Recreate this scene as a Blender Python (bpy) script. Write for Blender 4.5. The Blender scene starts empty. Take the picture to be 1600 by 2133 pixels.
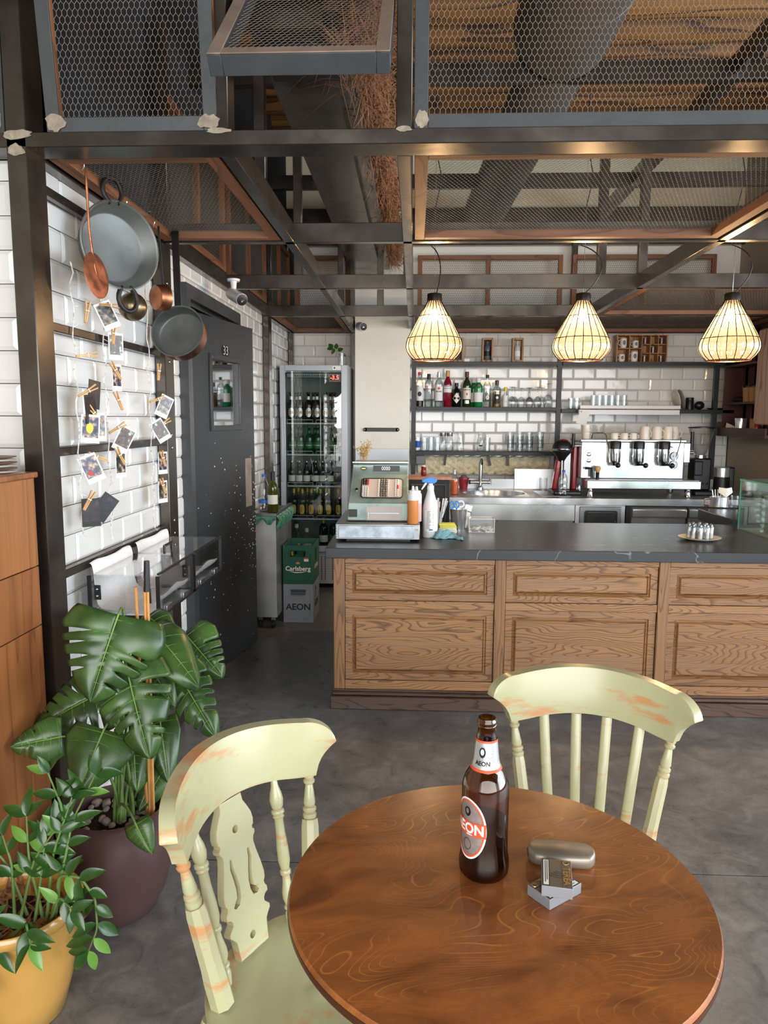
import bpy, bmesh, math, random
import numpy as np
from mathutils import Vector, Matrix, Euler
PI = math.pi
C = bpy.context.scene.collection
R = random.Random(7)

# ------------------------------------------------------------ camera
cd = bpy.data.cameras.new('camera'); cam = bpy.data.objects.new('camera', cd); C.objects.link(cam)
cd.sensor_fit = 'HORIZONTAL'; cd.sensor_width = 36.0; cd.lens = 36.0*1535/1600; cd.clip_start = 0.02
cam.matrix_world = Matrix(((0.99910708, -0.01015819, 0.04101039, 0),
                           (0.04196724, 0.12654736, -0.99107241, 0),
                           (0.00487774, 0.99190855, 0.12686067, 1.5), (0, 0, 0, 1)))
bpy.context.scene.camera = cam
# ------------------------------------------------------------ world, light, exposure
sc = bpy.context.scene
w = bpy.data.worlds.new('sky'); sc.world = w; w.use_nodes = True
bg = w.node_tree.nodes['Background']; bg.inputs[0].default_value = (0.86, 0.93, 1.0, 1); bg.inputs[1].default_value = 1.9
def area(name, loc, rot, sx, sy, power, col):
    l = bpy.data.lights.new(name, 'AREA'); l.shape = 'RECTANGLE'; l.size = sx; l.size_y = sy; l.energy = power; l.color = col
    o = bpy.data.objects.new(name, l); C.objects.link(o); o.location = loc; o.rotation_euler = rot; return o
# daylight entering through the glazed street front (behind the camera) and the side windows
area('street_window_light', (1.2, -2.9, 1.75), (math.radians(90), 0, 0), 6.5, 2.6, 280, (1.0, 0.98, 0.95))
area('side_window_light', (5.9, 0.9, 1.7), (0, math.radians(90), 0), 2.6, 5.0, 300, (0.80, 0.90, 1.0))
area('bar_window_light', (5.9, 5.2, 1.9), (0, math.radians(90), 0), 2.0, 2.6, 60, (0.86, 0.93, 1.0))
sc.view_settings.view_transform = 'Standard'; sc.view_settings.look = 'None'; sc.view_settings.gamma = 1.0
sc.view_settings.use_curve_mapping = False; sc.view_settings.exposure = 0.28
try:
    sc.cycles.use_denoising = True; sc.cycles.max_bounces = 10; sc.cycles.transparent_max_bounces = 24
    sc.cycles.diffuse_bounces = 4; sc.cycles.glossy_bounces = 4; sc.cycles.transmission_bounces = 8
    sc.cycles.caustics_reflective = False; sc.cycles.caustics_refractive = False; sc.cycles.sample_clamp_indirect = 6
except Exception: pass

# ------------------------------------------------------------ materials
def lin(c):
    if isinstance(c, str):
        c = [int(c[i:i+2], 16)/255 for i in (1, 3, 5)]
    return tuple((x/12.92 if x <= .04045 else ((x+.055)/1.055)**2.4) for x in c)+(1,)
def newmat(name):
    m = bpy.data.materials.new(name); m.use_nodes = True; nt = m.node_tree
    return m, nt, nt.nodes['Principled BSDF'], nt.nodes, nt.links
def pbr(name, col, rough=.5, metal=0., var=.0, vs=8., bump=0., bs=60., spec=.5, rvar=0., coat=0., trans=0., ior=1.45, alpha=1., sss=0.):
    m, nt, b, N, L = newmat(name)
    c = lin(col); b.inputs['Base Color'].default_value = c; b.inputs['Roughness'].default_value = rough
    b.inputs['Metallic'].default_value = metal; b.inputs['Specular IOR Level'].default_value = spec
    b.inputs['Coat Weight'].default_value = coat; b.inputs['Coat Roughness'].default_value = .12
    b.inputs['Transmission Weight'].default_value = trans; b.inputs['IOR'].default_value = ior; b.inputs['Alpha'].default_value = alpha
    tc = N.new('ShaderNodeTexCoord')
    if var or rvar:
        n = N.new('ShaderNodeTexNoise'); n.inputs['Scale'].default_value = vs; n.inputs['Detail'].default_value = 4
        L.new(tc.outputs['Object'], n.inputs['Vector'])
        if var:
            r = N.new('ShaderNodeValToRGB'); r.color_ramp.elements[0].position = .3; r.color_ramp.elements[1].position = .7
            r.color_ramp.elements[0].color = tuple(x*(1-var) for x in c[:3])+(1,)
            r.color_ramp.elements[1].color = tuple(min(1, x*(1+var)) for x in c[:3])+(1,)
            L.new(n.outputs['Fac'], r.inputs[0]); L.new(r.outputs[0], b.inputs['Base Color'])
        if rvar:
            q = N.new('ShaderNodeMapRange'); q.inputs['To Min'].default_value = max(.03, rough-rvar); q.inputs['To Max'].default_value = rough+rvar
            q.inputs['From Min'].default_value = .3; q.inputs['From Max'].default_value = .7
            L.new(n.outputs['Fac'], q.inputs['Value']); L.new(q.outputs[0], b.inputs['Roughness'])
    if bump:
        n2 = N.new('ShaderNodeTexNoise'); n2.inputs['Scale'].default_value = bs; n2.inputs['Detail'].default_value = 3
        L.new(tc.outputs['Object'], n2.inputs['Vector'])
        bp = N.new('ShaderNodeBump'); bp.inputs['Strength'].default_value = bump; bp.inputs['Distance'].default_value = .01
        L.new(n2.outputs['Fac'], bp.inputs['Height']); L.new(bp.outputs[0], b.inputs['Normal'])
    return m
def wood(name, light, dark, stretch=(.8, 6, 6), freq=14, line=.16, rough=.45, coat=.0, fiber=.25, base2=None, bump=.15, seed=0., lsoft=.10):
    """figured timber: contour lines of a stretched noise give the cathedral grain"""
    m, nt, b, N, L = newmat(name)
    tc = N.new('ShaderNodeTexCoord'); oi = N.new('ShaderNodeObjectInfo')
    mp = N.new('ShaderNodeMapping'); mp.inputs['Scale'].default_value = stretch
    ad = N.new('ShaderNodeVectorMath'); ad.operation = 'ADD'
    sc_ = N.new('ShaderNodeMath'); sc_.operation = 'MULTIPLY_ADD'; sc_.inputs[1].default_value = 17.; sc_.inputs[2].default_value = seed
    L.new(oi.outputs['Random'], sc_.inputs[0]); L.new(tc.outputs['Object'], mp.inputs['Vector'])
    L.new(mp.outputs[0], ad.inputs[0]); L.new(sc_.outputs[0], ad.inputs[1])
    n = N.new('ShaderNodeTexNoise'); n.inputs['Scale'].default_value = 1.; n.inputs['Detail'].default_value = 2.2; n.inputs['Roughness'].default_value = .45
    L.new(ad.outputs[0], n.inputs['Vector'])
    mu = N.new('ShaderNodeMath'); mu.operation = 'MULTIPLY'; mu.inputs[1].default_value = freq; L.new(n.outputs['Fac'], mu.inputs[0])
    fr = N.new('ShaderNodeMath'); fr.operation = 'FRACT'; L.new(mu.outputs[0], fr.inputs[0])
    rp = N.new('ShaderNodeValToRGB'); e = rp.color_ramp.elements
    e[0].position = 0; e[0].color = (1, 1, 1, 1); e[1].position = line+lsoft; e[1].color = (0, 0, 0, 1)
    k = e.new(line); k.color = (.7, .7, .7, 1); k = e.new(.93); k.color = (0, 0, 0, 1); k = e.new(1.); k.color = (1, 1, 1, 1)
    L.new(fr.outputs[0], rp.inputs[0])
    # fibres
    mf = N.new('ShaderNodeMapping'); mf.inputs['Scale'].default_value = tuple(stretch[i]*(60 if stretch[i] == max(stretch) else 5) for i in range(3))
    L.new(tc.outputs['Object'], mf.inputs['Vector'])
    nf = N.new('ShaderNodeTexNoise'); nf.inputs['Scale'].default_value = .8; nf.inputs['Detail'].default_value = 2; L.new(mf.outputs[0], nf.inputs['Vector'])
    nb = N.new('ShaderNodeTexNoise'); nb.inputs['Scale'].default_value = .35; nb.inputs['Detail'].default_value = 3; L.new(ad.outputs[0], nb.inputs['Vector'])
    m1 = N.new('ShaderNodeMixRGB'); m1.inputs[1].default_value = lin(light); m1.inputs[2].default_value = lin(base2 or light)
    cr = N.new('ShaderNodeMapRange'); cr.inputs['From Min'].default_value = .35; cr.inputs['From Max'].default_value = .65; L.new(nb.outputs['Fac'], cr.inputs['Value']); L.new(cr.outputs[0], m1.inputs[0])
    m2 = N.new('ShaderNodeMixRGB'); m2.inputs[2].default_value = lin(dark); L.new(m1.outputs[0], m2.inputs[1])
    ff = N.new('ShaderNodeMapRange'); ff.inputs['From Min'].default_value = .45; ff.inputs['From Max'].default_value = .75; ff.inputs['To Max'].default_value = fiber; L.new(nf.outputs['Fac'], ff.inputs['Value'])
    mx = N.new('ShaderNodeMath'); mx.operation = 'MAXIMUM'; L.new(rp.outputs[0], mx.inputs[0]); L.new(ff.outputs[0], mx.inputs[1])
    L.new(mx.outputs[0], m2.inputs[0]); L.new(m2.outputs[0], b.inputs['Base Color'])
    b.inputs['Roughness'].default_value = rough; b.inputs['Coat Weight'].default_value = coat; b.inputs['Coat Roughness'].default_value = .18
    bp = N.new('ShaderNodeBump'); bp.inputs['Strength'].default_value = bump; bp.inputs['Distance'].default_value = .002; bp.invert = True
    L.new(mx.outputs[0], bp.inputs['Height']); L.new(bp.outputs[0], b.inputs['Normal'])
    return m
def thin_glass(name, tint=(1, 1, 1), refl=.9, rough=.02, mixmin=.04, edge=None):
    """clear thin-walled glass: sees through, mirrors more at grazing angles"""
    m = bpy.data.materials.new(name); m.use_nodes = True; nt = m.node_tree; N = nt.nodes; L = nt.links; N.clear()
    out = N.new('ShaderNodeOutputMaterial'); mix = N.new('ShaderNodeMixShader'); tr = N.new('ShaderNodeBsdfTransparent'); gl = N.new('ShaderNodeBsdfGlossy')
    tr.inputs[0].default_value = tuple(tint)+(1,); gl.inputs[0].default_value = (refl, refl, refl, 1); gl.inputs['Roughness'].default_value = rough
    lw = N.new('ShaderNodeLayerWeight'); lw.inputs['Blend'].default_value = .35
    mr = N.new('ShaderNodeMapRange'); mr.inputs['To Min'].default_value = mixmin; mr.inputs['To Max'].default_value = .75
    L.new(lw.outputs['Facing'], mr.inputs['Value'])
    if edge:
        rp = N.new('ShaderNodeMixRGB'); rp.inputs[1].default_value = tuple(tint)+(1,); rp.inputs[2].default_value = tuple(edge)+(1,)
        L.new(lw.outputs['Facing'], rp.inputs[0]); L.new(rp.outputs[0], tr.inputs[0])
    L.new(mr.outputs[0], mix.inputs[0]); L.new(tr.outputs[0], mix.inputs[1]); L.new(gl.outputs[0], mix.inputs[2]); L.new(mix.outputs[0], out.inputs[0])
    return m
def emit(name, col, s):
    m, nt, b, N, L = newmat(name); b.inputs['Base Color'].default_value = lin(col)
    b.inputs['Emission Color'].default_value = lin(col); b.inputs['Emission Strength'].default_value = s; return m

def steelpaint(name, col, rough=.4, metal=.6):
    m = pbr(name, col, rough, metal, var=.18, vs=5., rvar=.08, bump=.03, bs=25); return m
M = {}
M['frame'] = steelpaint('blackened_steel', '#56504a', .26, .85)
M['greypaint'] = pbr('grey_painted_timber', '#3b3d3e', .45, 0, var=.12, vs=12, bump=.05)
M['rawwood'] = wood('raw_frame_timber', '#8d6144', '#5d3c28', (1.5, 9, 9), 4, .05, .6, 0, .5, '#7c523a', lsoft=.3)
M['rawwoody'] = wood('raw_frame_timber_upright', '#935f3b', '#5d3a24', (9, 1.5, 9), 4, .05, .6, 0, .5, '#7f5033', lsoft=.3)
M['taupewood'] = pbr('taupe_washed_timber', '#7d6c60', .55, var=.15, vs=12, bump=.1)
M['putty'] = pbr('weld_putty', '#8f8472', .8, var=.25, vs=40, bump=.3, bs=80)
M['wire'] = pbr('galvanised_wire', '#a0968a', .5, .5)
M['wiredark'] = pbr('brown_grey_wire', '#6b6259', .6, .3)
M['black'] = pbr('black_plastic', '#161719', .38, 0, spec=.5)
M['blackmatte'] = pbr('black_matte', '#1b1b1c', .7)
M['blackmetal'] = pbr('black_metal', '#27292b', .42, .3, var=.15, vs=10)
M['grout'] = pbr('dark_grout', '#23252a', .9)
M['white'] = pbr('white_plastic', '#e6e6e4', .4)
M['paper'] = pbr('white_paper', '#eceae6', .75, bump=.25, bs=12)
M['chrome'] = pbr('chrome', '#d9dadb', .12, 1)
M['inox'] = pbr('brushed_stainless', '#c6c8c9', .34, .88, var=.10, vs=3, rvar=.08)
M['inoxdark'] = pbr('satin_stainless', '#8f9294', .35, 1, var=.1, vs=3)
M['inoxbright'] = pbr('polished_stainless', '#e2e5e8', .22, .82, rvar=.08, vs=4)
M['glass'] = thin_glass('clear_glass', (.97, .98, .98), .9, .02, .05, edge=(.62, .66, .66))
M['acrylic'] = thin_glass('clear_acrylic', (.985, .99, .995), .95, .03, .03)
M['paneglass'] = thin_glass('window_pane', (.9, .94, .92), .9, .01, .09)
M['greenglass'] = thin_glass('greenish_plate_glass', (.86, .95, .90), .9, .02, .10)
M['greenedge'] = pbr('green_glass_edge', '#5fae96', .2, 0, spec=.6)
M['plaster'] = pbr('white_plaster', '#ece8dd', .75, var=.03, vs=3, bump=.08, bs=30)
M['beige'] = pbr('beige_plaster', '#efe5c6', .85, var=.05, vs=2)
M['taupe'] = pbr('taupe_plaster', '#a49787', .8, var=.05, vs=2, bump=.06, bs=30)
M['darkwall'] = pbr('dark_wall', '#2b2b2c', .8)

# ------------------------------------------------------------ mesh building
class B:
    def __init__(s): s.v = []; s.f = []
    def add(s, vs, fs):
        o = len(s.v); s.v += [tuple(x) for x in vs]; s.f += [tuple(i+o for i in f) for f in fs]; return s
    def bx(s, x0, x1, y0, y1, z0, z1, mat=None):
        vs = [(x, y, z) for z in (z0, z1) for y in (y0, y1) for x in (x0, x1)]
        if mat is not None: vs = [tuple(mat @ Vector(v)) for v in vs]
        return s.add(vs, [(0, 2, 3, 1), (4, 5, 7, 6), (0, 1, 5, 4), (2, 6, 7, 3), (0, 4, 6, 2), (1, 3, 7, 5)])
    def cb(s, c, d, rot=None):
        m = Matrix.Translation(c) @ (rot.to_matrix().to_4x4() if rot else Matrix())
        return s.bx(-d[0]/2, d[0]/2, -d[1]/2, d[1]/2, -d[2]/2, d[2]/2, m)
    def lathe(s, prof, n=24, c=(0, 0, 0), mat=None, rib=0., nr=0, sq=0.):
        """prof: (r, z) list revolved about z; r=0 ends close"""
        vs = []; fs = []; idx = []
        for (r, z) in prof:
            if r <= 1e-6: idx.append([len(vs)]); vs.append((0, 0, z))
            else:
                ring = []
                for k in range(n):
                    a = 2*PI*k/n; q = r
                    if nr: q = r*(1+rib*math.cos(a*nr))
                    if sq: q = q*(1-sq+sq/max(abs(math.cos(a)), abs(math.sin(a))))
                    ring.append(len(vs)); vs.append((q*math.cos(a), q*math.sin(a), z))
                idx.append(ring)
        for a, b_ in zip(idx[:-1], idx[1:]):
            for k in range(n):
                k2 = (k+1) % n
                if len(a) == 1 and len(b_) == 1: continue
                if len(a) == 1: fs.append((a[0], b_[k], b_[k2])) if False else fs.append((a[0], b_[k2], b_[k]))
                elif len(b_) == 1: fs.append((a[k], a[k2], b_[0]))
                else: fs.append((a[k], a[k2], b_[k2], b_[k]))
        m = Matrix.Translation(c)
        if mat is not None: m = m @ mat
        return s.add([tuple(m @ Vector(v)) for v in vs], fs)
    def cyl(s, p0, p1, r0, r1=None, n=12, cap=True):
        r1 = r0 if r1 is None else r1; p0 = Vector(p0); p1 = Vector(p1); d = p1-p0; L_ = d.length
        if L_ < 1e-7: return s
        q = d.to_track_quat('Z', 'Y').to_matrix().to_4x4()
        prof = ([(0, 0)] if cap else [])+[(r0, 0), (r1, L_)]+([(0, L_)] if cap else [])
        return s.lathe(prof, n, p0, q)
    def tube(s, path, r, n=8, closed=False, cap=True):
        P_ = [Vector(p) for p in path]; m = len(P_)
        rr = r if hasattr(r, '__len__') else [r]*m
        vs = []; fs = []; prev = None
        for i in range(m):
            t = (P_[(i+1) % m]-P_[i-1]) if closed else (P_[min(i+1, m-1)]-P_[max(i-1, 0)])
            t.normalize()
            if prev is None: u = t.orthogonal().normalized()
            else: u = (prev-t*prev.dot(t)); u = u.normalized() if u.length > 1e-6 else t.orthogonal().normalized()
            prev = u; w_ = t.cross(u)
            for k in range(n):
                a = 2*PI*k/n; vs.append(P_[i]+(u*math.cos(a)+w_*math.sin(a))*rr[i])
        for i in range(m if closed else m-1):
            for k in range(n):
                a = i*n+k; b_ = i*n+(k+1) % n; j = ((i+1) % m)*n
                fs.append((a, b_, j+(k+1) % n, j+k))
        if cap and not closed:
            fs.append(tuple(range(n))[::-1]); fs.append(tuple((m-1)*n+k for k in range(n)))
        return s.add(vs, fs)
    def prism(s, poly, h, mat=None, z0=0.):
        """poly (x,y) extruded z0..z0+h"""
        n = len(poly); vs = [(x, y, z0) for x, y in poly]+[(x, y, z0+h) for x, y in poly]
        if mat is not None: vs = [tuple(mat @ Vector(v)) for v in vs]
        return s.add(vs, [tuple(range(n))[::-1], tuple(range(n, 2*n))]+[(i, (i+1) % n, n+(i+1) % n, n+i) for i in range(n)])
    def ball(s, c, r, n=12, m=8, sc_=(1, 1, 1)):
        prof = [(max(0, r*math.sin(PI*i/m)), -r*math.cos(PI*i/m)) for i in range(m+1)]
        prof[0] = (0, -r); prof[-1] = (0, r)
        return s.lathe(prof, n, c, Matrix.Diagonal((*sc_, 1)))
    def quadp(s, a, b_, c, d): return s.add([a, b_, c, d], [(0, 1, 2, 3)])
    def mesh(s, name, mat, smooth=35):
        me = bpy.data.meshes.new(name); me.from_pydata(s.v, [], s.f)
        if mat is not None: me.materials.append(M[mat] if isinstance(mat, str) else mat)
        if smooth:
            me.polygons.foreach_set('use_smooth', [True]*len(me.polygons)); me.set_sharp_from_angle(angle=math.radians(smooth))
        me.update(); return me
    def build(s, name, mat, parent=None, smooth=35, bevel=0., world=False, loc=None, rot=None, label=None, kind=None, seg=2):
        me = s.mesh(name, mat, smooth)
        if world and parent is not None: me.transform((parent.matrix_basis if parent.parent is None else parent.parent.matrix_basis @ parent.matrix_basis).inverted())
        return link(name, me, parent, bevel, loc, rot, label, kind, seg)
def link(name, me, parent=None, bevel=0., loc=None, rot=None, label=None, kind=None, seg=2):
    o = bpy.data.objects.new(name, me); C.objects.link(o)
    if parent is not None: o.parent = parent
    if loc is not None: o.location = loc
    if rot is not None: o.rotation_euler = rot
    if bevel:
        md = o.modifiers.new('b', 'BEVEL'); md.width = bevel; md.segments = seg; md.limit_method = 'ANGLE'; md.angle_limit = math.radians(40)
    if label: o['label'] = label
    if kind: o['kind'] = kind
    return o
def thing(name, label, cat, loc=(0, 0, 0), rz=0., group=None, rot=None):
    o = bpy.data.objects.new(name, None); C.objects.link(o); o.empty_display_size = .05
    o.location = loc; o.rotation_euler = rot if rot else (0, 0, rz)
    o['label'] = label; o['category'] = cat
    if group: o['group'] = group
    return o
def tag(o, label, cat, group=None, kind=None):
    o['label'] = label; o['category'] = cat
    if group: o['group'] = group
    if kind: o['kind'] = kind
    return o
def kids(o): return [c for c in bpy.data.objects if c.parent == o]
def dup(root, loc, rz=None, label=None, group=None, rot=None, scale=None):
    r = root.copy(); C.objects.link(r); r.location = loc
    if rz is not None: r.rotation_euler = (0, 0, rz)
    if rot is not None: r.rotation_euler = rot
    if scale: r.scale = (scale,)*3 if not hasattr(scale, '__len__') else scale
    if label: r['label'] = label
    if group: r['group'] = group
    for ch in KID.get(root.name) or kids(root):
        c = ch.copy(); C.objects.link(c); c.parent = r
        for g in kids(ch):
            d = g.copy(); C.objects.link(d); d.parent = c
    return r
KID = {}
def struct(name, b, mat, **k):
    o = b.build(name, mat, **k) if isinstance(b, B) else b
    o['kind'] = 'structure'; return o
_txt = {}
def textmesh(s, size=1., bold=0., font=None, extrude=0.):
    cu = bpy.data.curves.new('t', 'FONT'); cu.body = s; cu.size = size; cu.align_x = 'CENTER'; cu.align_y = 'CENTER'; cu.offset = bold; cu.extrude = extrude
    cu.resolution_u = 3
    o = bpy.data.objects.new('t', cu); C.objects.link(o)
    dg = bpy.context.evaluated_depsgraph_get(); me = o.evaluated_get(dg).to_mesh()
    v = [tuple(x.co) for x in me.vertices]; f = [tuple(p.vertices) for p in me.polygons]
    o.evaluated_get(dg).to_mesh_clear(); bpy.data.objects.remove(o); bpy.data.curves.remove(cu)
    return v, f
def text(s, size, mat, parent, m, name='lettering', bold=0., warp=None, sx=1.):
    """flat print of s: local text plane mapped by matrix m (or by warp)"""
    v, f = textmesh(s, size, bold)
    v = [(x*sx, y, z) for x, y, z in v]
    v = [warp(Vector(p)) for p in v] if warp else [tuple(m @ Vector(p)) for p in v]
    b = B(); b.v = [tuple(p) for p in v]; b.f = f
    return b.build(name, mat, parent, smooth=0)
def frame_m(o, xdir, ydir):
    x = Vector(xdir).normalized(); y = Vector(ydir).normalized(); z = x.cross(y)
    m = Matrix((x, y, z)).transposed().to_4x4(); m.translation = Vector(o); return m
def lerp(a, b, t): return a+(b-a)*t
# ============================================================ SETTING
def floor_mat():
    m, nt, b, N, L = newmat('polished_concrete')
    tc = N.new('ShaderNodeTexCoord')
    def noise(s, d, r=.6, dist=0.):
        n = N.new('ShaderNodeTexNoise'); n.inputs['Scale'].default_value = s; n.inputs['Detail'].default_value = d; n.inputs['Roughness'].default_value = r
        n.inputs['Distortion'].default_value = dist; L.new(tc.outputs['Object'], n.inputs['Vector']); return n
    a = noise(1.6, 8, .7, .4); c = noise(9, 6, .7, .8); f = noise(60, 4, .7); g = noise(.6, 2)
    r = N.new('ShaderNodeValToRGB'); e = r.color_ramp.elements
    e[0].position = .34; e[0].color = lin('#4b4b4c'); e[1].position = .68; e[1].color = lin('#8f8c88'); k = e.new(.5); k.color = lin('#6a6967')
    ad = N.new('ShaderNodeMath'); ad.operation = 'MULTIPLY_ADD'; ad.inputs[1].default_value = .45
    L.new(c.outputs['Fac'], ad.inputs[0])
    h = N.new('ShaderNodeMath'); h.operation = 'MULTIPLY'; h.inputs[1].default_value = .55; L.new(a.outputs['Fac'], h.inputs[0]); L.new(h.outputs[0], ad.inputs[2])
    L.new(ad.outputs[0], r.inputs[0])
    # fine scratches and specks
    r2 = N.new('ShaderNodeValToRGB'); r2.color_ramp.elements[0].position = .30; r2.color_ramp.elements[0].color = (.62, .62, .62, 1); r2.color_ramp.elements[1].position = .5; r2.color_ramp.elements[1].color = (1, 1, 1, 1)
    L.new(f.outputs['Fac'], r2.inputs[0])
    mm = N.new('ShaderNodeMixRGB'); mm.blend_type = 'MULTIPLY'; mm.inputs[0].default_value = .4; L.new(r.outputs[0], mm.inputs[1]); L.new(r2.outputs[0], mm.inputs[2])
    L.new(mm.outputs[0], b.inputs['Base Color'])
    q = N.new('ShaderNodeMapRange'); q.inputs['From Min'].default_value = .3; q.inputs['From Max'].default_value = .7; q.inputs['To Min'].default_value = .22; q.inputs['To Max'].default_value = .5
    L.new(c.outputs['Fac'], q.inputs['Value']); L.new(q.outputs[0], b.inputs['Roughness'])
    bp = N.new('ShaderNodeBump'); bp.inputs['Strength'].default_value = .35; bp.inputs['Distance'].default_value = .004
    L.new(ad.outputs[0], bp.inputs['Height']); L.new(bp.outputs[0], b.inputs['Normal'])
    return m
M['concrete'] = floor_mat()
SE = 2.32   # slab joint position in y
b = B(); b.bx(-3.2, 6, -3, SE-.004, -.12, 0); b.bx(-3.2, 6, SE+.004, 7.2, -.12, 0)
fl = struct('floor', b, 'concrete', smooth=0)
B().bx(-3.2, 6, SE-.004, SE+.004, -.12, -.006).build('joint', 'blackmatte', fl, smooth=0)

WX = -1.19   # plane behind the tiles of the left wall
wl = struct('wall_left', B().bx(WX-.2, WX, 2.31, 3.80, 0, 4.0).bx(WX-.2, WX, 4.78, 7.2, 0, 4.0).bx(WX-.2, WX, 3.80, 4.78, 2.09, 4.0), 'grout', smooth=0)
wf = struct('wall_front', B().bx(-3.2, -1.19, 2.31, 2.5, 0, 4.0), 'grout', smooth=0)
wb = struct('wall_back', B().bx(WX, 3.1, 6.99, 7.2, 0, 2.32), 'grout', smooth=0)
struct('trim_1', B().bx(WX, 3.1, 6.97, 7.2, 2.32, 3.9), 'plaster', smooth=0)      # plastered band above the tiles
struct('trim_2', B().bx(WX, 3.1, 6.955, 6.97, 3.36, 3.9), 'beige', smooth=0)
wr = struct('wall_right', B().bx(2.90, 3.1, 5.15, 7.2, 0, 4.0), 'taupe', smooth=0)
struct('wall_kitchen', B().bx(-3.2, -3.1, 2.5, 7.2, 0, 4), 'darkwall', smooth=0)
struct('wall_street_side', B().bx(-3.2, -3.0, -3, 2.31, 0, 4.0), 'taupe', smooth=0)
struct('wall_street', B().bx(-3.2, 6, -3.1, -3.0, 0, .35).bx(-3.2, 6, -3.1, -3.0, 3.1, 4.0), 'darkwall', smooth=0)
struct('wall_bar_side', B().bx(3.1, 6.0, 7.0, 7.2, 0, 4.0).bx(6.0, 6.1, -3, 7.2, 0, .4).bx(6.0, 6.1, -3, 7.2, 3.0, 4.0), 'taupe', smooth=0)
# glazing bars of the street front and side windows
for nm, spans, ax in (('window_1', (-3.05, -.9, 1.3, 3.5, 5.8), 'x'), ('window_2', (-2.9, -.8, 1.4, 3.6, 6.6), 'y')):
    b = B()
    for s_ in spans:
        if ax == 'x': b.bx(s_, s_+.06, -3.06, -3.0, .35, 3.1)
        else: b.bx(6.0, 6.06, s_, s_+.06, .4, 3.0)
    if ax == 'x': b.bx(-3.2, 6, -3.06, -3.0, 2.3, 2.36)
    else: b.bx(6.0, 6.06, -3, 7, 2.3, 2.36)
    struct(nm, b, 'blackmetal', smooth=0)
# ceiling of round logs over a board deck
ce = struct('ceiling', B().bx(-3.2, 6.1, -3.1, 7.2, 4.12, 4.3), pbr('dark_ceiling_boards', '#3a2a1c', .8), smooth=0)
M['log'] = wood('ceiling_log', '#8f6433', '#402713', (.5, 5, 5), 7, .12, .65, 0, .5, '#6b4622', bump=.4)
k = 0
y = .9
while y < 7.1:
    r = R.uniform(.14, .165); n = 10; b = B(); path = [(-3.2+i*9.2/n, y+R.uniform(-.012, .012), 4.0+R.uniform(-.012, .012)) for i in range(n+1)]
    b.tube(path, [r*R.uniform(.96, 1.04) for _ in path], 14)
    b.build('log', 'log', ce, smooth=60); y += r*2+R.uniform(.0, .03)

# ------------------------------------------------------------ tiles
def tilemat(name, c):
    m, nt, b_, N, L = newmat(name); b_.inputs['Roughness'].default_value = .09; b_.inputs['Specular IOR Level'].default_value = .6
    oi = N.new('ShaderNodeObjectInfo'); r = N.new('ShaderNodeValToRGB'); cc = lin(c)
    r.color_ramp.elements[0].color = tuple(x*.93 for x in cc[:3])+(1,); r.color_ramp.elements[1].color = cc
    L.new(oi.outputs['Random'], r.inputs[0]); L.new(r.outputs[0], b_.inputs['Base Color'])
    tc = N.new('ShaderNodeTexCoord'); n = N.new('ShaderNodeTexNoise'); n.inputs['Scale'].default_value = 9; L.new(tc.outputs['Object'], n.inputs['Vector'])
    bp = N.new('ShaderNodeBump'); bp.inputs['Strength'].default_value = .12; bp.inputs['Distance'].default_value = .01; L.new(n.outputs['Fac'], bp.inputs['Height']); L.new(bp.outputs[0], b_.inputs['Normal'])
    return m
M['tile'] = tilemat('white_glazed_tile', '#e4e3df')
_tm = {}
def tile_bld(w_, h_, bev=.012, t=.009):
    b = B(); g = min(bev, w_*.4, h_*.4)
    vs = [(0, 0, 0), (w_, 0, 0), (w_, h_, 0), (0, h_, 0), (0, 0, .003), (w_, 0, .003), (w_, h_, .003), (0, h_, .003), (g, g, t), (w_-g, g, t), (w_-g, h_-g, t), (g, h_-g, t)]
    fs = [(8, 9, 10, 11)]+[(i, (i+1) % 4, 4+(i+1) % 4, 4+i) for i in range(4)]+[(4+i, 4+(i+1) % 4, 8+(i+1) % 4, 8+i) for i in range(4)]
    return b.add(vs, fs)
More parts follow.
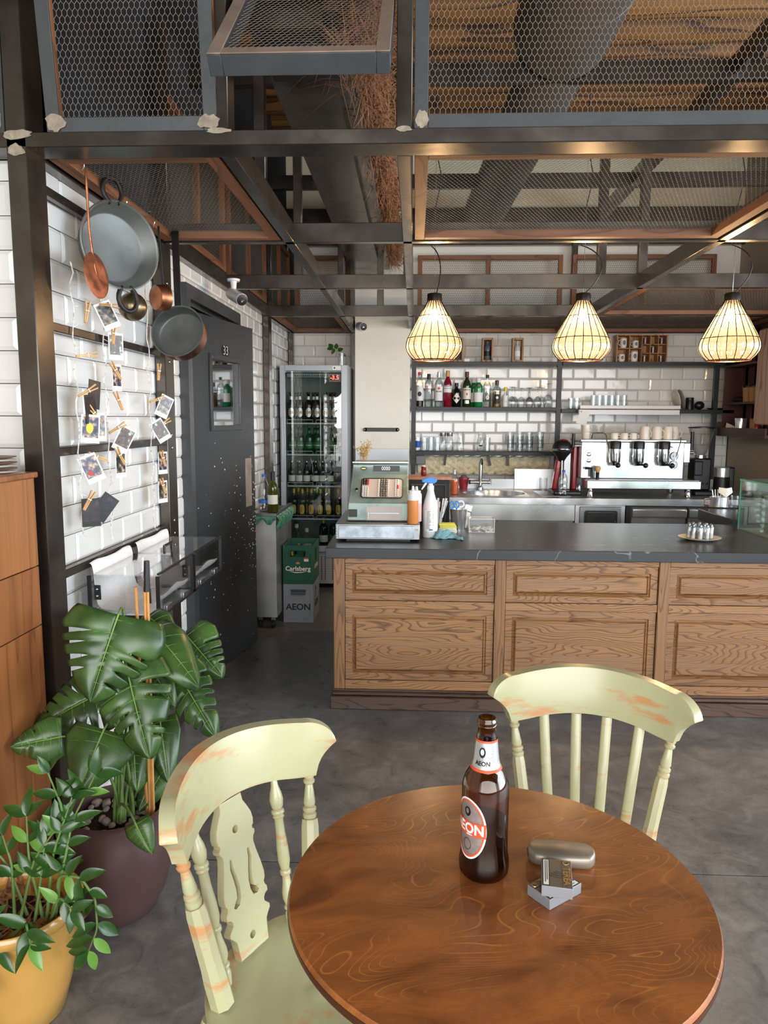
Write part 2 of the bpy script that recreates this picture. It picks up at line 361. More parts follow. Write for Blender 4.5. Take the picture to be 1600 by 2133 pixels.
def tiles(parent, o, xd, yd, u0, u1, v0, v1, up, vp, tw=.2, th=.1, gap=.0022, holes=(), cen=None, cap=300):
    """lay half-bond tiles on the rectangle u0..u1, v0..v1 of the plane o, xd, yd; joints pass through up, vp"""
    fm = frame_m(o, xd, yd); out = []
    r0 = math.floor((v0-vp)/th)-1; r1 = math.ceil((v1-vp)/th)+1
    for r in range(r0, r1):
        off = up+(tw/2 if r % 2 else 0); c0 = math.floor((u0-off)/tw)-1; c1 = math.ceil((u1-off)/tw)+1
        for c in range(c0, c1):
            a0 = off+c*tw+gap/2; a1 = a0+tw-gap; b0 = vp+r*th+gap/2; b1 = b0+th-gap
            a0, a1, b0, b1 = max(a0, u0), min(a1, u1), max(b0, v0), min(b1, v1)
            if a1-a0 < .012 or b1-b0 < .012: continue
            rects = [(a0, a1, b0, b1)]
            for (h0, h1, k0, k1) in holes:
                nr = []
                for (p0, p1, q0, q1) in rects:
                    if p1 <= h0 or p0 >= h1 or q1 <= k0 or q0 >= k1: nr.append((p0, p1, q0, q1)); continue
                    if p0 < h0: nr.append((p0, h0, q0, q1))
                    if p1 > h1: nr.append((h1, p1, q0, q1))
                    if q1 > k1 and not (p0 < h0 and p1 <= h1 and False): nr.append((max(p0, h0), min(p1, h1), k1, q1))
                    if q0 < k0: nr.append((max(p0, h0), min(p1, h1), q0, k0))
                rects = [x for x in nr if x[1]-x[0] > .012 and x[3]-x[2] > .012]
            out += rects
    def dist(q):
        p = fm @ Vector(((q[0]+q[1])/2, (q[2]+q[3])/2, 0)); return (p-Vector((0, 0, 1.5))).length
    out.sort(key=dist)
    rest = B()
    for i, (a0, a1, b0, b1) in enumerate(out):
        jit = Euler((R.gauss(0, .004), R.gauss(0, .004), 0)).to_matrix().to_4x4()
        m = fm @ Matrix.Translation((a0, b0, 0)) @ jit
        if i < cap:
            key = (round(a1-a0, 3), round(b1-b0, 3))
            if key not in _tm: _tm[key] = tile_bld(*key).mesh('tile', 'tile', 0)
            o_ = link('tile', _tm[key], parent); o_.matrix_local = m
        else:
            t = tile_bld(a1-a0, b1-b0); rest.add([tuple(m @ Vector(v)) for v in t.v], t.f)
    if rest.v: rest.build('far_tiles', 'tile', parent, smooth=0, kind='stuff')
tiles(wl, (WX, 0, 0), (0, 1, 0), (0, 0, 1), 2.32, 6.98, .02, 2.36, 2.405, 1.5, holes=((3.72, 4.83, -1, 2.13),), th=.1015, tw=.203)
tiles(wf, (0, 2.31, 0), (1, 0, 0), (0, 0, 1), -2.0, -1.2, .3, 2.27, -1.245, 1.5, th=.1015, tw=.203)
tiles(wb, (0, 6.99, 0), (1, 0, 0), (0, 0, 1), WX+.01, 2.89, .8, 2.31, .255, 1.464, holes=((-.50, -.08, -1, 3),))

# pillar beside the fridge, with its steel splash plate and slot plate
pl = struct('pillar', B().bx(-.535, -.05, 6.6, 6.99, 0, 3.95), 'plaster', smooth=0)
B().bx(-.53, -.055, 6.588, 6.6, .86, 1.225).build('splash_plate', 'inoxdark', pl, bevel=.001)
b = B(); b.cyl((-.445, 6.594, 1.395), (-.445, 6.582, 1.395), .017, n=16); b.cyl((-.155, 6.594, 1.395), (-.155, 6.582, 1.395), .017, n=16); b.bx(-.445, -.155, 6.582, 6.594, 1.378, 1.412)
t = thing('slot_plate', 'slim black bar plate screwed to the white pillar', 'plate', (-.3, 6.59, 1.395))
b.build('plate', 'black', t, world=True)
for x_ in (-.445, -.155): B().ball((x_, 6.581, 1.395), .006).build('screw', 'chrome', t, world=True)

# ============================================================ STEEL FRAMEWORK
fr = thing('steel_framework', 'dark welded steel frame of posts and overhead beams above the bar', 'frame', (0, 2.2, 0))
def beam(x0, x1, y0, y1, z0, z1, nm='beam'): B().bx(x0, x1, y0, y1, z0, z1).build(nm, 'frame', fr, bevel=.0025, world=True, seg=1)
ZB = 2.27
beam(-3.0, 3.2, 2.20, 2.30, ZB, ZB+.042)
for y_ in (3.37, 4.55, 5.765): beam(-1.14, 3.0, y_, y_+.042, ZB, ZB+.082)
beam(-1.14, 2.9, 6.90, 6.94, ZB, ZB+.06)
for x_ in (-.588, -.062, 1.305, 2.66): beam(x_, x_+.042, 2.30, 6.9, ZB, ZB+.082)
beam(-1.18, -1.138, 2.30, 6.9, ZB, ZB+.082)
beam(-1.19, -1.13, 2.20, 2.31, 0, 3.2, 'post')                              # corner post
for x_ in (-.588, -.062): beam(x_, x_+.045, 2.21, 2.29, ZB+.042, 3.2, 'post')
beam(1.90, 1.945, 2.21, 2.29, ZB+.042, 3.2, 'post')
beam(-1.175, -1.13, 3.34, 3.46, 0, ZB, 'post'); beam(-1.175, -1.13, 5.74, 5.86, 0, ZB, 'post'); beam(-1.175, -1.13, 6.88, 6.96, 0, ZB, 'post')
beam(-.60, -.56, 6.90, 6.96, 0, ZB, 'post')
for z_ in (.985, 1.386, 1.78, 2.19): beam(-1.165, -1.14, 2.31, 3.36, z_-.014, z_+.014, 'rung')
# upper storey of the frame
for (x_, y_) in ((-1.16, 3.38), (-.74, 4.56), (-.08, 4.56), (1.07, 4.56), (1.31, 4.56), (2.66, 4.56), (-.72, 3.38), (-1.16, 5.77), (-.6, 5.77), (-.3, 5.77), (1.38, 6.85), (-1.16, 6.85)):
    beam(x_, x_+.05, y_, y_+.05, ZB+.08, 3.22, 'post')
for y_ in (4.02, 5.76): beam(-1.3, 3.0, y_, y_+.05, 3.20, 3.30)
beam(-1.3, 3.0, 6.88, 6.93, 3.04, 3.36)
for x_ in (-1.34, -.70, 1.58): beam(x_, x_+.06, 2.3, 6.9, 3.22, 3.32)
for z_ in (.955, 1.015, 1.356, 1.416, 1.75, 1.81, 2.06, 2.10):
    B().ball((-1.13, 3.40, z_), .008, 10, 6, (.5, 1, 1)).build('bolt', 'chrome', fr, world=True)
# rough weld putty at the joints
def putty(cx, cz, sx, sz, y):
    n = 16; p = [(cx+sx*math.cos(2*PI*i/n)*R.uniform(.75, 1.15), cz+sz*math.sin(2*PI*i/n)*R.uniform(.7, 1.2)) for i in range(n)]
    m = Matrix(((1, 0, 0, 0), (0, 0, 1, y), (0, 1, 0, 0), (0, 0, 0, 1)))
    B().prism(p, .0015, m).build('putty_patch', 'putty', fr, world=True, smooth=0)
for a_ in ((-1.155, 2.305, .045, .014, 2.197), (-1.16, 2.262, .026, .018, 2.197), (-.57, 2.309, .036, .008, 2.197), (-.04, 2.309, .024, .008, 2.197), (-1.045, 2.340, .030, .026, 2.2085), (-.598, 2.338, .034, .022, 2.2085), (.010, 2.338, .020, .026, 2.2125), (-1.235, 2.35, .03, .04, 2.2125)): putty(*a_)

# ------------------------------------------------------------ framed wire-mesh panels
def hexwire(W, H, a=.0155, h=.0115, r=.00062, droop=0., mt='wire'):
    """woven hexagonal wire over W x H, as thin three-sided wires"""
    nu = int(W/a)+1; nv = int(H/(h*1.5))+1
    i, j = np.meshgrid(np.arange(nu+1), np.arange(nv+1)); i = i.ravel(); j = j.ravel()
    cx = i*a+(j % 2)*a/2; cy = j*h*1.5
    top = np.stack([cx, cy+h*.9/1], 1); ul = np.stack([cx-a/2, cy+h*.38], 1); ur = np.stack([cx+a/2, cy+h*.38], 1); dl = np.stack([cx-a/2, cy-h*.38], 1)
    bot = np.stack([cx, cy-h*.9], 1)
    # three edges per cell: left vertical, upper-left, upper-right
    A = np.concatenate([ul, ul, top]); Bb = np.concatenate([dl, np.stack([cx, cy+h*1.12-h*.0], 1)*0+np.stack([cx, cy+h*1.12], 1), ur])
    A[2*len(cx):] = np.stack([cx, cy+h*1.12], 1)
    ok = (A.min(1) > 0) & (Bb.min(1) > 0) & (A[:, 0] < W) & (Bb[:, 0] < W) & (A[:, 1] < H) & (Bb[:, 1] < H)
    A = A[ok]; Bb = Bb[ok]; n = len(A)
    d = Bb-A; d /= np.linalg.norm(d, axis=1)[:, None]+1e-9; nn = np.stack([-d[:, 1], d[:, 0]], 1)
    zs = lambda p: -droop*np.sin(np.pi*p[:, 0]/W)*np.sin(np.pi*p[:, 1]/H)
    V = np.zeros((n, 6, 3))
    for k, P_ in ((0, A), (3, Bb)):
        z = zs(P_)
        for q in range(3):
            an = 2*PI*q/3; V[:, k+q, :2] = P_+nn*(r*math.cos(an)); V[:, k+q, 2] = z+r*math.sin(an)
    base = (np.arange(n)*6)[:, None]
    F = np.concatenate([base+np.array([[0, 1, 4, 3]]), base+np.array([[1, 2, 5, 4]]), base+np.array([[2, 0, 3, 5]])])
    me = bpy.data.meshes.new('wire_mesh'); nvv = n*6; me.vertices.add(nvv); me.vertices.foreach_set('co', V.reshape(-1))
    nf = len(F); me.loops.add(nf*4); me.loops.foreach_set('vertex_index', F.astype(np.int32).reshape(-1))
    me.polygons.add(nf); me.polygons.foreach_set('loop_start', np.arange(nf, dtype=np.int32)*4)
    me.polygons.foreach_set('use_smooth', [True]*nf); me.update(calc_edges=True); me.materials.append(M[mt]); return me
def panel(label, m, W, H, bar=.04, depth=.03, painted=True, mull=(), meshz=None, group='wire mesh panels of the steel frame', wa=.0155, wood_=None, cap=None):
    """frame lies in local x,y; +z is the side away from the viewer-facing face"""
    t = thing('mesh_panel', label, 'panel', group=None); t.matrix_local = m
    def bar_(x0, x1, y0, y1, z0, z1, mt, nm): B().bx(x0, x1, y0, y1, z0, z1).build(nm, mt, t, bevel=.0015, seg=1)
    rects = [(0, bar, 0, H), (W-bar, W, 0, H), (bar, W-bar, 0, bar), (bar, W-bar, H-bar, H)]+[(q-bar/2, q+bar/2, bar, H-bar) for q in mull]
    for (x0, x1, y0, y1) in rects:
        if painted:
            bar_(x0, x1, y0, y1, 0, .008, 'greypaint', 'frame_face'); bar_(x0, x1, y0, y1, .008, depth, 'rawwood' if x1-x0 > y1-y0 else 'rawwoody', 'frame_bar')
        else: bar_(x0, x1, y0, y1, 0, depth, wood_ or ('rawwood' if x1-x0 > y1-y0 else 'rawwoody'), 'frame_bar')
    if cap:
        for (x0, x1, y0, y1) in rects[:4]: bar_(x0, x1, y0, y1, depth, depth+.004, cap, 'frame_face')
    me = hexwire(W-bar, H-bar, a=wa, h=wa*.74, r=.00066 if wa < .017 else .0014, mt='wire' if wa < .017 else 'wiredark')
    o = link('wire_mesh', me, t); o.location = (bar/2, bar/2, depth*.8 if meshz is None else meshz)
    return t
def hm(x, y, z): return Matrix.Translation((x, y, z))                       # horizontal panel, face down at z
def vm(x, y, z, tilt=0.):                                                    # upright panel facing -y
    return Matrix.Translation((x, y, z)) @ Matrix.Rotation(math.radians(90)+tilt, 4, 'X') @ Matrix.Scale(-1, 4, (0, 0, 1))
panel('upright wire mesh screen in grey timber frame over the pan rack', vm(-1.075, 2.215, 2.315, math.radians(7)), .50, .80)
panel('upright wire mesh screen at the far end past the corner post', vm(-1.80, 2.215, 2.315), .60, .80)
panel('wide upright wire mesh screen above the round table side', vm(-.012, 2.215, 2.315), 1.90, .80)
panel('tilted open wire mesh flap swung out above the walkway', Matrix.Translation((-.525, 1.965, 2.352)) @ Matrix.Rotation(math.radians(43), 4, 'X'), .455, .62, bar=.035, depth=.05, painted=False, wood_='greypaint', cap='taupewood')
panel('low wire mesh ceiling panel with wooden frame holding the pan hooks', hm(-1.125, 2.315, 2.275), .525, 1.045, bar=.045, depth=.035, painted=False)
panel('wide low wire mesh ceiling panel in front of the three lamps', hm(-.010, 2.315, 2.275), 1.305, 1.045, bar=.042, depth=.035, painted=False)
panel('low wire mesh ceiling panel above the fridge', hm(-1.125, 5.825, 2.275), .525, 1.055, bar=.045, depth=.035, painted=False, wa=.018)
panel('low wire mesh ceiling panel over the bottle shelf', hm(-.010, 5.825, 2.275), 1.305, 1.055, bar=.042, depth=.035, painted=False, wa=.018)
panel('low wire mesh ceiling panel over the coffee machine', hm(1.357, 5.825, 2.275), 1.29, 1.055, bar=.042, depth=.035, painted=False, wa=.018)
panel('low wire mesh ceiling panel behind the third lamp', hm(1.357, 4.605, 2.275), 1.29, 1.145, bar=.042, depth=.035, painted=False, wa=.018)
panel('back wall wire mesh screen with middle bar above the bottle shelf', vm(.01, 6.84, 2.345), 1.29, .60, painted=False, mull=(.63,), wa=.018)
panel('back wall wire mesh screen with middle bar above the coffee machine', vm(1.385, 6.84, 2.345), 1.26, .60, painted=False, mull=(.62,), wa=.018)
panel('back wall wire mesh screen above the fridge', vm(-1.10, 6.84, 2.345), .50, .60, painted=False, wa=.018)
for i, (y0, y1, nm) in enumerate(((3.45, 4.52, 'over the black door'), (4.62, 5.74, 'between the door and the fridge corner'), (5.84, 6.82, 'beside the fridge top'))):
    m = Matrix.Translation((-1.14, y0, 2.36)) @ Matrix(((0, 0, -1, 0), (1, 0, 0, 0), (0, 1, 0, 0), (0, 0, 0, 1)))
    panel('side wall mesh screen in wooden frame '+nm, m, y1-y0, .6, painted=False, mull=((y1-y0)/2,), wa=.018)
# ============================================================ OVERHEAD: duct, trough, dried plants
t = thing('ventilation_duct', 'round grey ventilation duct running above the wire mesh', 'duct', (.7, 3.6, 3.3))
pth = [(.72, 1.6, 3.45), (.72, 3.6, 3.45)]
B().tube([(.74, .5, 3.46), (.72, 4.0, 3.44)], .25, 28).build('wide_duct', 'ductm' if 'ductm' in M else M.setdefault('ductm', pbr('duct_sheet', '#54524f', .5, .5, var=.15, vs=3)), t, world=True)
B().tube([(.72, 3.98, 3.44), (.70, 4.15, 3.36), (.68, 4.4, 3.28), (.56, 6.6, 3.22)], [.19, .19, .17, .17], 28).build('narrow_duct', 'ductm', t, world=True, smooth=60)
for yy in (1.6, 2.6, 3.5): B().tube([(.72+.255*math.cos(a), yy, 3.45+.255*math.sin(a)) for a in [2*PI*i/28 for i in range(28)]], .006, 6, True).build('seam_ring', 'ductm', t, world=True)
t = thing('steel_trough', 'long dark steel planter trough running over the walkway', 'trough', (-.41, 4.3, 2.7))
b = B(); b.bx(-.53, -.30, 2.45, 6.45, 2.70, 2.705); b.bx(-.53, -.525, 2.45, 6.45, 2.705, 2.86); b.bx(-.305, -.30, 2.45, 6.45, 2.705, 2.86); b.bx(-.525, -.305, 2.45, 2.455, 2.705, 2.86); b.bx(-.525, -.305, 6.445, 6.45, 2.705, 2.86)
b.build('tray', 'frame', t, world=True)
B().bx(-.30, -.225, 2.45, 6.45, 2.745, 2.75).build('side_ledge', 'frame', t, world=True)
for yy in (3.39, 4.57, 5.78): B().bx(-.45, -.41, yy, yy+.04, 2.35, 2.70).build('hanger', 'frame', t, world=True) if False else None
for yy in (3.39, 5.78): B().bx(-.525, -.50, yy, yy+.03, 2.86, 3.25).build('hanger', 'frame', t, world=True)
t = thing('planter_box', 'small black planter box of dried grasses behind the open flap', 'planter', (-.385, 2.62, 2.70))
b = B(); b.bx(-.50, -.27, 2.55, 2.72, 2.66, 2.665); b.bx(-.50, -.27, 2.55, 2.555, 2.665, 2.78); b.bx(-.50, -.27, 2.715, 2.72, 2.665, 2.78); b.bx(-.50, -.495, 2.555, 2.715, 2.665, 2.78); b.bx(-.275, -.27, 2.555, 2.715, 2.665, 2.78)
b.build('box', 'black', t, world=True)
M['dry'] = pbr('dried_plant', '#8a5f41', .8, var=.35, vs=30); M['drypale'] = pbr('dried_grass_pale', '#c7a883', .8, var=.2, vs=20)
def blades(n, gen, wd=.002):
    b = B()
    for _ in range(n):
        p, d, ln = gen(); p = Vector(p); d = Vector(d).normalized(); s = d.orthogonal().normalized()*wd; q = Vector((R.gauss(0, .3), R.gauss(0, .3), -.5))*ln
        a = p+d*ln*.5+q*.12; e = p+d*ln+q*.5
        b.add([p-s, p+s, a+s*.8, a-s*.8, e], [(0, 1, 2, 3), (3, 2, 4)])
    return b
def g1():
    y_ = R.uniform(2.5, 6.35); x_ = R.gauss(-.19, .035)
    return (x_, y_, R.uniform(2.74, 2.90)), (R.gauss(.25, .6), R.gauss(0, .8), R.gauss(.2, .6)), R.uniform(.03, .12)
b = blades(9000, g1, .0022)
tag(b.build('dried_plants', 'dry', None, smooth=0), 'brown dried foliage massed along the overhead trough', 'dried plants', kind='stuff')
def g2():
    return (R.uniform(-.49, -.28), R.uniform(2.56, 2.71), 2.68), (R.gauss(0, .25), R.gauss(-.05, .2), 1), R.uniform(.25, .6)
b = blades(260, g2, .0014)
for _ in range(46):
    (p, d, ln) = g2(); p = Vector(p); d = Vector(d).normalized(); e = p+d*ln
    b.add(*[(lambda q: (q.v, q.f))(B().cyl(e, e+d*.06, .006, .001, 6))[0], (lambda q: q.f)(B().cyl(e, e+d*.06, .006, .001, 6))])
tag(b.build('dried_grass', 'drypale', None, smooth=0), 'pale dried grass stalks standing in the black planter box', 'dried grass', kind='stuff')
def g3():
    return (R.uniform(-.27, -.12), R.uniform(2.45, 2.75), R.uniform(2.6, 2.85)), (R.gauss(.2, .6), R.gauss(-.1, .5), R.gauss(.5, .5)), R.uniform(.08, .3)
tag(blades(900, g3, .0012).build('dried_twigs', 'dry', None, smooth=0), 'fine dried twigs bunched right of the black planter box', 'dried twigs', kind='stuff')
# ============================================================ DOOR
struct('wall_kitchen_back', B().bx(-3.2, -1.2, 7.0, 7.2, 0, 4.0), 'darkwall', smooth=0)
M['doorpaint'] = pbr('dark_satin_door_paint', '#3c3f42', .28, .1, var=.1, vs=2, rvar=.06, spec=.6)
dr = struct('door_1', B().bx(WX+.0, -1.135, 3.70, 3.77, 0, 2.16).bx(WX, -1.135, 4.80, 4.845, 0, 2.16).bx(WX, -1.135, 3.77, 4.80, 2.09, 2.16)
            .bx(-1.36, WX, 3.75, 3.80, 0, 2.10).bx(-1.36, WX, 4.80, 4.84, 0, 2.10).bx(-1.36, WX, 3.80, 4.80, 2.08, 2.10), 'doorpaint', smooth=0)
ang = math.atan2(.98, .185)
lf = bpy.data.objects.new('door_leaf', None)
C.objects.link(lf); lf.parent = dr; lf.location = (-1.27, 3.82, 0); lf.rotation_euler = (0, 0, ang)
# leaf local: x along the leaf, -y towards the bar
b = B(); W_, T = .985, .042
for r in ((0, .385, .01, 2.06), (.755, W_, .01, 2.06), (.385, .755, .01, 1.45), (.385, .755, 1.825, 2.06)): b.bx(r[0], r[1], -T, 0, r[2], r[3])
me = b.mesh('leaf', 'doorpaint', 0); o = link('leaf', me, lf)
b = B(); z0, z1, x0, x1 = 1.45, 1.825, .385, .755
b.bx(x0-.03, x0, -T-.012, -T, z0-.03, z1+.03); b.bx(x1, x1+.03, -T-.012, -T, z0-.03, z1+.03); b.bx(x0, x1, -T-.012, -T, z0-.03, z0); b.bx(x0, x1, -T-.012, -T, z1, z1+.03)
b.build('window_frame', 'doorpaint', lf, bevel=.002)
B().bx(x0, x1, -.028, -.022, z0, z1).build('window_pane', 'paneglass', lf, smooth=0)
B().bx(.835, .925, -T-.003, -T, .93, 1.24).build('push_plate', pbr('worn_push_plate', '#aba193', .5, .4, var=.2, vs=12), lf, bevel=.001)
n = 14; mpl = frame_m((.58, -T-.001, 1.885), (1, 0, 0), (0, 0, 1))
B().prism([(.05*math.cos(2*PI*i/n)*R.uniform(.9, 1.2), .036*math.sin(2*PI*i/n)*R.uniform(.9, 1.15)) for i in range(n)], .001, mpl).build('number_patch', 'blackmatte', lf, smooth=0)
text('33', .075, pbr('chalk', '#cfcfcf', .9), lf, frame_m((.58, -T-.003, 1.885), (1, 0, 0), (0, 0, 1)), bold=-.001)
b = B()
for _ in range(150):
    x = min(.98, max(.03, R.choice((R.gauss(.55, .2), R.gauss(.93, .05))))); z = R.gauss(.85, .28)
    if not .03 < z < 1.4: continue
    s = R.uniform(.0012, .0045); b.bx(x-s*R.uniform(.4, 1.6), x+s, -T-.0006, -T, z-s, z+s)
b.build('paint_chips', 'white', lf, smooth=0, kind='stuff')
b = B()
for _ in range(60):
    z = R.uniform(.05, 2.0); b.bx(W_, W_+.0006, -T+R.uniform(0, .02), -.002, z, z+R.uniform(.005, .05))
b.build('worn_edge', 'putty', lf, smooth=0, kind='stuff')

# ============================================================ PANS ON HOOKS
M['tin'] = pbr('tinned_grey_metal', '#6a6c69', .45, .6, var=.22, vs=6, rvar=.1, bump=.08, bs=20)
M['copper'] = pbr('tarnished_copper', '#a3694a', .32, .95, var=.35, vs=14, rvar=.12, bump=.06, bs=40)
M['copperold'] = pbr('aged_copper', '#93583f', .5, .7, var=.4, vs=30, rvar=.1, bump=.2, bs=60)
M['iron'] = pbr('dark_iron', '#2b2726', .45, .5, var=.2, vs=20)
M['brass'] = pbr('dull_brass', '#71634a', .28, .85, var=.15, vs=10)
def nframe(p, nrm, up):
    z = Vector(nrm).normalized(); y = (Vector(up)-z*Vector(up).dot(z)).normalized(); x = y.cross(z)
    m = Matrix((x, y, z)).transposed().to_4x4(); m.translation = Vector(p); return m
def shook(b, y, z1, x=-1.078, ztop=2.318, r=.0022):
    """S hook from the wooden bar down to z1"""
    b.tube([(x-.022, y, ztop-.012), (x-.02, y, ztop+.004), (x-.006, y, ztop+.008), (x+.008, y, ztop), (x+.012, y, ztop-.03), (x+.010, y, z1+.02), (x+.004, y, z1+.002), (x-.01, y, z1-.006), (x-.022, y, z1+.006)], r, 6)
HG = 'pans and ladles hung from the wooden bar'
def pan(label, c, nrm, up, prof, nm='hanging_pan', body='tin', cat='pan'):
    t = thing(nm, label, cat, c, group=HG); m = nframe((0, 0, 0), nrm, up)
    return t, m
# 1 large two-handled pan
t, m = pan('large grey round pan with two loop handles hung on the tiled wall', (-1.03, 2.62, 2.09), (.80, -.60, .02), (.0, -.14, 1), None)
out = [(0, -.062), (.118, -.062), (.128, -.054), (.146, .0), (.151, .002)]; inn = [(.146, .004), (.140, 0), (.120, -.054), (.112, -.057), (0, -.057)]
b = B().lathe(out+inn, 48, mat=m); b.build('pan_body', 'tin', t, smooth=50)
for s_, c_ in ((1, 'iron'), (-1, 'iron')):
    b = B(); pts = [(.036*math.sin(a), s_*(.180-.043*math.cos(a)), 0+.0) for a in [PI*.12+i*(2*PI-.24*PI)/14 for i in range(15)]]
    b.tube([tuple(m @ Vector((x, y, -.004))) for x, y, z in pts], .0085, 8); b.build('loop_handle', c_, t, smooth=60)
b = B(); shook(b, 2.60, 2.285); b.build('hook', 'chrome', t, world=True, smooth=60)
# 2 copper disc skimmer
t, m = pan('long-handled flat copper skimmer disc hung in front of the large pan', (-1.05, 2.455, 1.958), (.985, -.12, .1), (0, .12, 1), None, 'hanging_skimmer', cat='skimmer')
B().lathe([(0, -.002), (.03, -.004), (.045, .001), (.071, -.002), (.074, 0), (.071, .002), (.045, .004), (.03, 0), (0, .003)], 32, mat=m).build('disc', 'copperold', t, smooth=60)
b = B(); b.tube([(-1.066, 2.445, 2.285), (-1.064, 2.447, 2.1), (-1.056, 2.452, 2.0), (-1.05, 2.455, 1.96)], .0042, 8); b.build('long_handle', 'copper', t, world=True)
b = B(); shook(b, 2.445, 2.285); b.build('hook', 'chrome', t, world=True, smooth=60)
# 3 ladle
t, m = pan('dark brass ladle with round bowl hung low behind the large pan', (-1.055, 2.775, 1.905), (-.3, .9, .1), (0, 0, 1), None, 'hanging_ladle', cat='ladle')
prof = [(0, -.052), (.024, -.047), (.042, -.032), (.051, -.010), (.052, .006), (.049, .006), (.048, -.008), (.038, -.029), (.02, -.043), (0, -.047)]
B().lathe(prof, 32, mat=m).build('bowl', 'brass', t, smooth=60)
b = B(); b.tube([(-1.06, 2.79, 1.95), (-1.064, 2.795, 2.0), (-1.068, 2.795, 2.25)], [.007, .0045, .0045], 8); b.build('long_handle', 'brass', t, world=True)
b = B(); shook(b, 2.79, 2.262); b.build('hook', 'chrome', t, world=True, smooth=60)
b = B(); shook(b, 2.75, 2.26); tag(b.build('metal_hook', 'chrome', None, smooth=60), 'empty steel hook on the wooden bar beside the large pan', 'hook', HG)
# 4 small copper pan seen from below
t, m = pan('small copper pan on a black strap handle showing its round base', (-1.05, 3.08, 1.985), (.62, .78, .05), (0, 0, 1), None)
B().lathe([(0, -.028), (.046, -.028), (.05, -.024), (.054, .020), (.051, .021), (.047, -.022), (0, -.024)], 36, mat=m).build('pan_body', 'copper', t, smooth=50)
b = B(); b.bx(-.0065, .0065, 0, .23, -.0015, .0015, Matrix.Translation(m @ Vector((0, .054, .012))) @ m.to_3x3().to_4x4()); b.build('strap_handle', 'iron', t)
b = B(); shook(b, 3.08, 2.262); b.build('hook', 'chrome', t, world=True, smooth=60)
# 5 saucepan
t, m = pan('copper saucepan with grey lining and long black handle hung lowest', (-1.035, 3.235, 1.868), (-.06, -.93, .28), (-.05, .22, 1), None, 'hanging_saucepan', cat='saucepan')
B().lathe([(.108, -.066), (.112, -.06), (.115, .0), (.118, .004)], 44, mat=m).lathe([(0, -.066), (.108, -.066)], 44, mat=m).build('copper_shell', 'copper', t, smooth=50)
B().lathe([(.1182, .0045), (.112, .003), (.108, -.052), (.100, -.058), (0, -.058)], 44, mat=m).build('lining', 'tin', t, smooth=50)
b = B(); b.bx(-.016, .016, 0, .34, -.003, .003, Matrix.Translation(m @ Vector((0, .112, .0))) @ Matrix.Rotation(.2, 4, 'X') @ m.to_3x3().to_4x4()); b.build('long_handle', 'iron', t, bevel=.002)
b = B(); shook(b, 3.30, 2.285); b.build('hook', 'iron', t, world=True, smooth=60)
# CCTV cameras
M['camgrey'] = pbr('camera_casing', '#c9c6c0', .35, .1)
def cctv(label, mount, up, d, L_=.15):
    t = thing('security_camera', label, 'camera', mount)
    u = Vector(up); d = Vector(d).normalized()
    b = B(); b.cyl((0, 0, 0), u*.012, .036, .034, 20); b.cyl(u*.012, u*.055, .018, .014, 14); b.ball(u*.062, .018); b.build('mount', 'white', t, smooth=50)
    c0 = u*.085-d*.05; mm = nframe(c0, d, (0, 0, 1))
    B().lathe([(0, 0), (.022, .0), (.031, .01), (.034, .03), (.034, L_), (.030, L_), (.030, L_-.006), (0, L_-.006)], 24, mat=mm).build('casing', 'camgrey', t, smooth=50)
    B().lathe([(0, L_-.004), (.03, L_-.004), (.031, L_+.004), (.026, L_+.006), (0, L_+.003)], 24, mat=mm).build('lens_face', 'black', t, smooth=50)
    B().lathe([(0, L_+.005), (.010, L_+.007), (.012, L_+.004)], 16, mat=mm).build('lens', 'paneglass', t)
cctv('white bullet security camera under the beam beyond the door top', (-1.02, 4.20, 2.262), (0, 0, -1), (.62, -.70, -.38))
cctv('small white security camera high on the white pillar', (-.475, 6.598, 2.285), (0, -1, 0), (.45, -.85, -.2), .10)

# ============================================================ STRINGS, PEGS, PHOTOS
M['twine'] = pbr('striped_twine', '#d8d4cc', .9, var=.4, vs=80)
M['pegwood'] = pbr('peg_wood', '#c99b63', .6, var=.15, vs=20)
for (y0, y1, z0, nm) in ((2.44, 2.44, 1.10, 'left'), (2.675, 2.68, 1.04, 'middle'), (3.12, 3.13, 1.02, 'right')):
    pts = [(-1.128+.006*math.sin(k*1.7), lerp(y0, y1, k/26)+.006*math.sin(k*2.3), lerp(2.0 if nm != 'right' else 2.12, z0, k/26)) for k in range(27)]
    t = B().tube(pts, .0022, 5)
    for k in range(2, 27, 2): t.tube([pts[k], (pts[k][0]+.01, pts[k][1]+R.uniform(-.02, .02), pts[k][2]+R.uniform(-.015, .01))], .0012, 4)
    o = t.build('twine', 'twine', None); tag(o, 'striped twine hanging on the tiled wall, %s of the three strings' % nm, 'string', 'photo strings on the tiled wall')
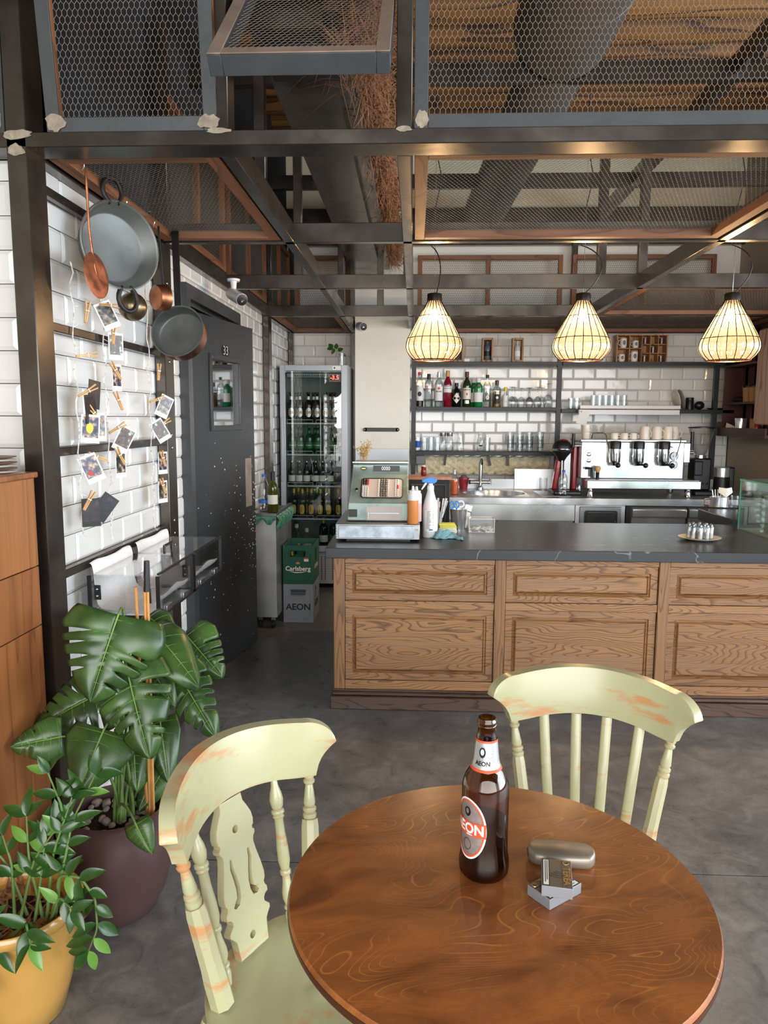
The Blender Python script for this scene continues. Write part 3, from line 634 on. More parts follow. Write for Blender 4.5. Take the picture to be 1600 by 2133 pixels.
def photomat(i, dark):
    m, nt, b_, N, L = newmat('photo_print'); b_.inputs['Roughness'].default_value = .25
    tc = N.new('ShaderNodeTexCoord'); mp = N.new('ShaderNodeMapping'); mp.inputs['Location'].default_value = (i*3.1, i*1.7, 0); L.new(tc.outputs['Object'], mp.inputs[0])
    v = N.new('ShaderNodeTexNoise'); v.inputs['Scale'].default_value = 55; v.inputs['Detail'].default_value = 3; L.new(mp.outputs[0], v.inputs['Vector'])
    r = N.new('ShaderNodeValToRGB'); e = r.color_ramp.elements
    cols = [('#15161b', '#3c3f46', '#8b7a66', '#d8c7a2'), ('#101218', '#5a2622', '#3f5a3a', '#cfd0d2'), ('#1c1c22', '#2c3a63', '#a68b6d', '#e3e3df')][i % 3]
    if dark: cols = ('#17141a', '#1f1a20', '#2a2226', '#3b3438')
    e[0].position = .3; e[0].color = lin(cols[0]); e[1].position = .7; e[1].color = lin(cols[3])
    for p_, c_ in ((.45, cols[1]), (.57, cols[2])): k = e.new(p_); k.color = lin(c_)
    L.new(v.outputs['Fac'], r.inputs[0]); L.new(r.outputs[0], b_.inputs['Base Color']); return m
M['card'] = pbr('photo_card', '#e8e6e1', .4)
PM = [photomat(i, 0) for i in range(3)]; PMD = photomat(3, 1)
PH = [(2.644, 1.856, 50, 25, 0), (2.710, 1.754, 35, 0, 0), (2.708, 1.641, 10, 0, 0), (2.507, 1.574, 15, -8, 1), (2.476, 1.525, 12, 5, 1), (2.465, 1.458, 55, -4, 0), (2.523, 1.463, 42, 0, 0), (2.753, 1.415, 50, -28, 0), (2.462, 1.324, 60, 22, 0), (2.711, 1.321, 15, 0, 0), (2.443, 1.175, 55, 0, 1), (2.550, 1.180, 50, -38, 1), (3.215, 1.544, 45, -25, 0), (3.155, 1.440, 50, 30, 0), (3.172, 1.300, 20, 0, 0), (3.160, 1.175, 20, 0, 0)]
PL = ['instant photo beside the ladle, topmost on the middle string', 'instant photo on the middle string just below the upper rail', 'instant photo seen edge-on, third on the middle string', 'dark instant photo turned sideways, upper on the left string',
      'dark narrow instant photo just above the yellow-marked pair', 'instant photo with yellow patch on the left string', 'instant photo tucked right of the one with yellow patch', 'tilted instant photo crossing the lower rail on the middle string',
      'tilted instant photo with red patch on the left string', 'instant photo turned sideways on the middle string below the rail', 'black-backed instant photo at the bottom of the left string', 'black-backed instant photo fanned out at lower left string',
      'tilted instant photo, topmost on the right string', 'diamond-tilted instant photo, second on the right string', 'instant photo turned sideways, third on the right string', 'instant photo lowest on the right string']
for i, ((y, z, yaw, roll, dk), lb) in enumerate(zip(PH, PL)):
    a = math.radians(yaw); nrm = Vector((math.cos(a), -math.sin(a), 0)); m = nframe((0, 0, 0), nrm, (0, 0, 1)) @ Matrix.Rotation(math.radians(roll), 4, 'Z')
    t = thing('instant_photo', lb, 'photo', (-1.098, y, z), group='instant photos pegged to strings')
    s_ = 1.12
    B().bx(-.027*s_, .027*s_, -.043*s_, .043*s_, -.0006, .0006, m).build('card', 'black' if dk else 'card', t, smooth=0)
    B().bx(-.023*s_, .023*s_, -.027*s_, .036*s_, .0006, .0010, m).build('picture', PMD if dk else PM[i % 3], t, smooth=0)
    if i == 5: B().prism([(.012*math.cos(q*.6)-.002, .018*math.sin(q*.6)) for q in range(10)], .0004, m @ Matrix.Translation((0, .002, .0011))).build('yellow_patch', pbr('yellow_print', '#e8c23c', .4), t, smooth=0)
    if i == 8: B().prism([(.009*math.cos(q*.6)-.01, .009*math.sin(q*.6)-.016) for q in range(10)], .0004, m @ Matrix.Translation((0, .002, .0011))).build('red_patch', pbr('red_print', '#b5352b', .4), t, smooth=0)
PG = [(2.460, 1.842, 10), (2.673, 1.793, 5), (2.445, 1.701, 80), (2.682, 1.665, -30), (2.440, 1.583, 60), (2.485, 1.509, -40), (2.698, 1.557, -20), (2.674, 1.457, 60), (2.497, 1.360, -70), (2.691, 1.355, -25), (2.410, 1.220, 30), (3.136, 1.688, 5), (3.107, 1.572, 70), (3.176, 1.471, 60), (3.155, 1.320, -15), (3.144, 1.202, -15), (2.649, 1.892, 90)]
PGL = ['topmost peg on the left string', 'peg on the middle string just above the upper rail', 'peg on the left string under the upper rail', 'peg on the middle string below the upper rail', 'peg holding the sideways dark photo', 'peg over the photo with yellow patch', 'peg at mid height of the middle string',
       'peg holding the tilted photo at the lower rail', 'peg holding the photo with red patch', 'peg on the middle string below the lower rail', 'peg holding the two black-backed photos', 'upright peg high on the right string', 'peg over the topmost photo of the right string', 'peg by the diamond-tilted photo', 'third peg down the right string', 'lowest peg on the right string', 'peg beside the ladle bowl']
def peg_parts(t):
    for s_ in (-1, 1):
        B().add(*(lambda q: (q.v, q.f))(B().prism([(s_*.0005, -.036), (s_*.004, -.034), (s_*.005, .0), (s_*.009, .034), (s_*.005, .036), (s_*.001, .004)], .009, z0=-.0045))).build('jaw', 'pegwood', t, smooth=0)
    B().tube([(-.0075, .004, 0), (-.006, .004, .006), (.006, .004, .006), (.0075, .004, 0), (.006, .004, -.006), (-.006, .004, -.006)], .0008, 5, True).build('spring', 'chrome', t)
peg0 = None
for (y, z, rl), lb in zip(PG, PGL):
    m = nframe((-1.09, y, z), (math.cos(.8), -math.sin(.8), 0), (0, 0, 1)) @ Matrix.Rotation(math.radians(-rl), 4, 'Z')
    if peg0 is None: peg0 = thing('clothes_peg', 'x', 'peg', group='wooden pegs on the strings'); peg_parts(peg0); o = peg0; KID[peg0.name] = kids(peg0)
    else: o = dup(peg0, (0, 0, 0))
    o['label'] = 'small wooden '+lb.replace('topmost peg', 'clothes peg, topmost') if 'topmost peg' in lb else 'small wooden '+lb
    o.matrix_basis = m
# ============================================================ ACRYLIC BOXES ON THE WALL FRAME
M['liner'] = pbr('white_crinkled_liner', '#f0eeeb', .7, bump=.8, bs=14)
def acbox(label, y0, y1, x0=-1.128, x1=-.882, z0=.815, z1=.952, hinge=True):
    t = thing('acrylic_display_box', label, 'box', (x0, y0, z0), group='clear acrylic boxes on the tiled wall'); w_ = .004
    b = B(); b.bx(x0, x1, y0, y0+w_, z0, z1); b.bx(x0, x1, y1-w_, y1, z0, z1); b.bx(x1-w_, x1, y0+w_, y1-w_, z0, z1); b.bx(x0, x1-w_, y0+w_, y1-w_, z0, z0+w_)
    b.build('tank', 'acrylic', t, world=True, smooth=0)
    B().bx(x0+.02, x1+.004, y0, y1, z1+.001, z1+.006).build('lid', 'acrylic', t, world=True, smooth=0)
    r = .0055
    for p, q in (((x0, y0), (x1, y0)), ((x1, y0), (x1, y1)), ((x1, y1), (x0, y1))):
        B().bx(min(p[0], q[0])-r, max(p[0], q[0])+r, min(p[1], q[1])-r, max(p[1], q[1])+r, z0-.012, z0-.001).build('bottom_rail', 'black', t, world=True, bevel=.001)
    for (px_, py_) in ((x0+.006, y0), (x1, y0), (x1, y1)): B().bx(px_-r, px_+r, py_-r, py_+r, z0, z1+.001).build('corner_bar', 'black', t, world=True)
    B().bx(x1-.002, x1+.007, y0, y1, z1+.006, z1+.012).build('top_rail', 'black', t, world=True, bevel=.001)
    for (px_, pz_) in ((x0+.035, z0+.08), (x1-.035, z0+.07)):
        B().bx(px_-.012, px_+.012, y0-.004, y0, pz_-.026, pz_+.026).build('bracket', 'blackmetal', t, world=True, bevel=.002)
        for dz in (-.012, .012): B().ball((px_, y0-.005, pz_+dz), .0045, 8, 6).build('bracket_screw', 'chrome', t, world=True)
    for py_ in (y0+.10, y1-.10): B().bx(x1+.001, x1+.006, py_-.03, py_+.03, z0-.004, z0+.018).build('clip', 'inoxdark', t, world=True, bevel=.002)
    # white liner sheet sagging inside and folded over the wall rail
    nx, ny = 12, 10; prof = [(x0-.006, .985), (x0+.006, .998), (x0+.016, .97), (x0+.016, .90), (x0+.022, .835), (x0+.05, .824), (x0+.12, .823), (x0+.19, .824), (x1-.015, .845), (x1-.010, .875)]
    vs = [(p[0]+R.uniform(0, .003), lerp(y0+.014, y1-.014, j/ny), p[1]+R.uniform(0, .004)+(.008*math.sin(j*.9+k) if k in (0, 9) else 0)) for k, p in enumerate(prof) for j in range(ny+1)]
    fs = [(k*(ny+1)+j, k*(ny+1)+j+1, (k+1)*(ny+1)+j+1, (k+1)*(ny+1)+j) for k in range(len(prof)-1) for j in range(ny)]
    o = B().add(vs, fs).build('paper_liner', 'liner', t, world=True, smooth=180); md = o.modifiers.new('s', 'SOLIDIFY'); md.thickness = .0008; md.offset = 0
    s2 = o.modifiers.new('ss', 'SUBSURF'); s2.levels = s2.render_levels = 1
    return t
t1 = acbox('clear acrylic box with white liner and black rails, nearer of two', 2.455, 2.845)
t2 = acbox('clear acrylic box with white liner, farther one beside the door', 2.872, 3.280)
B().tube([(-.995, 2.86, .957), (-.995, 2.86, .988), (-.995, 2.95, .988), (-.995, 2.95, .957)], .006, 8).build('lid_handle', 'black', t1, world=True)

# ============================================================ WOODEN CABINET
M['walnut'] = wood('warm_veneer', '#a26b3d', '#754525', (9, 9, .55), 7, .03, .36, .2, .6, '#884f2a', lsoft=.5, bump=.03)
t = thing('wooden_cabinet', 'tall warm brown veneered cabinet against the tiled wall', 'cabinet', (-1.5, 1.7, 0))
B().bx(-1.8, -1.150, 1.20, 2.165, .0, 1.315).build('carcass', 'walnut', t, world=True, bevel=.002)
for z0_, z1_ in ((.02, .870), (.873, 1.052), (1.055, 1.318)): B().bx(-1.150, -1.128, 1.20, 2.135, z0_, z1_).build('side_panel', 'walnut', t, world=True, bevel=.0015)
B().bx(-1.82, -1.122, 1.18, 2.15, 1.318, 1.336).build('top', 'walnut', t, world=True, bevel=.004)
M['saucer'] = pbr('brown_glazed_stoneware', '#6e5344', .4, var=.3, vs=20); M['cream'] = pbr('cream_glaze', '#d9cfc0', .3)
for i in range(6):
    o = B().lathe([(0, 0), (.035, 0), (.058, .005), (.060, .0075), (.056, .0078), (.034, .003), (0, .003)], 28).build('saucer', 'saucer' if i % 2 else 'cream', None, smooth=50, loc=(-1.205+R.uniform(-.002, .002), 2.065, 1.3365+i*.0082))
    tag(o, ['cream', 'brown'][i % 2]+' saucer stacked on the cabinet, '+['at the bottom of the pile', 'second from the bottom', 'third from the bottom', 'third from the top', 'second from the top', 'on top of the pile'][i], 'saucer', 'saucers stacked on the cabinet')
# ============================================================ PLANTS
def leafmat(name, c1, c2, rough=.28):
    m, nt, b_, N, L = newmat(name); tc = N.new('ShaderNodeTexCoord'); n = N.new('ShaderNodeTexNoise'); n.inputs['Scale'].default_value = 14; n.inputs['Detail'].default_value = 3
    L.new(tc.outputs['Object'], n.inputs['Vector']); r = N.new('ShaderNodeValToRGB'); r.color_ramp.elements[0].color = lin(c1); r.color_ramp.elements[1].color = lin(c2); r.color_ramp.elements[0].position = .35; r.color_ramp.elements[1].position = .7
    L.new(n.outputs['Fac'], r.inputs[0]); L.new(r.outputs[0], b_.inputs['Base Color']); b_.inputs['Roughness'].default_value = rough; b_.inputs['Specular IOR Level'].default_value = .5
    return m
M['monstera'] = leafmat('monstera_leaf', '#2b4420', '#46652f', .30); M['leaflet'] = leafmat('glossy_leaflet', '#20401a', '#456f2c', .24); M['leafpale'] = leafmat('pale_leaflet', '#5d8a3a', '#7ba44b', .3)
M['stem'] = pbr('green_stem', '#5d7a3c', .5, var=.2, vs=20); M['vein'] = pbr('pale_vein', '#6d8f45', .4); M['soil'] = pbr('potting_soil', '#2a211b', .95, bump=1, bs=90)
def bez(p, q, s, k, n):
    p, q, s, k = map(Vector, (p, q, s, k)); return [p*(1-t)**3+q*3*t*(1-t)**2+s*3*t*t*(1-t)+k*t**3 for t in [i/n for i in range(n+1)]]
def monstera(t, base, tip, w, nrm, slots=True, droop=.12, root=None, curl=.18, nl=6, seed=0):
    rr = random.Random(seed*7+3); A = Vector(base); T = Vector(tip); d = T-A; Lh = d.length; d.normalize(); n = Vector(nrm); n = (n-d*n.dot(d)).normalized(); s = d.cross(n)
    def mid(v): return A+d*(Lh*v)+n*(-droop*Lh*v*v+.25*droop*Lh*v)
    def half(v): return w/2*(max(0., 1-max(0, v-.18)/.82)**.62)*(.86+.14*min(1, v/.18))
    b = B(); NV, NU = 6, 10
    def put(sd, v, u, extra=0.):
        hw = half(min(v, 1))
        q = mid(min(1, v+.10*u*(1-v)))+s*(sd*u*hw)-d*(Lh*.20*(u**1.5)*max(0, 1-v/.30))*(1-.35*u)
        z = -curl*w*(u*u)*.6+.10*w*u*(1-u)+.012*w*math.sin(v*9+sd*1.3+seed)*u+extra
        return q+n*z
    for sd in (-1, 1):
        # slot positions along the midrib on this side
        cuts = sorted(rr.sample([.20, .33, .46, .60, .73], 4 if w > .15 else 2)) if slots else []
        cuts = [c_+rr.uniform(-.02, .02) for c_ in cuts]; ed = [0.]+cuts+[1.]; wd = [0]+[rr.uniform(.016, .034) for _ in cuts]+[0]; us = [1]+[rr.uniform(.26, .55) for _ in cuts]+[1]
        for k in range(len(ed)-1):
            vs = []
            for i in range(NV+1):
                f = i/NV
                for j in range(NU+1):
                    u = j/NU
                    g0 = wd[k]*max(0, (u-us[k])/(1-us[k]+1e-6))**.45 if u > us[k] else 0; g1 = wd[k+1]*max(0, (u-us[k+1])/(1-us[k+1]+1e-6))**.45 if u > us[k+1] else 0
                    sw = .16*u                                  # veins slant towards the tip
                    v = lerp(ed[k]+g0, ed[k+1]-g1, f); ue = u*(1-.05*(2*f-1)**4) if slots else u
                    vs.append(put(sd, min(1, v+sw*v*(1-v)*1.6), ue, .010*w*math.sin(PI*f)*math.sin(PI*u)))
            fs = [(i*(NU+1)+j, i*(NU+1)+j+1, (i+1)*(NU+1)+j+1, (i+1)*(NU+1)+j) for i in range(NV) for j in range(NU)]
            if sd < 0: fs = [f_[::-1] for f_ in fs]
            b.add(vs, fs)
    me = b.mesh('leaf', 'monstera', 0); bm = bmesh.new(); bm.from_mesh(me); bmesh.ops.remove_doubles(bm, verts=bm.verts, dist=.0006); bm.to_mesh(me); bm.free()
    me.polygons.foreach_set('use_smooth', [True]*len(me.polygons)); me.transform(t.matrix_basis.inverted())
    o = link('leaf', me, t); md = o.modifiers.new('s', 'SOLIDIFY'); md.thickness = .0009
    vo = B().tube([tuple(mid(i/8)+n*.0012) for i in range(9)], [.0030*(1-.8*i/8) for i in range(9)], 6).build('midrib', 'vein', t, world=True); vo.parent = o
    vb = B()
    for sd in (-1, 1):
        for v in (.06, .22, .36, .50, .64, .78): vb.tube([tuple(put(sd, min(1, v+.16*u*v*(1-v)*1.6), u, .0010)) for u in (.02, .3, .6, .85)], [.0009, .0007, .0005, .0003], 4)
    vo = vb.build('side_veins', 'vein', t, world=True, kind='stuff'); vo.parent = o
    if root is not None:
        c1 = Vector(root)+Vector((0, 0, .55))*(A-Vector(root)).length*.9; c2 = A-d*.10*max(.3, Lh/.2)
        pt = bez(root, c1, c2, A, 12); B().tube([tuple(p) for p in pt], [.0055-.0025*i/12 for i in range(13)], 7).build('petiole', 'stem', t, world=True, smooth=60)
mp_ = thing('potted_monstera', 'large split-leaf plant in a purple-brown pot with pebbles and bamboo canes', 'plant', (-.893, 2.062, 0))
M['purplepot'] = pbr('purple_brown_glaze', '#523c3c', .33, var=.12, vs=3, spec=.5)
prof = [(0, 0), (.095, 0), (.105, .008), (.138, .07), (.158, .15), (.162, .21), (.155, .27), (.143, .318), (.147, .33), (.138, .334), (.134, .318), (.13, .29), (0, .29)]
B().lathe(prof, 56).build('pot', 'purplepot', mp_, smooth=60)
B().lathe([(0, .292), (.133, .292)], 40).build('soil', 'soil', mp_)
M['pebble'] = pbr('grey_pebble', '#9a9289', .8, var=.3, vs=30, bump=.3, bs=60)
for i in range(46):
    a = R.uniform(0, 2*PI); q = .122*math.sqrt(R.random()); s_ = R.uniform(.009, .019)
    B().ball((0, 0, 0), s_, 8, 5, (1, R.uniform(.6, .9), R.uniform(.45, .7))).build('pebble', 'pebble', mp_, smooth=60, loc=(q*math.cos(a), q*math.sin(a), .298+R.uniform(0, .006)), rot=(R.uniform(-.4, .4), R.uniform(-.4, .4), R.uniform(0, 6)))
LV = [((-.834, 2.0, .944), (-.875, 1.90, .757), .25, (.25, -.75, .6), 1), ((-.804, 2.15, .864), (-.640, 2.05, .755), .15, (.3, -.5, .8), 0), ((-.743, 2.3, .80), (-.625, 2.24, .70), .15, (.3, -.9, .3), 1),
      ((-.745, 2.2, .72), (-.611, 2.10, .573), .14, (.2, -.9, .4), 1), ((-.817, 2.0, .789), (-.735, 1.90, .600), .19, (.15, -.9, .35), 1), ((-.990, 1.95, .600), (-1.10, 1.88, .600), .125, (.1, -.9, .4), 1),
      ((-.868, 1.95, .625), (-.900, 1.86, .510), .175, (.1, -.8, .5), 0), ((-.844, 2.1, .540), (-.815, 2.02, .425), .12, (.1, -.95, .2), 0), ((-.781, 2.15, .575), (-.735, 2.07, .43), .10, (.3, -.9, .2), 0),
      ((-.925, 2.15, .67), (-1.10, 2.04, .60), .19, (.0, -.8, .5), 1), ((-.819, 2.12, .79), (-.712, 2.05, .68), .10, (.2, -.8, .5), 0), ((-.757, 2.15, .44), (-.805, 2.05, .345), .10, (.3, -.9, .4), 0), ((-.764, 1.885, .385), (-.712, 1.855, .308), .082, (.1, -.98, .1), 0), ((-.845, 2.25, .87), (-.75, 2.2, .82), .10, (.0, -.6, .8), 0)]
for i, (a_, c_, w_, nr_, sl) in enumerate(LV):
    w_ *= 1.2 if i not in (5, 12) else 1.05; c_ = tuple(c_[q]+(c_[q]-a_[q])*(.14 if i not in (5, 12) else .0) for q in range(3))
    monstera(mp_, a_, c_, w_, nr_, bool(sl), droop=.16, root=(-.87+R.uniform(-.03, .05), 2.05+R.uniform(-.03, .03), .30), seed=i, nl=6 if w_ > .15 else 5)
M['cane'] = pbr('bamboo_cane', '#c08a4c', .5, var=.2, vs=20)
B().cyl((-.80, 2.07, .29), (-.805, 2.06, 1.01), .0045, n=8).build('cane', 'cane', mp_, world=True)
for k in range(3): B().cyl((-.785+.006*k, 2.05+.004*(k % 2), .29), (-.772+.004*k, 2.045+.004*(k % 2), 1.04), .004, n=8).build('cane', 'cane', mp_, world=True)
B().cyl((-.768, 2.047, 1.0), (-.765, 2.047, 1.09), .0095, .008, 10).build('tape_wrap', 'black', mp_, world=True)
# yellow pot plant
M['yellowpot'] = pbr('ochre_yellow_glaze', '#c2954d', .22, var=.1, vs=6, spec=.6, rvar=.06, coat=.4)
zp = thing('potted_zamia', 'glossy leaved plant in an ochre yellow glazed pot on the floor', 'plant', (-.985, 1.662, 0))
B().lathe([(0, 0), (.096, 0), (.104, .006), (.124, .08), (.139, .17), (.145, .262), (.149, .270), (.156, .278), (.158, .292), (.150, .302), (.141, .298), (.137, .27), (0, .262)], 56).build('pot', 'yellowpot', zp, smooth=60)
B().lathe([(0, .266), (.136, .266)], 40).build('soil', 'soil', zp)
b = B()
for _ in range(60):
    a = R.uniform(0, 6.28); q = .12*math.sqrt(R.random()); p = Vector((q*math.cos(a), q*math.sin(a), .272)); d = Vector((R.gauss(0, 1), R.gauss(0, 1), R.uniform(0, .5))).normalized()*.03; s_ = d.cross(Vector((0, 0, 1))).normalized()*.006
    b.add([p-d, p+s_, p+d+Vector((0, 0, .008)), p-s_], [(0, 1, 2, 3)])
b.build('dead_leaves', pbr('dry_leaf_litter', '#7d5638', .8, var=.3, vs=30), zp, smooth=0, kind='stuff')
def leaflet_mesh(l=.055, w_=.021, mt='leaflet'):
    vs = []; n = 8
    for i in range(n+1):
        t = i/n; hw = w_/2*(math.sin(PI*t**.8)**.8) if 0 < i < n else 0.0004; z = -.25*l*t*t+.04*l
        vs += [(-hw, l*t, z+hw*.35), (0, l*t, z-.0006), (hw, l*t, z+hw*.35)]
    fs = []
    for i in range(n): a = i*3; fs += [(a, a+1, a+4, a+3), (a+1, a+2, a+5, a+4)]
    me = B().add(vs, fs).mesh('leaf', mt, 0); me.polygons.foreach_set('use_smooth', [True]*len(me.polygons)); return me
LM = [leaflet_mesh(.052, .023), leaflet_mesh(.062, .022), leaflet_mesh(.044, .022), leaflet_mesh(.05, .02, 'leafpale')]
ST = [[(-.869, 1.62, .303), (-.842, 1.64, .429), (-.829, 1.66, .517), (-.775, 1.68, .629)], [(-.9, 1.63, .28), (-.932, 1.64, .426), (-.943, 1.66, .527)], [(-.965, 1.62, .27), (-.975, 1.64, .412), (-1.006, 1.66, .474)],
      [(-.87, 1.63, .27), (-.849, 1.62, .400), (-.787, 1.60, .411), (-.752, 1.60, .355), (-.751, 1.60, .276), (-.775, 1.60, .22)], [(-.88, 1.66, .27), (-.848, 1.66, .541), (-.883, 1.66, .64)], [(-.935, 1.60, .28), (-.95, 1.50, .27), (-1.0, 1.47, .19), (-1.02, 1.465, .13)],
      [(-.89, 1.63, .28), (-.872, 1.64, .44), (-.826, 1.66, .58)], [(-.951, 1.62, .28), (-.92, 1.64, .426), (-.864, 1.66, .504)], [(-.98, 1.60, .27), (-1.02, 1.55, .32), (-1.06, 1.50, .26)], [(-.916, 1.62, .27), (-.897, 1.64, .415), (-.898, 1.66, .478)], [(-.88, 1.62, .27), (-.84, 1.60, .359), (-.80, 1.58, .34)],
      [(-.95, 1.65, .27), (-1.0, 1.66, .40), (-1.05, 1.66, .46)], [(-.90, 1.57, .28), (-.885, 1.53, .34), (-.86, 1.50, .31)], [(-.97, 1.57, .27), (-.975, 1.52, .36), (-.99, 1.48, .38)]]
for si, P_ in enumerate(ST):
    pts = []
    for a_, c_ in zip(P_[:-1], P_[1:]): pts += [Vector(a_).lerp(Vector(c_), k/5) for k in range(5)]
    pts.append(Vector(P_[-1])); sm = [pts[0]]+[(pts[i-1]+pts[i]*2+pts[i+1])/4 for i in range(1, len(pts)-1)]+[pts[-1]]
    so = B().tube([tuple(p) for p in sm], [.0045-.0028*i/len(sm) for i in range(len(sm))], 7).build('stem', 'stem', zp, world=True, smooth=60)
    for i in range(max(3, len(sm)//4), len(sm)):
        if i % 3 != 1 and i != len(sm)-1: continue
        tdir = (sm[min(i+1, len(sm)-1)]-sm[i-1]).normalized()
        for sd in (-1, 1, 0) if i >= len(sm)-2 else (-1, 1):
            side = tdir.cross(Vector((.1, -1, .25))).normalized()*sd; d = (side*1.1+tdir*.8+Vector((R.gauss(0, .2), R.gauss(-.15, .2), R.gauss(0, .15)))).normalized()
            up = Vector((.1+R.gauss(0, .3), -.7, .7)); z = (up-d*up.dot(d)).normalized(); x = d.cross(z); m = Matrix((x, d, z)).transposed().to_4x4(); m.translation = sm[i]
            o = link('leaf', LM[R.choice((0, 1, 2, 0, 1, 3))], so); o.matrix_basis = zp.matrix_basis.inverted() @ m @ Matrix.Scale(R.uniform(.9, 1.3), 4)
# ============================================================ BOTTLES (shared maker)
M['beerbrown'] = pbr('brown_bottle_glass', '#1f120b', .08, 0, spec=.7)
M['beergreen'] = pbr('green_bottle_glass', '#0f3a1e', .08, 0, spec=.7)
M['beerdark'] = pbr('dark_bottle_glass', '#101413', .08, 0, spec=.7)
M['goldfoil'] = pbr('gold_foil', '#b79a3a', .35, .7, var=.1, vs=60)
M['silverlabel'] = pbr('silver_paper_label', '#c9c8c4', .35, .4)
M['redprint'] = pbr('red_print', '#d5452c', .5); M['whiteprint'] = pbr('white_print', '#f2f2f0', .5); M['blackprint'] = pbr('black_print', '#141414', .5)
M['greenlabel'] = pbr('green_paper_label', '#1f6a3a', .5); M['yellowlabel'] = pbr('yellow_paper_label', '#d8b73c', .5); M['whitelabel'] = pbr('white_paper_label', '#e4e3df', .55)
M['bluelabel'] = pbr('blue_print', '#2f55a8', .5); M['bluecap'] = pbr('blue_plastic', '#2f7fd0', .35)
def bprof(r, hs, ht, rn=.0135, base=.004):
    """bottle profile: body radius r, shoulder start hs, total ht"""
    return [(0, 0), (r*.86, 0), (r, base+.002), (r, hs), (r*.97, hs+(ht-hs)*.12), (r*.80, hs+(ht-hs)*.28), (rn*1.15, hs+(ht-hs)*.46), (rn, hs+(ht-hs)*.6), (rn*.95, ht-.014), (rn*1.12, ht-.012), (rn*1.12, ht-.004), (rn, ht), (0, ht)]
def band(r, z0, z1, a0=-90, half=180, n=20):
    """paper label wrapped round a bottle, centred on angle a0 (deg)"""
    vs = []; m = n if half < 180 else n
    for i in range(m+1):
        a = math.radians(a0-half+2*half*i/m); vs += [(r*math.cos(a), r*math.sin(a), z0), (r*math.cos(a), r*math.sin(a), z1)]
    return B().add(vs, [(2*i, 2*i+2, 2*i+3, 2*i+1) for i in range(m)])
def oval(r, zc, hw, hh, a0=-90, n=24, sq=2.0):
    """oval label on the curved wall: hw half width along the arc, hh half height"""
    vs = [(r*math.cos(math.radians(a0)), r*math.sin(math.radians(a0)), zc)]; rings = 3
    for q in range(1, rings+1):
        for i in range(n):
            t = 2*PI*i/n; c_, s_ = math.cos(t), math.sin(t); u = q/rings*hw*math.copysign(abs(c_)**(2/sq), c_); v = q/rings*hh*math.copysign(abs(s_)**(2/sq), s_)
            a = math.radians(a0)+u/r; vs.append((r*math.cos(a), r*math.sin(a), zc+v))
    fs = [(0, 1+i, 1+(i+1) % n) for i in range(n)]
    for q in range(rings-1):
        for i in range(n): a = 1+q*n+i; b_ = 1+q*n+(i+1) % n; fs.append((a, a+n, b_+n, b_))
    return B().add(vs, fs)
def wraptext(s, size, mat, parent, r, zc, a0=-90, bold=0., sx=1., name='lettering'):
    def wp(v): a = math.radians(a0)+v.x/r; return (r*math.cos(a), r*math.sin(a), zc+v.y)
    return text(s, size, mat, parent, None, name, bold, wp, sx)
def bottle(name, label, loc, r, hs, ht, mat, cap=None, caph=.01, capr=None, rn=.0135, parts=(), cat='bottle', group=None, n=24, prof=None, rz=0.):
    t = thing(name, label, cat, loc, rz, group)
    B().lathe(prof or bprof(r, hs, ht, rn), n).build('glass_body' if mat not in ('white',) else 'body', mat, t, smooth=50)
    if cap: cr = capr or rn*1.25; B().lathe([(cr, ht-caph), (cr, ht+.002), (cr*.8, ht+.004), (0, ht+.004)], 18).build('cap', cap, t, smooth=50)
    for p in parts: p(t)
    return t
def P_band(z0, z1, mat, r, half=180, nm='label', a0=-90): return lambda t: band(r*1.012, z0, z1, a0, half).build(nm, mat, t, smooth=60)
def P_oval(zc, hw, hh, mat, r, nm='label', a0=-90, k=1.014, sq=2.): return lambda t: oval(r*k, zc, hw, hh, a0, sq=sq).build(nm, mat, t, smooth=60)
def P_text(s, size, mat, r, zc, k=1.03, bold=0., a0=-90, sx=1.): return lambda t: wraptext(s, size, mat, t, r*k, zc, a0, bold, sx)
def P_fill(r, z1, mat, nm='liquid'): return lambda t: B().lathe([(0, .004), (r*.93, .005), (r*.94, z1), (0, z1)], 20).build(nm, mat, t, smooth=50)

# ============================================================ FRIDGE
M['fridgegrey'] = pbr('fridge_grey', '#a9adb2', .35, .2); M['fridgein'] = pbr('fridge_inside', '#8d9a98', .4); M['shelfwire'] = pbr('white_coated_wire', '#c6cfcf', .4)
FX0, FX1, FY0, FY1 = -1.150, -.575, 6.33, 6.93
t = thing('glass_door_fridge', 'tall grey glass-door drinks fridge in the tiled corner', 'fridge', (-.86, 6.6, 0))
b = B(); b.bx(FX0, FX1, FY0, FY1, .05, .33); b.bx(FX0, FX0+.03, FY0, FY1, .33, 1.94); b.bx(FX1-.03, FX1, FY0, FY1, .33, 1.94); b.bx(FX0+.03, FX1-.03, FY0, FY1, 1.88, 1.94); b.bx(FX0+.03, FX1-.03, FY1-.03, FY1, .33, 1.88)
b.build('cabinet', 'fridgegrey', t, world=True)
B().bx(FX0+.031, FX1-.031, FY1-.034, FY1-.031, .33, 1.88).build('lining', 'fridgein', t, world=True)
fw = .042
for (x0, x1, z0, z1) in ((FX0, FX0+fw, .34, 1.938), (FX1-fw*1.25, FX1, .34, 1.938), (FX0+fw, FX1-fw*1.25, 1.89, 1.938), (FX0+fw, FX1-fw*1.25, .34, .39)):
    B().bx(x0, x1, FY0-.045, FY0-.001, z0, z1).build('door_frame', 'fridgegrey', t, world=True, bevel=.003)
B().bx(FX0+fw, FX1-fw*1.25, FY0-.03, FY0-.024, .39, 1.89).build('door_glass', 'paneglass', t, world=True, smooth=0)
B().bx(FX0+.012, FX0+.03, FY0-.075, FY0-.05, .95, 1.50).build('door_handle', 'fridgegrey', t, world=True, bevel=.004)
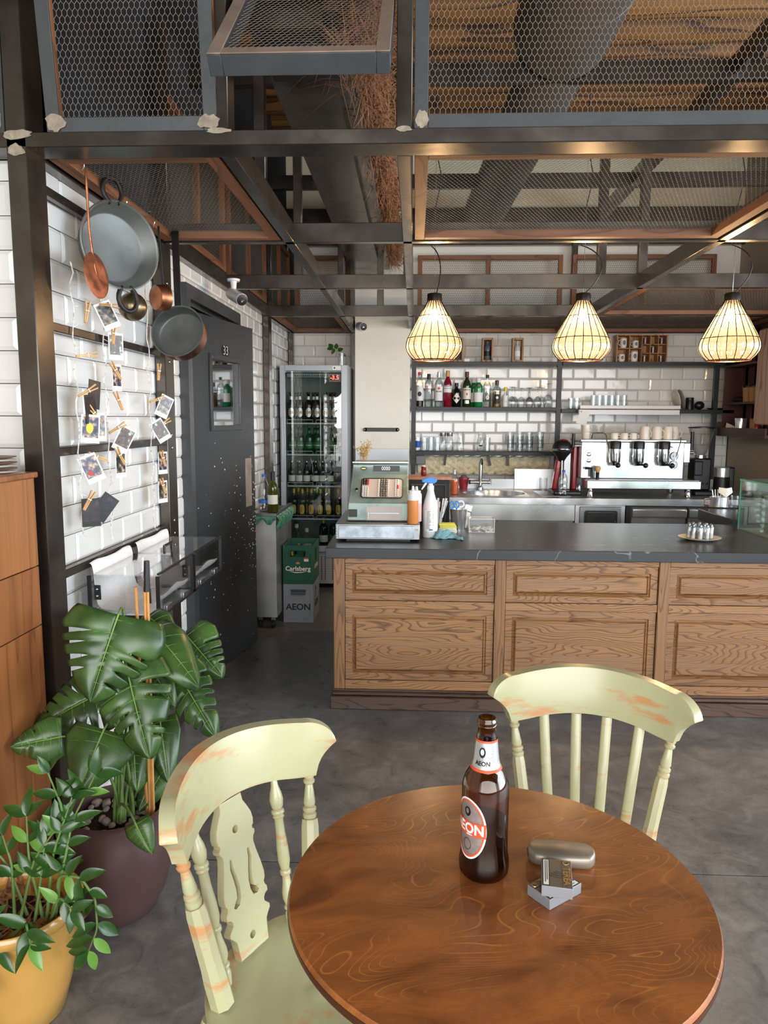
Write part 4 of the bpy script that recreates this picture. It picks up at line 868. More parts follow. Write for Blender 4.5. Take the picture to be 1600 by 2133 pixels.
B().bx(FX1-.155, FX1-.058, FY0-.022, FY0-.002, 1.80, 1.868).build('display_panel', 'fridgein', t, world=True)
B().bx(FX1-.148, FX1-.078, FY0-.023, FY0-.022, 1.812, 1.856).build('display_backing', pbr('red_display_glass', '#4a0d0d', .3), t, world=True)
text('3.5', .050, emit('red_digits', '#ff5040', 5), t, Matrix.Translation((.86, -6.6, 0)) @ frame_m((FX1-.103, FY0-.0235, 1.834), (1, 0, 0), (0, 0, 1)), bold=.001)
text('-', .05, emit('red_digits', '#ff5040', 5), t, Matrix.Translation((.86, -6.6, 0)) @ frame_m((FX1-.138, FY0-.0235, 1.834), (1, 0, 0), (0, 0, 1)), bold=.001)
B().bx(FX1-.125, FX1-.055, FY0-.0465, FY0-.0455, 1.897, 1.93).build('sticker', 'whitelabel', t, world=True)
B().ball((FX1-.108, FY0-.047, 1.914), .007, 10, 6, (1, .1, 1)).build('sticker_mark', 'blackprint', t, world=True)
B().bx(FX0+.05, FX1-.05, FY0+.02, FY0+.06, 1.84, 1.87).build('lamp_cover', 'fridgein', t, world=True)
b = B()
for i in range(16): b.bx(FX0+.12+.018*i, FX0+.13+.018*i, FY0+.018, FY0+.0199, 1.845, 1.858)
b.build('air_slots', 'black', t, world=True, kind='stuff')
b = B()
for gx in range(16):
    for gz in range(13):
        x = FX0+.05+gx*.032; z = .085+gz*.0165
        if gx % 4 == 3: continue
        b.bx(x, x+.009, FY0-.002, FY0-.0005, z, z+.009)
b.build('vent_holes', 'black', t, world=True, kind='stuff')
for fx in (FX0+.05, FX1-.05):
    for fy in (FY0+.06, FY1-.06): B().cyl((fx, fy, 0), (fx, fy, .05), .018, n=12).build('foot', 'black', t, world=True)
SH = [1.457, 1.188, .916, .628, .36]
for z in SH:
    b = B(); b.bx(FX0+.045, FX1-.035, FY0+.012, FY0+.022, z-.014, z-.004)
    for k in range(38): x = FX0+.05+k*.0132; b.bx(x, x+.002, FY0+.022, FY1-.05, z-.006, z-.003)
    b.build('shelf', 'shelfwire', t, world=True, smooth=0)
    for xa, xb in ((FX0+.05, FX0+.27), (FX0+.30, FX0+.51)): B().tube([(xa, FY0+.014, z-.004), (xa, FY0+.014, z+.022), (xb, FY0+.014, z+.022), (xb, FY0+.014, z-.004)], .0025, 6).build('shelf_guard', 'shelfwire', t, world=True)
pos = ['leftmost', 'second from the left', 'third from the left', 'fourth from the left', 'fifth from the left', 'sixth from the left', 'seventh from the left']
def rowof(mk, xs, y, z, desc, grp, back=()):
    p0 = None
    for i, x in enumerate(xs):
        lb = '%s, %s' % (desc, pos[i] if i < len(xs)-1 or len(xs) > 7 else 'rightmost')
        if p0 is None: p0 = mk(lb, (x, y, z), grp); KID[p0.name] = kids(p0)
        else: dup(p0, (x, y, z), label=lb)
    for i, x in enumerate(back): dup(p0, (x, y+.075, z), label=desc.replace(' with round silver label', '').replace(' with white and blue label', '').replace(' with yellow label', '')+', back row, '+pos[i], group=grp+' (row behind)')
def mk_aeon(lb, loc, g):
    r = .033; return bottle('beer_bottle', lb, loc, r, .145, .255, 'beerbrown', 'blackmetal', group=g, rn=.013, n=20, parts=(P_oval(.085, .028, .040, 'silverlabel', r, a0=-80), P_band(.195, .222, 'silverlabel', .0165, nm='neck_label'), lambda t: band(r*1.018, .076, .094, -80, 40).build('red_band', 'redprint', t), P_text('AEON', .015, 'whiteprint', r, .085, 1.03, .0004, a0=-80)))
rowof(mk_aeon, [-1.075, -1.0, -.925, -.85, -.775, -.70, -.632], 6.41, SH[0], 'brown beer bottle with round silver label on top fridge shelf', 'silver-label beer bottles on the top fridge shelf', (-1.04, -.89, -.74))
def mk_green(lb, loc, g):
    r = .031; return bottle('beer_bottle', lb, loc, r, .13, .235, 'beergreen', 'greenlabel', group=g, rn=.0125, n=20, parts=(P_band(.045, .100, 'greenlabel', r), P_band(.168, .196, 'greenlabel', .0165, nm='neck_label'), P_text('Carlsberg', .016, 'whiteprint', r, .072, 1.03, .0003)))
rowof(mk_green, [-1.07, -.995, -.92, -.845, -.715, -.645], 6.41, SH[1], 'green beer bottle on the second fridge shelf', 'green beer bottles on the second fridge shelf', (-1.03, -.88))
def mk_blue(lb, loc, g):
    r = .0295; return bottle('beer_bottle', lb, loc, r, .11, .205, 'beerdark', 'inoxdark', group=g, rn=.0125, n=20, parts=(P_band(.030, .082, 'whitelabel', r), lambda t: B().add([((r*1.03)*math.cos(math.radians(a)), (r*1.03)*math.sin(math.radians(a)), z) for a, z in ((-125, .055), (-90, .030), (-55, .055), (-90, .062))], [(0, 1, 2, 3)]).build('blue_mark', 'bluelabel', t)))
rowof(mk_blue, [-1.075, -1.01, -.945, -.865, -.805, -.735], 6.41, SH[2], 'dark bottle with white and blue label on the third fridge shelf', 'white and blue label bottles on the third fridge shelf', (-1.04, -.9))
def mk_gold(lb, loc, g):
    r = .0345; return bottle('beer_bottle', lb, loc, r, .135, .25, 'beerdark', 'goldfoil', .038, .0165, group=g, rn=.013, n=20, parts=(P_oval(.072, .024, .042, 'yellowlabel', r, sq=3), P_text('XXXX', .010, 'redprint', r, .072, 1.03) if False else (lambda t: band(r*1.03, .05, .094, -100, 5).build('red_strip', 'redprint', t))))
rowof(mk_gold, [-1.06, -.985, -.905, -.825, -.75, -.665], 6.41, SH[3], 'gold-topped bottle with yellow label on the fourth fridge shelf', 'gold-topped bottles on the fourth fridge shelf', (-1.03, -.95, -.865, -.785))
bottle('clear_bottle', 'clear bottle with square white label on the bottom fridge shelf', (-1.04, 6.42, SH[4]), .034, .11, .20, 'glass', 'whitelabel', .03, parts=(P_band(.02, .07, 'whitelabel', .034),), n=18)
bottle('clear_bottle', 'wide clear bottle with white cap on the bottom fridge shelf', (-.95, 6.42, SH[4]), .042, .09, .165, 'glass', 'white', .03, .016, parts=(P_band(.015, .05, 'whitelabel', .042),), n=18)
for k, x in enumerate((-.80, -.71)): bottle('wine_bottle', 'dark wine bottle standing on the bottom fridge shelf, %s of two' % ('left', 'right')[k], (x, 6.42, SH[4]), .038, .17, .265, 'beerdark', ('goldfoil', 'bluelabel')[k], .05, .016, n=20, parts=(P_band(.05, .11, ('whitelabel', 'greenlabel')[k], .038),))
# sprig in glass vase on the fridge
t = thing('sprig_vase', 'small glass vase with a green leafy sprig on top of the fridge', 'vase', (-.64, 6.42, 1.94))
B().lathe([(0, .002), (.022, .002), (.022, 0), (.026, 0), (.028, .11), (.0265, .11), (.0245, .004)], 24).build('glass', 'glass', t, smooth=50)
pt = bez((.0, 0, .005), (.01, 0, .08), (-.03, 0, .13), (-.07, -.01, .15), 10); B().tube([tuple(p) for p in pt], .0022, 6).build('sprig_stem', 'stem', t)
for k, (p, d) in enumerate((((-.07, -.01, .15), (-.8, -.1, -.1)), ((-.06, -.01, .145), (-.4, -.2, -.9)), ((-.045, 0, .14), (.1, 0, 1)), ((-.03, 0, .125), (.9, 0, .5)), ((-.01, 0, .10), (.9, -.1, -.2)), ((-.07, -.01, .15), (-.6, 0, .6)))):
    d = Vector(d).normalized(); z = Vector((0, -1, .3)); z = (z-d*z.dot(d)).normalized(); m = Matrix((d.cross(z), d, z)).transposed().to_4x4(); m.translation = Vector(p); o = link('leaf', LM[0], t); o.matrix_basis = m @ Matrix.Diagonal((1.7, 1.0, 1, 1))

# ============================================================ STEEL BIN, BOTTLES ON IT, CRATES
t = thing('steel_bin_trolley', 'tall stainless steel waste trolley on castors beside the black door', 'bin', (-1.06, 5.5, 0))
X0, X1, Y0, Y1, ZT = -1.128, -.965, 5.06, 5.70, .835
b = B(); b.bx(X0, X1, Y0, Y0+.002, .09, ZT-.02); b.bx(X1-.002, X1, Y0+.002, Y1, .09, ZT-.02); b.bx(X0, X0+.002, Y0+.002, Y1, .09, ZT-.02); b.bx(X0+.002, X1-.002, Y1-.002, Y1, .09, ZT-.02); b.bx(X0+.002, X1-.002, Y0+.002, Y1-.002, .09, .095)
b.build('body', 'inox', t, world=True, smooth=0)
b = B(); b.bx(X0-.004, X1+.006, Y0-.008, Y0+.20, ZT-.018, ZT); b.bx(X1-.02, X1+.006, Y0+.2, Y1+.005, ZT-.018, ZT); b.bx(X0-.004, X0+.015, Y0+.2, Y1+.005, ZT-.018, ZT)
b.build('top_rim', 'inoxdark', t, world=True)
M['bag'] = thin_glass('green_plastic_bag', (.45, .72, .58), .8, .25, .25)
M['bag'] = pbr('green_plastic_bag', '#5b9c80', .25, 0, bump=.6, bs=25, alpha=.85)
def skirt(x0, y0, x1, y1, zt, out, n, dz):
    vs = []; d = Vector((x1-x0, y1-y0, 0)); nn = Vector(out)
    for i in range(n+1):
        p = Vector((x0, y0, 0))+d*(i/n); a = .006+.012*abs(math.sin(i*1.9))+R.uniform(0, .006); l = dz*(.75+.35*math.sin(i*.8)+R.uniform(-.1, .1))
        vs += [(p.x+nn.x*.003, p.y+nn.y*.003, zt), (p.x+nn.x*(a+.012), p.y+nn.y*(a+.012), zt-l*.4), (p.x+nn.x*a, p.y+nn.y*a, zt-l*.8), (p.x+nn.x*.003, p.y+nn.y*.003, zt-l)]
    return vs, [(4*i+k, 4*i+4+k, 4*i+5+k, 4*i+1+k) for i in range(n) for k in range(3)]
b = B(); b.add(*skirt(X0, Y0-.002, X1, Y0-.002, ZT-.02, (0, -1, 0), 14, .06)); b.add(*skirt(X1+.001, Y0, X1+.001, Y1, ZT-.02, (1, 0, 0), 40, .10))
b.build('bin_bag', 'bag', t, world=True, smooth=60)
for cx, cy in ((X0+.035, Y0+.05), (X1-.035, Y0+.05), (X0+.035, Y1-.05), (X1-.035, Y1-.05)):
    B().lathe([(0, -.011), (.026, -.011), (.030, -.006), (.030, .006), (.026, .011), (0, .011)], 20, (cx, cy, .031), Matrix.Rotation(PI/2, 4, 'Y')).build('castor_wheel', 'blackmetal', t, world=True)
    B().bx(cx-.015, cx+.015, cy-.008, cy+.012, .055, .09).build('castor_fork', 'inoxdark', t, world=True)
bottle('water_bottle', 'large clear water bottle with blue cap and blue label on the steel trolley', (-1.065, 5.16, ZT), .040, .12, .262, 'glass', 'bluecap', .016, .016, parts=(P_band(.062, .085, 'bluecap', .0405),), n=24,
       prof=[(0, 0), (.034, 0), (.040, .01), (.040, .05), (.037, .062), (.040, .09), (.040, .12), (.037, .16), (.026, .205), (.014, .235), (.013, .262), (0, .262)])
bottle('wine_bottle', 'green wine bottle with white label and dark neck on the steel trolley', (-.995, 5.12, ZT), .037, .165, .285, pbr('olive_wine_glass', '#3d4212', .08, spec=.7), 'black', .06, .016, parts=(P_band(.06, .125, 'whitelabel', .037, 75),), n=24)
M['crategreen'] = pbr('green_crate_plastic', '#1b5a45', .45, var=.08, vs=6); M['crategrey'] = pbr('grey_crate_plastic', '#8f98a3', .5, var=.08, vs=6)
def rrect(x0, x1, z0, z1, r=.02, top=.0, n=6):
    p = []
    for cx, cz, a0 in ((x1-r, z0+r, -90), (x1-r, z1-r, 0), (x0+r, z1-r, 90), (x0+r, z0+r, 180)):
        for i in range(n+1): a = math.radians(a0+90*i/n); p.append((cx+r*math.cos(a), cz+r*math.sin(a)))
    return p
CX0, CX1, CY0, CY1 = -.955, -.735, 5.26, 5.60
def crate(label, z, mat, txt, tm, size, extra=None):
    t = thing('bottle_crate', label, 'crate', ((CX0+CX1)/2, CY0, z), group='crates stacked by the fridge'); H = .286; w_ = .008
    def wall_with_hole(x0, x1, hz0, hz1, hx0, hx1, mfun, nm):
        b = B()
        for (a0, a1, c0, c1) in ((x0, x1, 0, hz0), (x0, x1, hz1, H), (x0, hx0, hz0, hz1), (hx1, x1, hz0, hz1)):
            vs, fs = B().bx(a0, a1, 0, w_, c0, c1).v, B().bx(a0, a1, 0, w_, c0, c1).f; b.add([mfun(v) for v in vs], fs)
        b.build(nm, mat, t, smooth=0)
    hw = (CX1-CX0)/2; D = CY1-CY0
    wall_with_hole(-hw, hw, .205, .245, -.055, .055, lambda v: v, 'front_wall')
    wall_with_hole(-hw, hw, .205, .245, -.055, .055, lambda v: (v[0], D-v[1], v[2]), 'rear_wall')
    wall_with_hole(w_, D-w_, .15, .245, D/2-.05, D/2+.05, lambda v: (hw-v[1], v[0], v[2]), 'side_wall')
    wall_with_hole(w_, D-w_, .15, .245, D/2-.05, D/2+.05, lambda v: (-hw+v[1], v[0], v[2]), 'side_wall')
    B().bx(-hw+w_, hw-w_, w_, D-w_, 0, .008).build('floor', mat, t)
    b = B(); b.tube([(-.058, -.002, .200), (-.05, -.002, .203), (.05, -.002, .203), (.062, -.002, .245), (.05, -.002, .250), (-.05, -.002, .250), (-.062, -.002, .245)], .003, 6, True); b.build('grip_rim', mat, t)
    b = B(); b.tube([(-.092, -.001, .235), (-.092, -.001, .06), (-.07, -.001, .03), (0, -.001, .018), (.07, -.001, .03), (.092, -.001, .06), (.092, -.001, .235)], .0022, 6); b.build('moulded_rib', mat, t)
    for k in (1, 2): B().bx(-hw+w_, hw-w_, D*k/3-.003, D*k/3+.003, .008, .20).build('divider', mat, t)
    text(txt, size, tm, t, frame_m((0, -.003, .115), (1, 0, 0), (0, 0, 1)), bold=.0012)
    text(txt, size, tm, t, frame_m((hw+.001, D/2, .115), (0, 1, 0), (0, 0, 1)), bold=.0012)
    if extra: extra(t)
    return t
def ex(t):
    B().add([(-.07, -.0025, .098), (-.02, -.0025, .090), (.03, -.0025, .092), (.075, -.0025, .100), (.03, -.0025, .086), (-.02, -.0025, .083)], [(0, 5, 4, 3, 2, 1)]).build('swash', 'whiteprint', t)
    B().prism([(-.012, .150), (.012, .150), (.017, .163), (.006, .160), (0, .172), (-.006, .160), (-.017, .163)], .001, Matrix(((1, 0, 0, 0), (0, 0, 1, -.003), (0, 1, 0, 0), (0, 0, 0, 1)))).build('crown_mark', pbr('salmon_print', '#d98c6e', .5), t, smooth=0)
    B().bx(.045, .078, -.0035, -.0025, .170, .190).build('sticker', 'whiteprint', t); B().bx(.045, .078, -.004, -.0035, .188, .198).build('sticker_top', 'redprint', t)
crate('grey plastic crate on the floor beneath the green crate', 0, 'crategrey', 'AEON', 'blackprint', .066)
c2 = crate('dark green plastic crate stacked on the grey crate', .287, 'crategreen', 'Carlsberg', 'whiteprint', .047, ex)
q = 0
for ix in range(2):
    for iy in range(3):
        x = -.845-.05+.10*ix; y = 5.31+.115*iy
        t = bottle('empty_bottle', 'gold-topped empty bottle standing in the green crate' if (ix, iy) == (0, 0) else 'brown empty bottle standing in the green crate', (x, y, .296), .030, .12, .225, 'beerbrown', 'goldfoil' if (ix, iy) == (0, 0) else None, .03, .016, group=None if (ix, iy) == (0, 0) else 'empties in the green crate', n=16)

# ============================================================ BAR COUNTER
M['oak'] = wood('oak_horizontal', '#a07449', '#5f3f25', (1.0, 7, 7), 36, .12, .42, .12, .6, '#8b6340', bump=.3, lsoft=.25)
M['oakv'] = wood('oak_vertical', '#966c46', '#5f3f25', (12, 12, .7), 16, .12, .45, .1, .75, '#85603f', bump=.25, lsoft=.25)
M['oakdark'] = wood('dark_oak_plinth', '#5d4538', '#35261f', (.8, 7, 9), 15, .1, .4, .15, .6, '#4d392f', bump=.2, lsoft=.15)
ct = thing('bar_counter', 'oak panelled bar counter with raised panels and dark plinth', 'counter', (-.41, 3.7, 0))
CE = 3.05
def cbx(x0, x1, y0, y1, z0, z1, nm, mt, bev=.0015): return B().bx(x0-.0, x1, y0, y1, z0, z1).build(nm, mt, ct, bevel=bev, world=True, seg=1)
cbx(-.405, CE, 3.70, 4.55, .02, .795, 'carcass', 'oakdark', 0)
ST_ = ((-.409, -.352), (.412, .466), (1.230, 1.284), (2.04, 2.095), (2.85, 2.905))
for a_, c_ in ST_: cbx(a_, c_, 3.675, 3.70, .10, .797, 'stile', 'oakv', .003)
for (a0, a1), (b0, b1) in zip(ST_[:-1], ST_[1:]):
    x0, x1 = a1+.001, b0-.001
    cbx(x0, x1, 3.679, 3.70, .764, .797, 'rail', 'oak'); cbx(x0, x1, 3.679, 3.70, .530, .570, 'rail', 'oak'); cbx(x0, x1, 3.679, 3.70, .10, .148, 'rail', 'oak')
    for z0, z1 in ((.570, .764), (.148, .530)):
        x0, x1 = a1+.001, b0-.001
        # raised panel: flat border, moulded step, centre field
        f = 3.687; b = B(); x0, x1, z0, z1 = x0+.0025, x1-.0025, z0+.0025, z1-.0025; e1, e2, e3 = .034, .046, .056
        R_ = [(0, f), (e1, f), (e1+.003, f+.007), (e2, f+.002), (e2+.002, f+.008), (e3, f-.001)]
        vs = []
        for e, y in R_: vs += [(x0+e, y, z0+e), (x1-e, y, z0+e), (x1-e, y, z1-e), (x0+e, y, z1-e)]
        fs = [(4*k+i, 4*k+(i+1) % 4, 4*k+4+(i+1) % 4, 4*k+4+i) for k in range(len(R_)-1) for i in range(4)]+[tuple(4*(len(R_)-1)+i for i in range(4))]
        b.add(vs, fs).build('raised_panel', 'oak', ct, world=True, smooth=0)
cbx(-.425, CE, 3.648, 3.70, .0, .070, 'plinth', 'oakdark', .004); cbx(-.418, CE, 3.656, 3.70, .071, .090, 'plinth_moulding', 'oakdark', .007); cbx(-.413, CE, 3.666, 3.70, .090, .102, 'plinth_moulding', 'oakdark', .004)
M['slate'] = None
def slate():
    m, nt, b_, N, L = newmat('dark_stone_worktop'); tc = N.new('ShaderNodeTexCoord'); mp = N.new('ShaderNodeMapping'); mp.inputs['Rotation'].default_value = (0, 0, .9); mp.inputs['Scale'].default_value = (1.2, 3.2, 1); L.new(tc.outputs['Object'], mp.inputs[0])
    n = N.new('ShaderNodeTexNoise'); n.inputs['Scale'].default_value = 1.1; n.inputs['Detail'].default_value = 5; n.inputs['Distortion'].default_value = .6; L.new(mp.outputs[0], n.inputs['Vector'])
    s = N.new('ShaderNodeMath'); s.operation = 'SUBTRACT'; s.inputs[1].default_value = .5; L.new(n.outputs['Fac'], s.inputs[0]); a = N.new('ShaderNodeMath'); a.operation = 'ABSOLUTE'; L.new(s.outputs[0], a.inputs[0])
    r = N.new('ShaderNodeValToRGB'); e = r.color_ramp.elements; e[0].position = 0; e[0].color = lin('#77787a'); e[1].position = .0035; e[1].color = lin('#292b2e'); L.new(a.outputs[0], r.inputs[0]); L.new(r.outputs[0], b_.inputs['Base Color'])
    b_.inputs['Roughness'].default_value = .33; return m
M['slate'] = slate()
o = B().bx(-.445, 3.1, 3.635, 4.64, .797, .850).build('worktop', 'slate', None, bevel=.003); tag(o, 'long dark veined stone worktop on the oak bar counter', 'worktop')
o = B().bx(1.99, 2.895, 4.645, 5.22, .80, .878).build('return_worktop', 'slate', None, bevel=.003); tag(o, 'short black worktop return joining the counter to the right wall', 'worktop')
tag(B().bx(2.1, 2.88, 4.70, 5.15, .0, .799).build('return_cabinet', 'blackmetal', None, bevel=.003), 'dark cabinet under the short black worktop return', 'cabinet')

# ------------------------------------------------------------ TILL
M['tillpaint'] = pbr('sage_grey_enamel', '#7f8f89', .3, .35, var=.22, vs=9, rvar=.1, spec=.6); M['tillkeyplate'] = pbr('warm_grey_plate', '#b9ada5', .45)
T0 = thing('cash_register', 'old sage green cash register with rows of round keys on the counter', 'register', (-.195, 4.1, .945))
prof = [(3.925, .949), (3.925, 1.043), (3.935, 1.056), (4.075, 1.185), (4.082, 1.195), (4.088, 1.243), (4.10, 1.250), (4.36, 1.252), (4.37, 1.24), (4.38, .949)]
vs = []
for x_, k in ((-.362, 0), (-.030, 0)):
    for (y, z) in prof: vs.append((x_+(.018*(z-.95)/.3 if x_ < -.1 else -.006*(z-.95)/.3), y, z))
n = len(prof); B().add(vs, [tuple(range(n)), tuple(range(n, 2*n))[::-1]]+[(i, n+i, n+(i+1) % n, (i+1) % n) for i in range(n)]).build('housing', 'tillpaint', T0, world=True, bevel=.005, smooth=30)
sl = math.atan2(.129, .140); kb = frame_m((-.345, 3.937, 1.0575), (1, 0, 0), (0, .140, .129)); kbl = Matrix.Translation((.195, -4.1, -.945)) @ kb
B().prism(rrect(.055, .280, .018, .158, .018), .003, kbl).build('key_plate', 'tillkeyplate', T0); b = B(); b.tube([tuple(kbl @ Vector((x, y, .003))) for x, y in rrect(.055, .280, .018, .158, .018)], .003, 6, True); b.build('key_plate_rim', 'black', T0)
kme = {}
for nm, mt in (('cream', M['cream']), ('grey', M['inoxdark']), ('red', pbr('red_key', '#c43a34', .3)), ('dark', M['black']), ('clear', pbr('pale_key', '#c9c7c2', .2))): kme[nm] = B().lathe([(.0052, 0), (.0056, .005), (.0046, .0085), (0, .0095)], 10).mesh('key', mt, 50)
def key(x, y, k): o = link('key', kme[k], T0); o.matrix_basis = kbl @ Matrix.Translation((x, y, .003))
for j in range(9):
    y = .030+j*.0142
    for i, x in enumerate((.150, .163, .176, .189, .202)): key(x, y, 'cream' if i == 0 else ('grey' if i < 4 else 'clear'))
    for x in (.066, .079, .091): key(x, y, ('dark' if x < .075 else 'red' if x > .085 else 'dark') if j > 5 else 'clear') if (j != 5) else None
    for x in (.242, .254): key(x, y, 'red' if j in (4, 5) and x > .25 else 'clear')
dm = Matrix.Translation((.195, -4.1, -.945)) @ frame_m((-.345, 4.0815, 1.200), (1, 0, 0), (0, .006, .048))
B().prism(rrect(.115, .262, .004, .036, .004), .002, dm).build('display_window', 'black', T0); text('0000', .030, 'whiteprint', T0, dm @ Matrix.Translation((.185, .020, .0026)), name='display_digits', sx=.8)
B().prism([(.062+.019*math.cos(PI*i/8), .020+.011*math.sin(PI*i/8)) for i in range(16)], .002, dm).build('oval_badge', 'black', T0); B().prism([(.062+.013*math.cos(PI*i/8), .020+.003*math.sin(PI*i/8)) for i in range(16)], .0028, dm).build('badge_script', 'goldfoil', T0)
fm_ = Matrix.Translation((.195, -4.1, -.945)) @ frame_m((-.362, 3.9245, .949), (1, 0, 0), (0, 0, 1))
B().prism(rrect(.105, .295, .005, .078, .004), .002, fm_).build('receipt_window', 'tillkeyplate', T0); B().bx(.118, .282, .040, .046, .002, .008, fm_).build('tear_bar', 'inoxdark', T0); B().bx(.112, .118, .012, .05, .002, .008, fm_).build('lever', 'inoxdark', T0)
B().prism(rrect(.008, .055, .020, .062, .004), .004, fm_).build('stamp_slot', 'black', T0); B().cyl(fm_ @ Vector((.026, .16, 0)), fm_ @ Vector((.026, .16, -.06)), .01).build('lock', 'chrome', T0) if False else None
B().cyl(kbl @ Vector((.030, .075, 0)), kbl @ Vector((.030, .075, .008)), .008, n=14).build('lock', 'chrome', T0)
b = B(); b.tube([tuple(fm_ @ Vector((x, z, .004))) for x, z in ((-.004, .0), (.336, .0))], .004, 8); b.build('chrome_foot_rail', 'chrome', T0)
B().bx(-.345, -.036, 4.085, 4.10, 1.2515, 1.256).build('top_trim', 'chrome', T0, world=True)
T1 = thing('cash_box', 'wide steel cash box beneath the old register', 'drawer', (-.19, 4.05, .85))
B().bx(-.415, .030, 3.835, 4.40, .862, .944).build('case', 'inoxdark', T1, world=True, bevel=.003); B().bx(-.398, -.002, 3.829, 3.8345, .870, .936).build('drawer_front', pbr('scuffed_zinc', '#9aa3ab', .38, .8, var=.25, vs=25), T1, world=True, bevel=.002)
B().cyl((.014, 3.835, .918), (.014, 3.826, .918), .008, n=14).build('key_lock', 'chrome', T1, world=True); B().bx(-.36, -.02, 3.87, 4.36, .850, .862).build('base_pad', 'black', T1, world=True)
def rivet(x, z): B().ball((x, 3.8345, z), .003, 8, 5).build('rivet', 'chrome', T1, world=True)
for z_ in (.875, .89, .905, .92, .935): rivet(-.409, z_)
o = blades(0, None) if False else B()
t = thing('dried_flower_bunch', 'small bunch of dried yellow flowers standing on the cash register', 'flowers', (-.30, 4.25, 1.252))
def g5(): return (R.gauss(0, .012), R.gauss(0, .012), 0.002), (R.gauss(0, .28), R.gauss(0, .15), 1), R.uniform(.06, .13)
b = B()
for _ in range(26):
    p, d, ln = g5(); d = Vector(d).normalized(); e = Vector(p)+d*ln; b.cyl(p, e, .0009, n=5)
    for _ in range(10): q = Vector(p)+d*ln*R.uniform(.35, 1.05)+Vector((R.gauss(0, .006), R.gauss(0, .006), 0)); b.ball(q, R.uniform(.002, .004), 6, 4)
b.build('sprays', pbr('dried_yellow_flower', '#b99a5e', .8, var=.3, vs=60), t, kind='stuff')

# ------------------------------------------------------------ things on the counter
M['amber'] = pbr('amber_syrup', '#c77f45', .3, 0, spec=.4); M['pinkish'] = pbr('pale_pink_syrup', '#cfa9a0', .35); M['translucent'] = pbr('translucent_plastic', '#dcdedd', .35, alpha=.9)
def squeeze(label, loc, lm, full, s=1.):
    t = thing('squeeze_bottle', label, 'bottle', loc); r = .029*s
    B().lathe([(0, 0), (r*.93, 0), (r, .004), (r, full), (0, full)], 24).build('filled_part', lm, t, smooth=50)
    B().lathe([(r, full), (r, .150*s), (r*.93, .160*s), (0, .160*s)], 24).build('empty_part', 'translucent', t, smooth=50)
    B().lathe([(r*.8, .160*s), (r*.8, .175*s), (.008, .178*s), (.005, .200*s), (0, .200*s)], 20).build('nozzle_cap', 'translucent', t, smooth=40)
squeeze('squeeze bottle of amber syrup on the cash drawer', (-.008, 3.868, .945), 'amber', .125)
t_ = [squeeze('squeeze bottle with pink contents just behind the amber one', (.012, 3.955, .945), 'pinkish', .10, .95), squeeze('half hidden pale squeeze bottle farthest back beside the register', (.008, 4.04, .945), 'pinkish', .12, .9)]
# spray bottle
t = thing('spray_bottle', 'white spray bottle with blue trigger head and printed label', 'bottle', (.088, 4.02, .85)); r = .042
B().lathe([(0, 0), (r*.92, 0), (r, .006), (r, .150), (r*.97, .170), (r*.80, .20), (r*.55, .235), (.017, .262), (.016, .272), (0, .272)], 32).build('body', 'translucent', t, smooth=50)
B().lathe([(.0185, .262), (.0185, .282), (.013, .286), (.012, .296), (0, .296)], 24).build('collar', 'white', t)
o = B().add([(x, y, z) for x in (-.012, .012) for y, z in ((0, 0),)], []) if False else None
hp = [(-.045, .300), (-.050, .312), (-.030, .326), (.010, .330), (.032, .322), (.036, .308), (.020, .294), (-.012, .296), (-.030, .300)]
B().prism(hp, .024, Matrix(((1, 0, 0, 0), (0, 0, 1, -.012), (0, 1, 0, 0), (0, 0, 0, 1)))).build('trigger_head', 'bluecap', t, bevel=.004)
B().prism([(-.030, .300), (-.040, .285), (-.052, .262), (-.046, .260), (-.030, .280), (-.018, .298)], .012, Matrix(((1, 0, 0, 0), (0, 0, 1, -.006), (0, 1, 0, 0), (0, 0, 0, 1)))).build('trigger', 'white', t, bevel=.002)
band(r*1.006, .035, .150, -85, 55).build('label', 'whitelabel', t, smooth=60)
b = B()
for k in range(22):
    z = .145-k*.0045
    for (a0, l) in ((-118, R.uniform(18, 34)), (-72, R.choice((0, 6, 8)))):
        if l: b.add(band(r*1.010, z, z+.0018, a0+l/2, l/2, 6).v, [(2*i, 2*i+2, 2*i+3, 2*i+1) for i in range(6)])
b.build('small_print', pbr('grey_print', '#5a5f66', .6), t, kind='stuff'); oval(r*1.012, .045, .012, .004, -85).build('blue_mark', 'bluelabel', t)
# plastic cutlery in a cup behind the spray bottle
t = thing('cutlery_cup', 'clear cup packed with white plastic cutlery behind the spray bottle', 'cup', (.125, 4.20, .85))
B().lathe([(0, .002), (.030, .002), (.030, 0), (.033, 0), (.040, .12), (.038, .12)], 24).build('cup', 'glass', t, smooth=50)
for k in range(16):
    a = R.uniform(0, 6.28); p = Vector((.018*math.cos(a), .018*math.sin(a), .01)); e = p+Vector((.035*math.cos(a)+R.gauss(.004, .01), .03*math.sin(a), .16+R.uniform(0, .03))); d = (e-p)
    q = d.to_track_quat('Z', 'Y').to_matrix().to_4x4(); q.translation = p; B().bx(-.003, .003, -.001, .001, 0, d.length*.8, q).bx(-.006, .006, -.001, .001, d.length*.8, d.length, q).build('plastic_spoon', 'white', t, bevel=.0008)
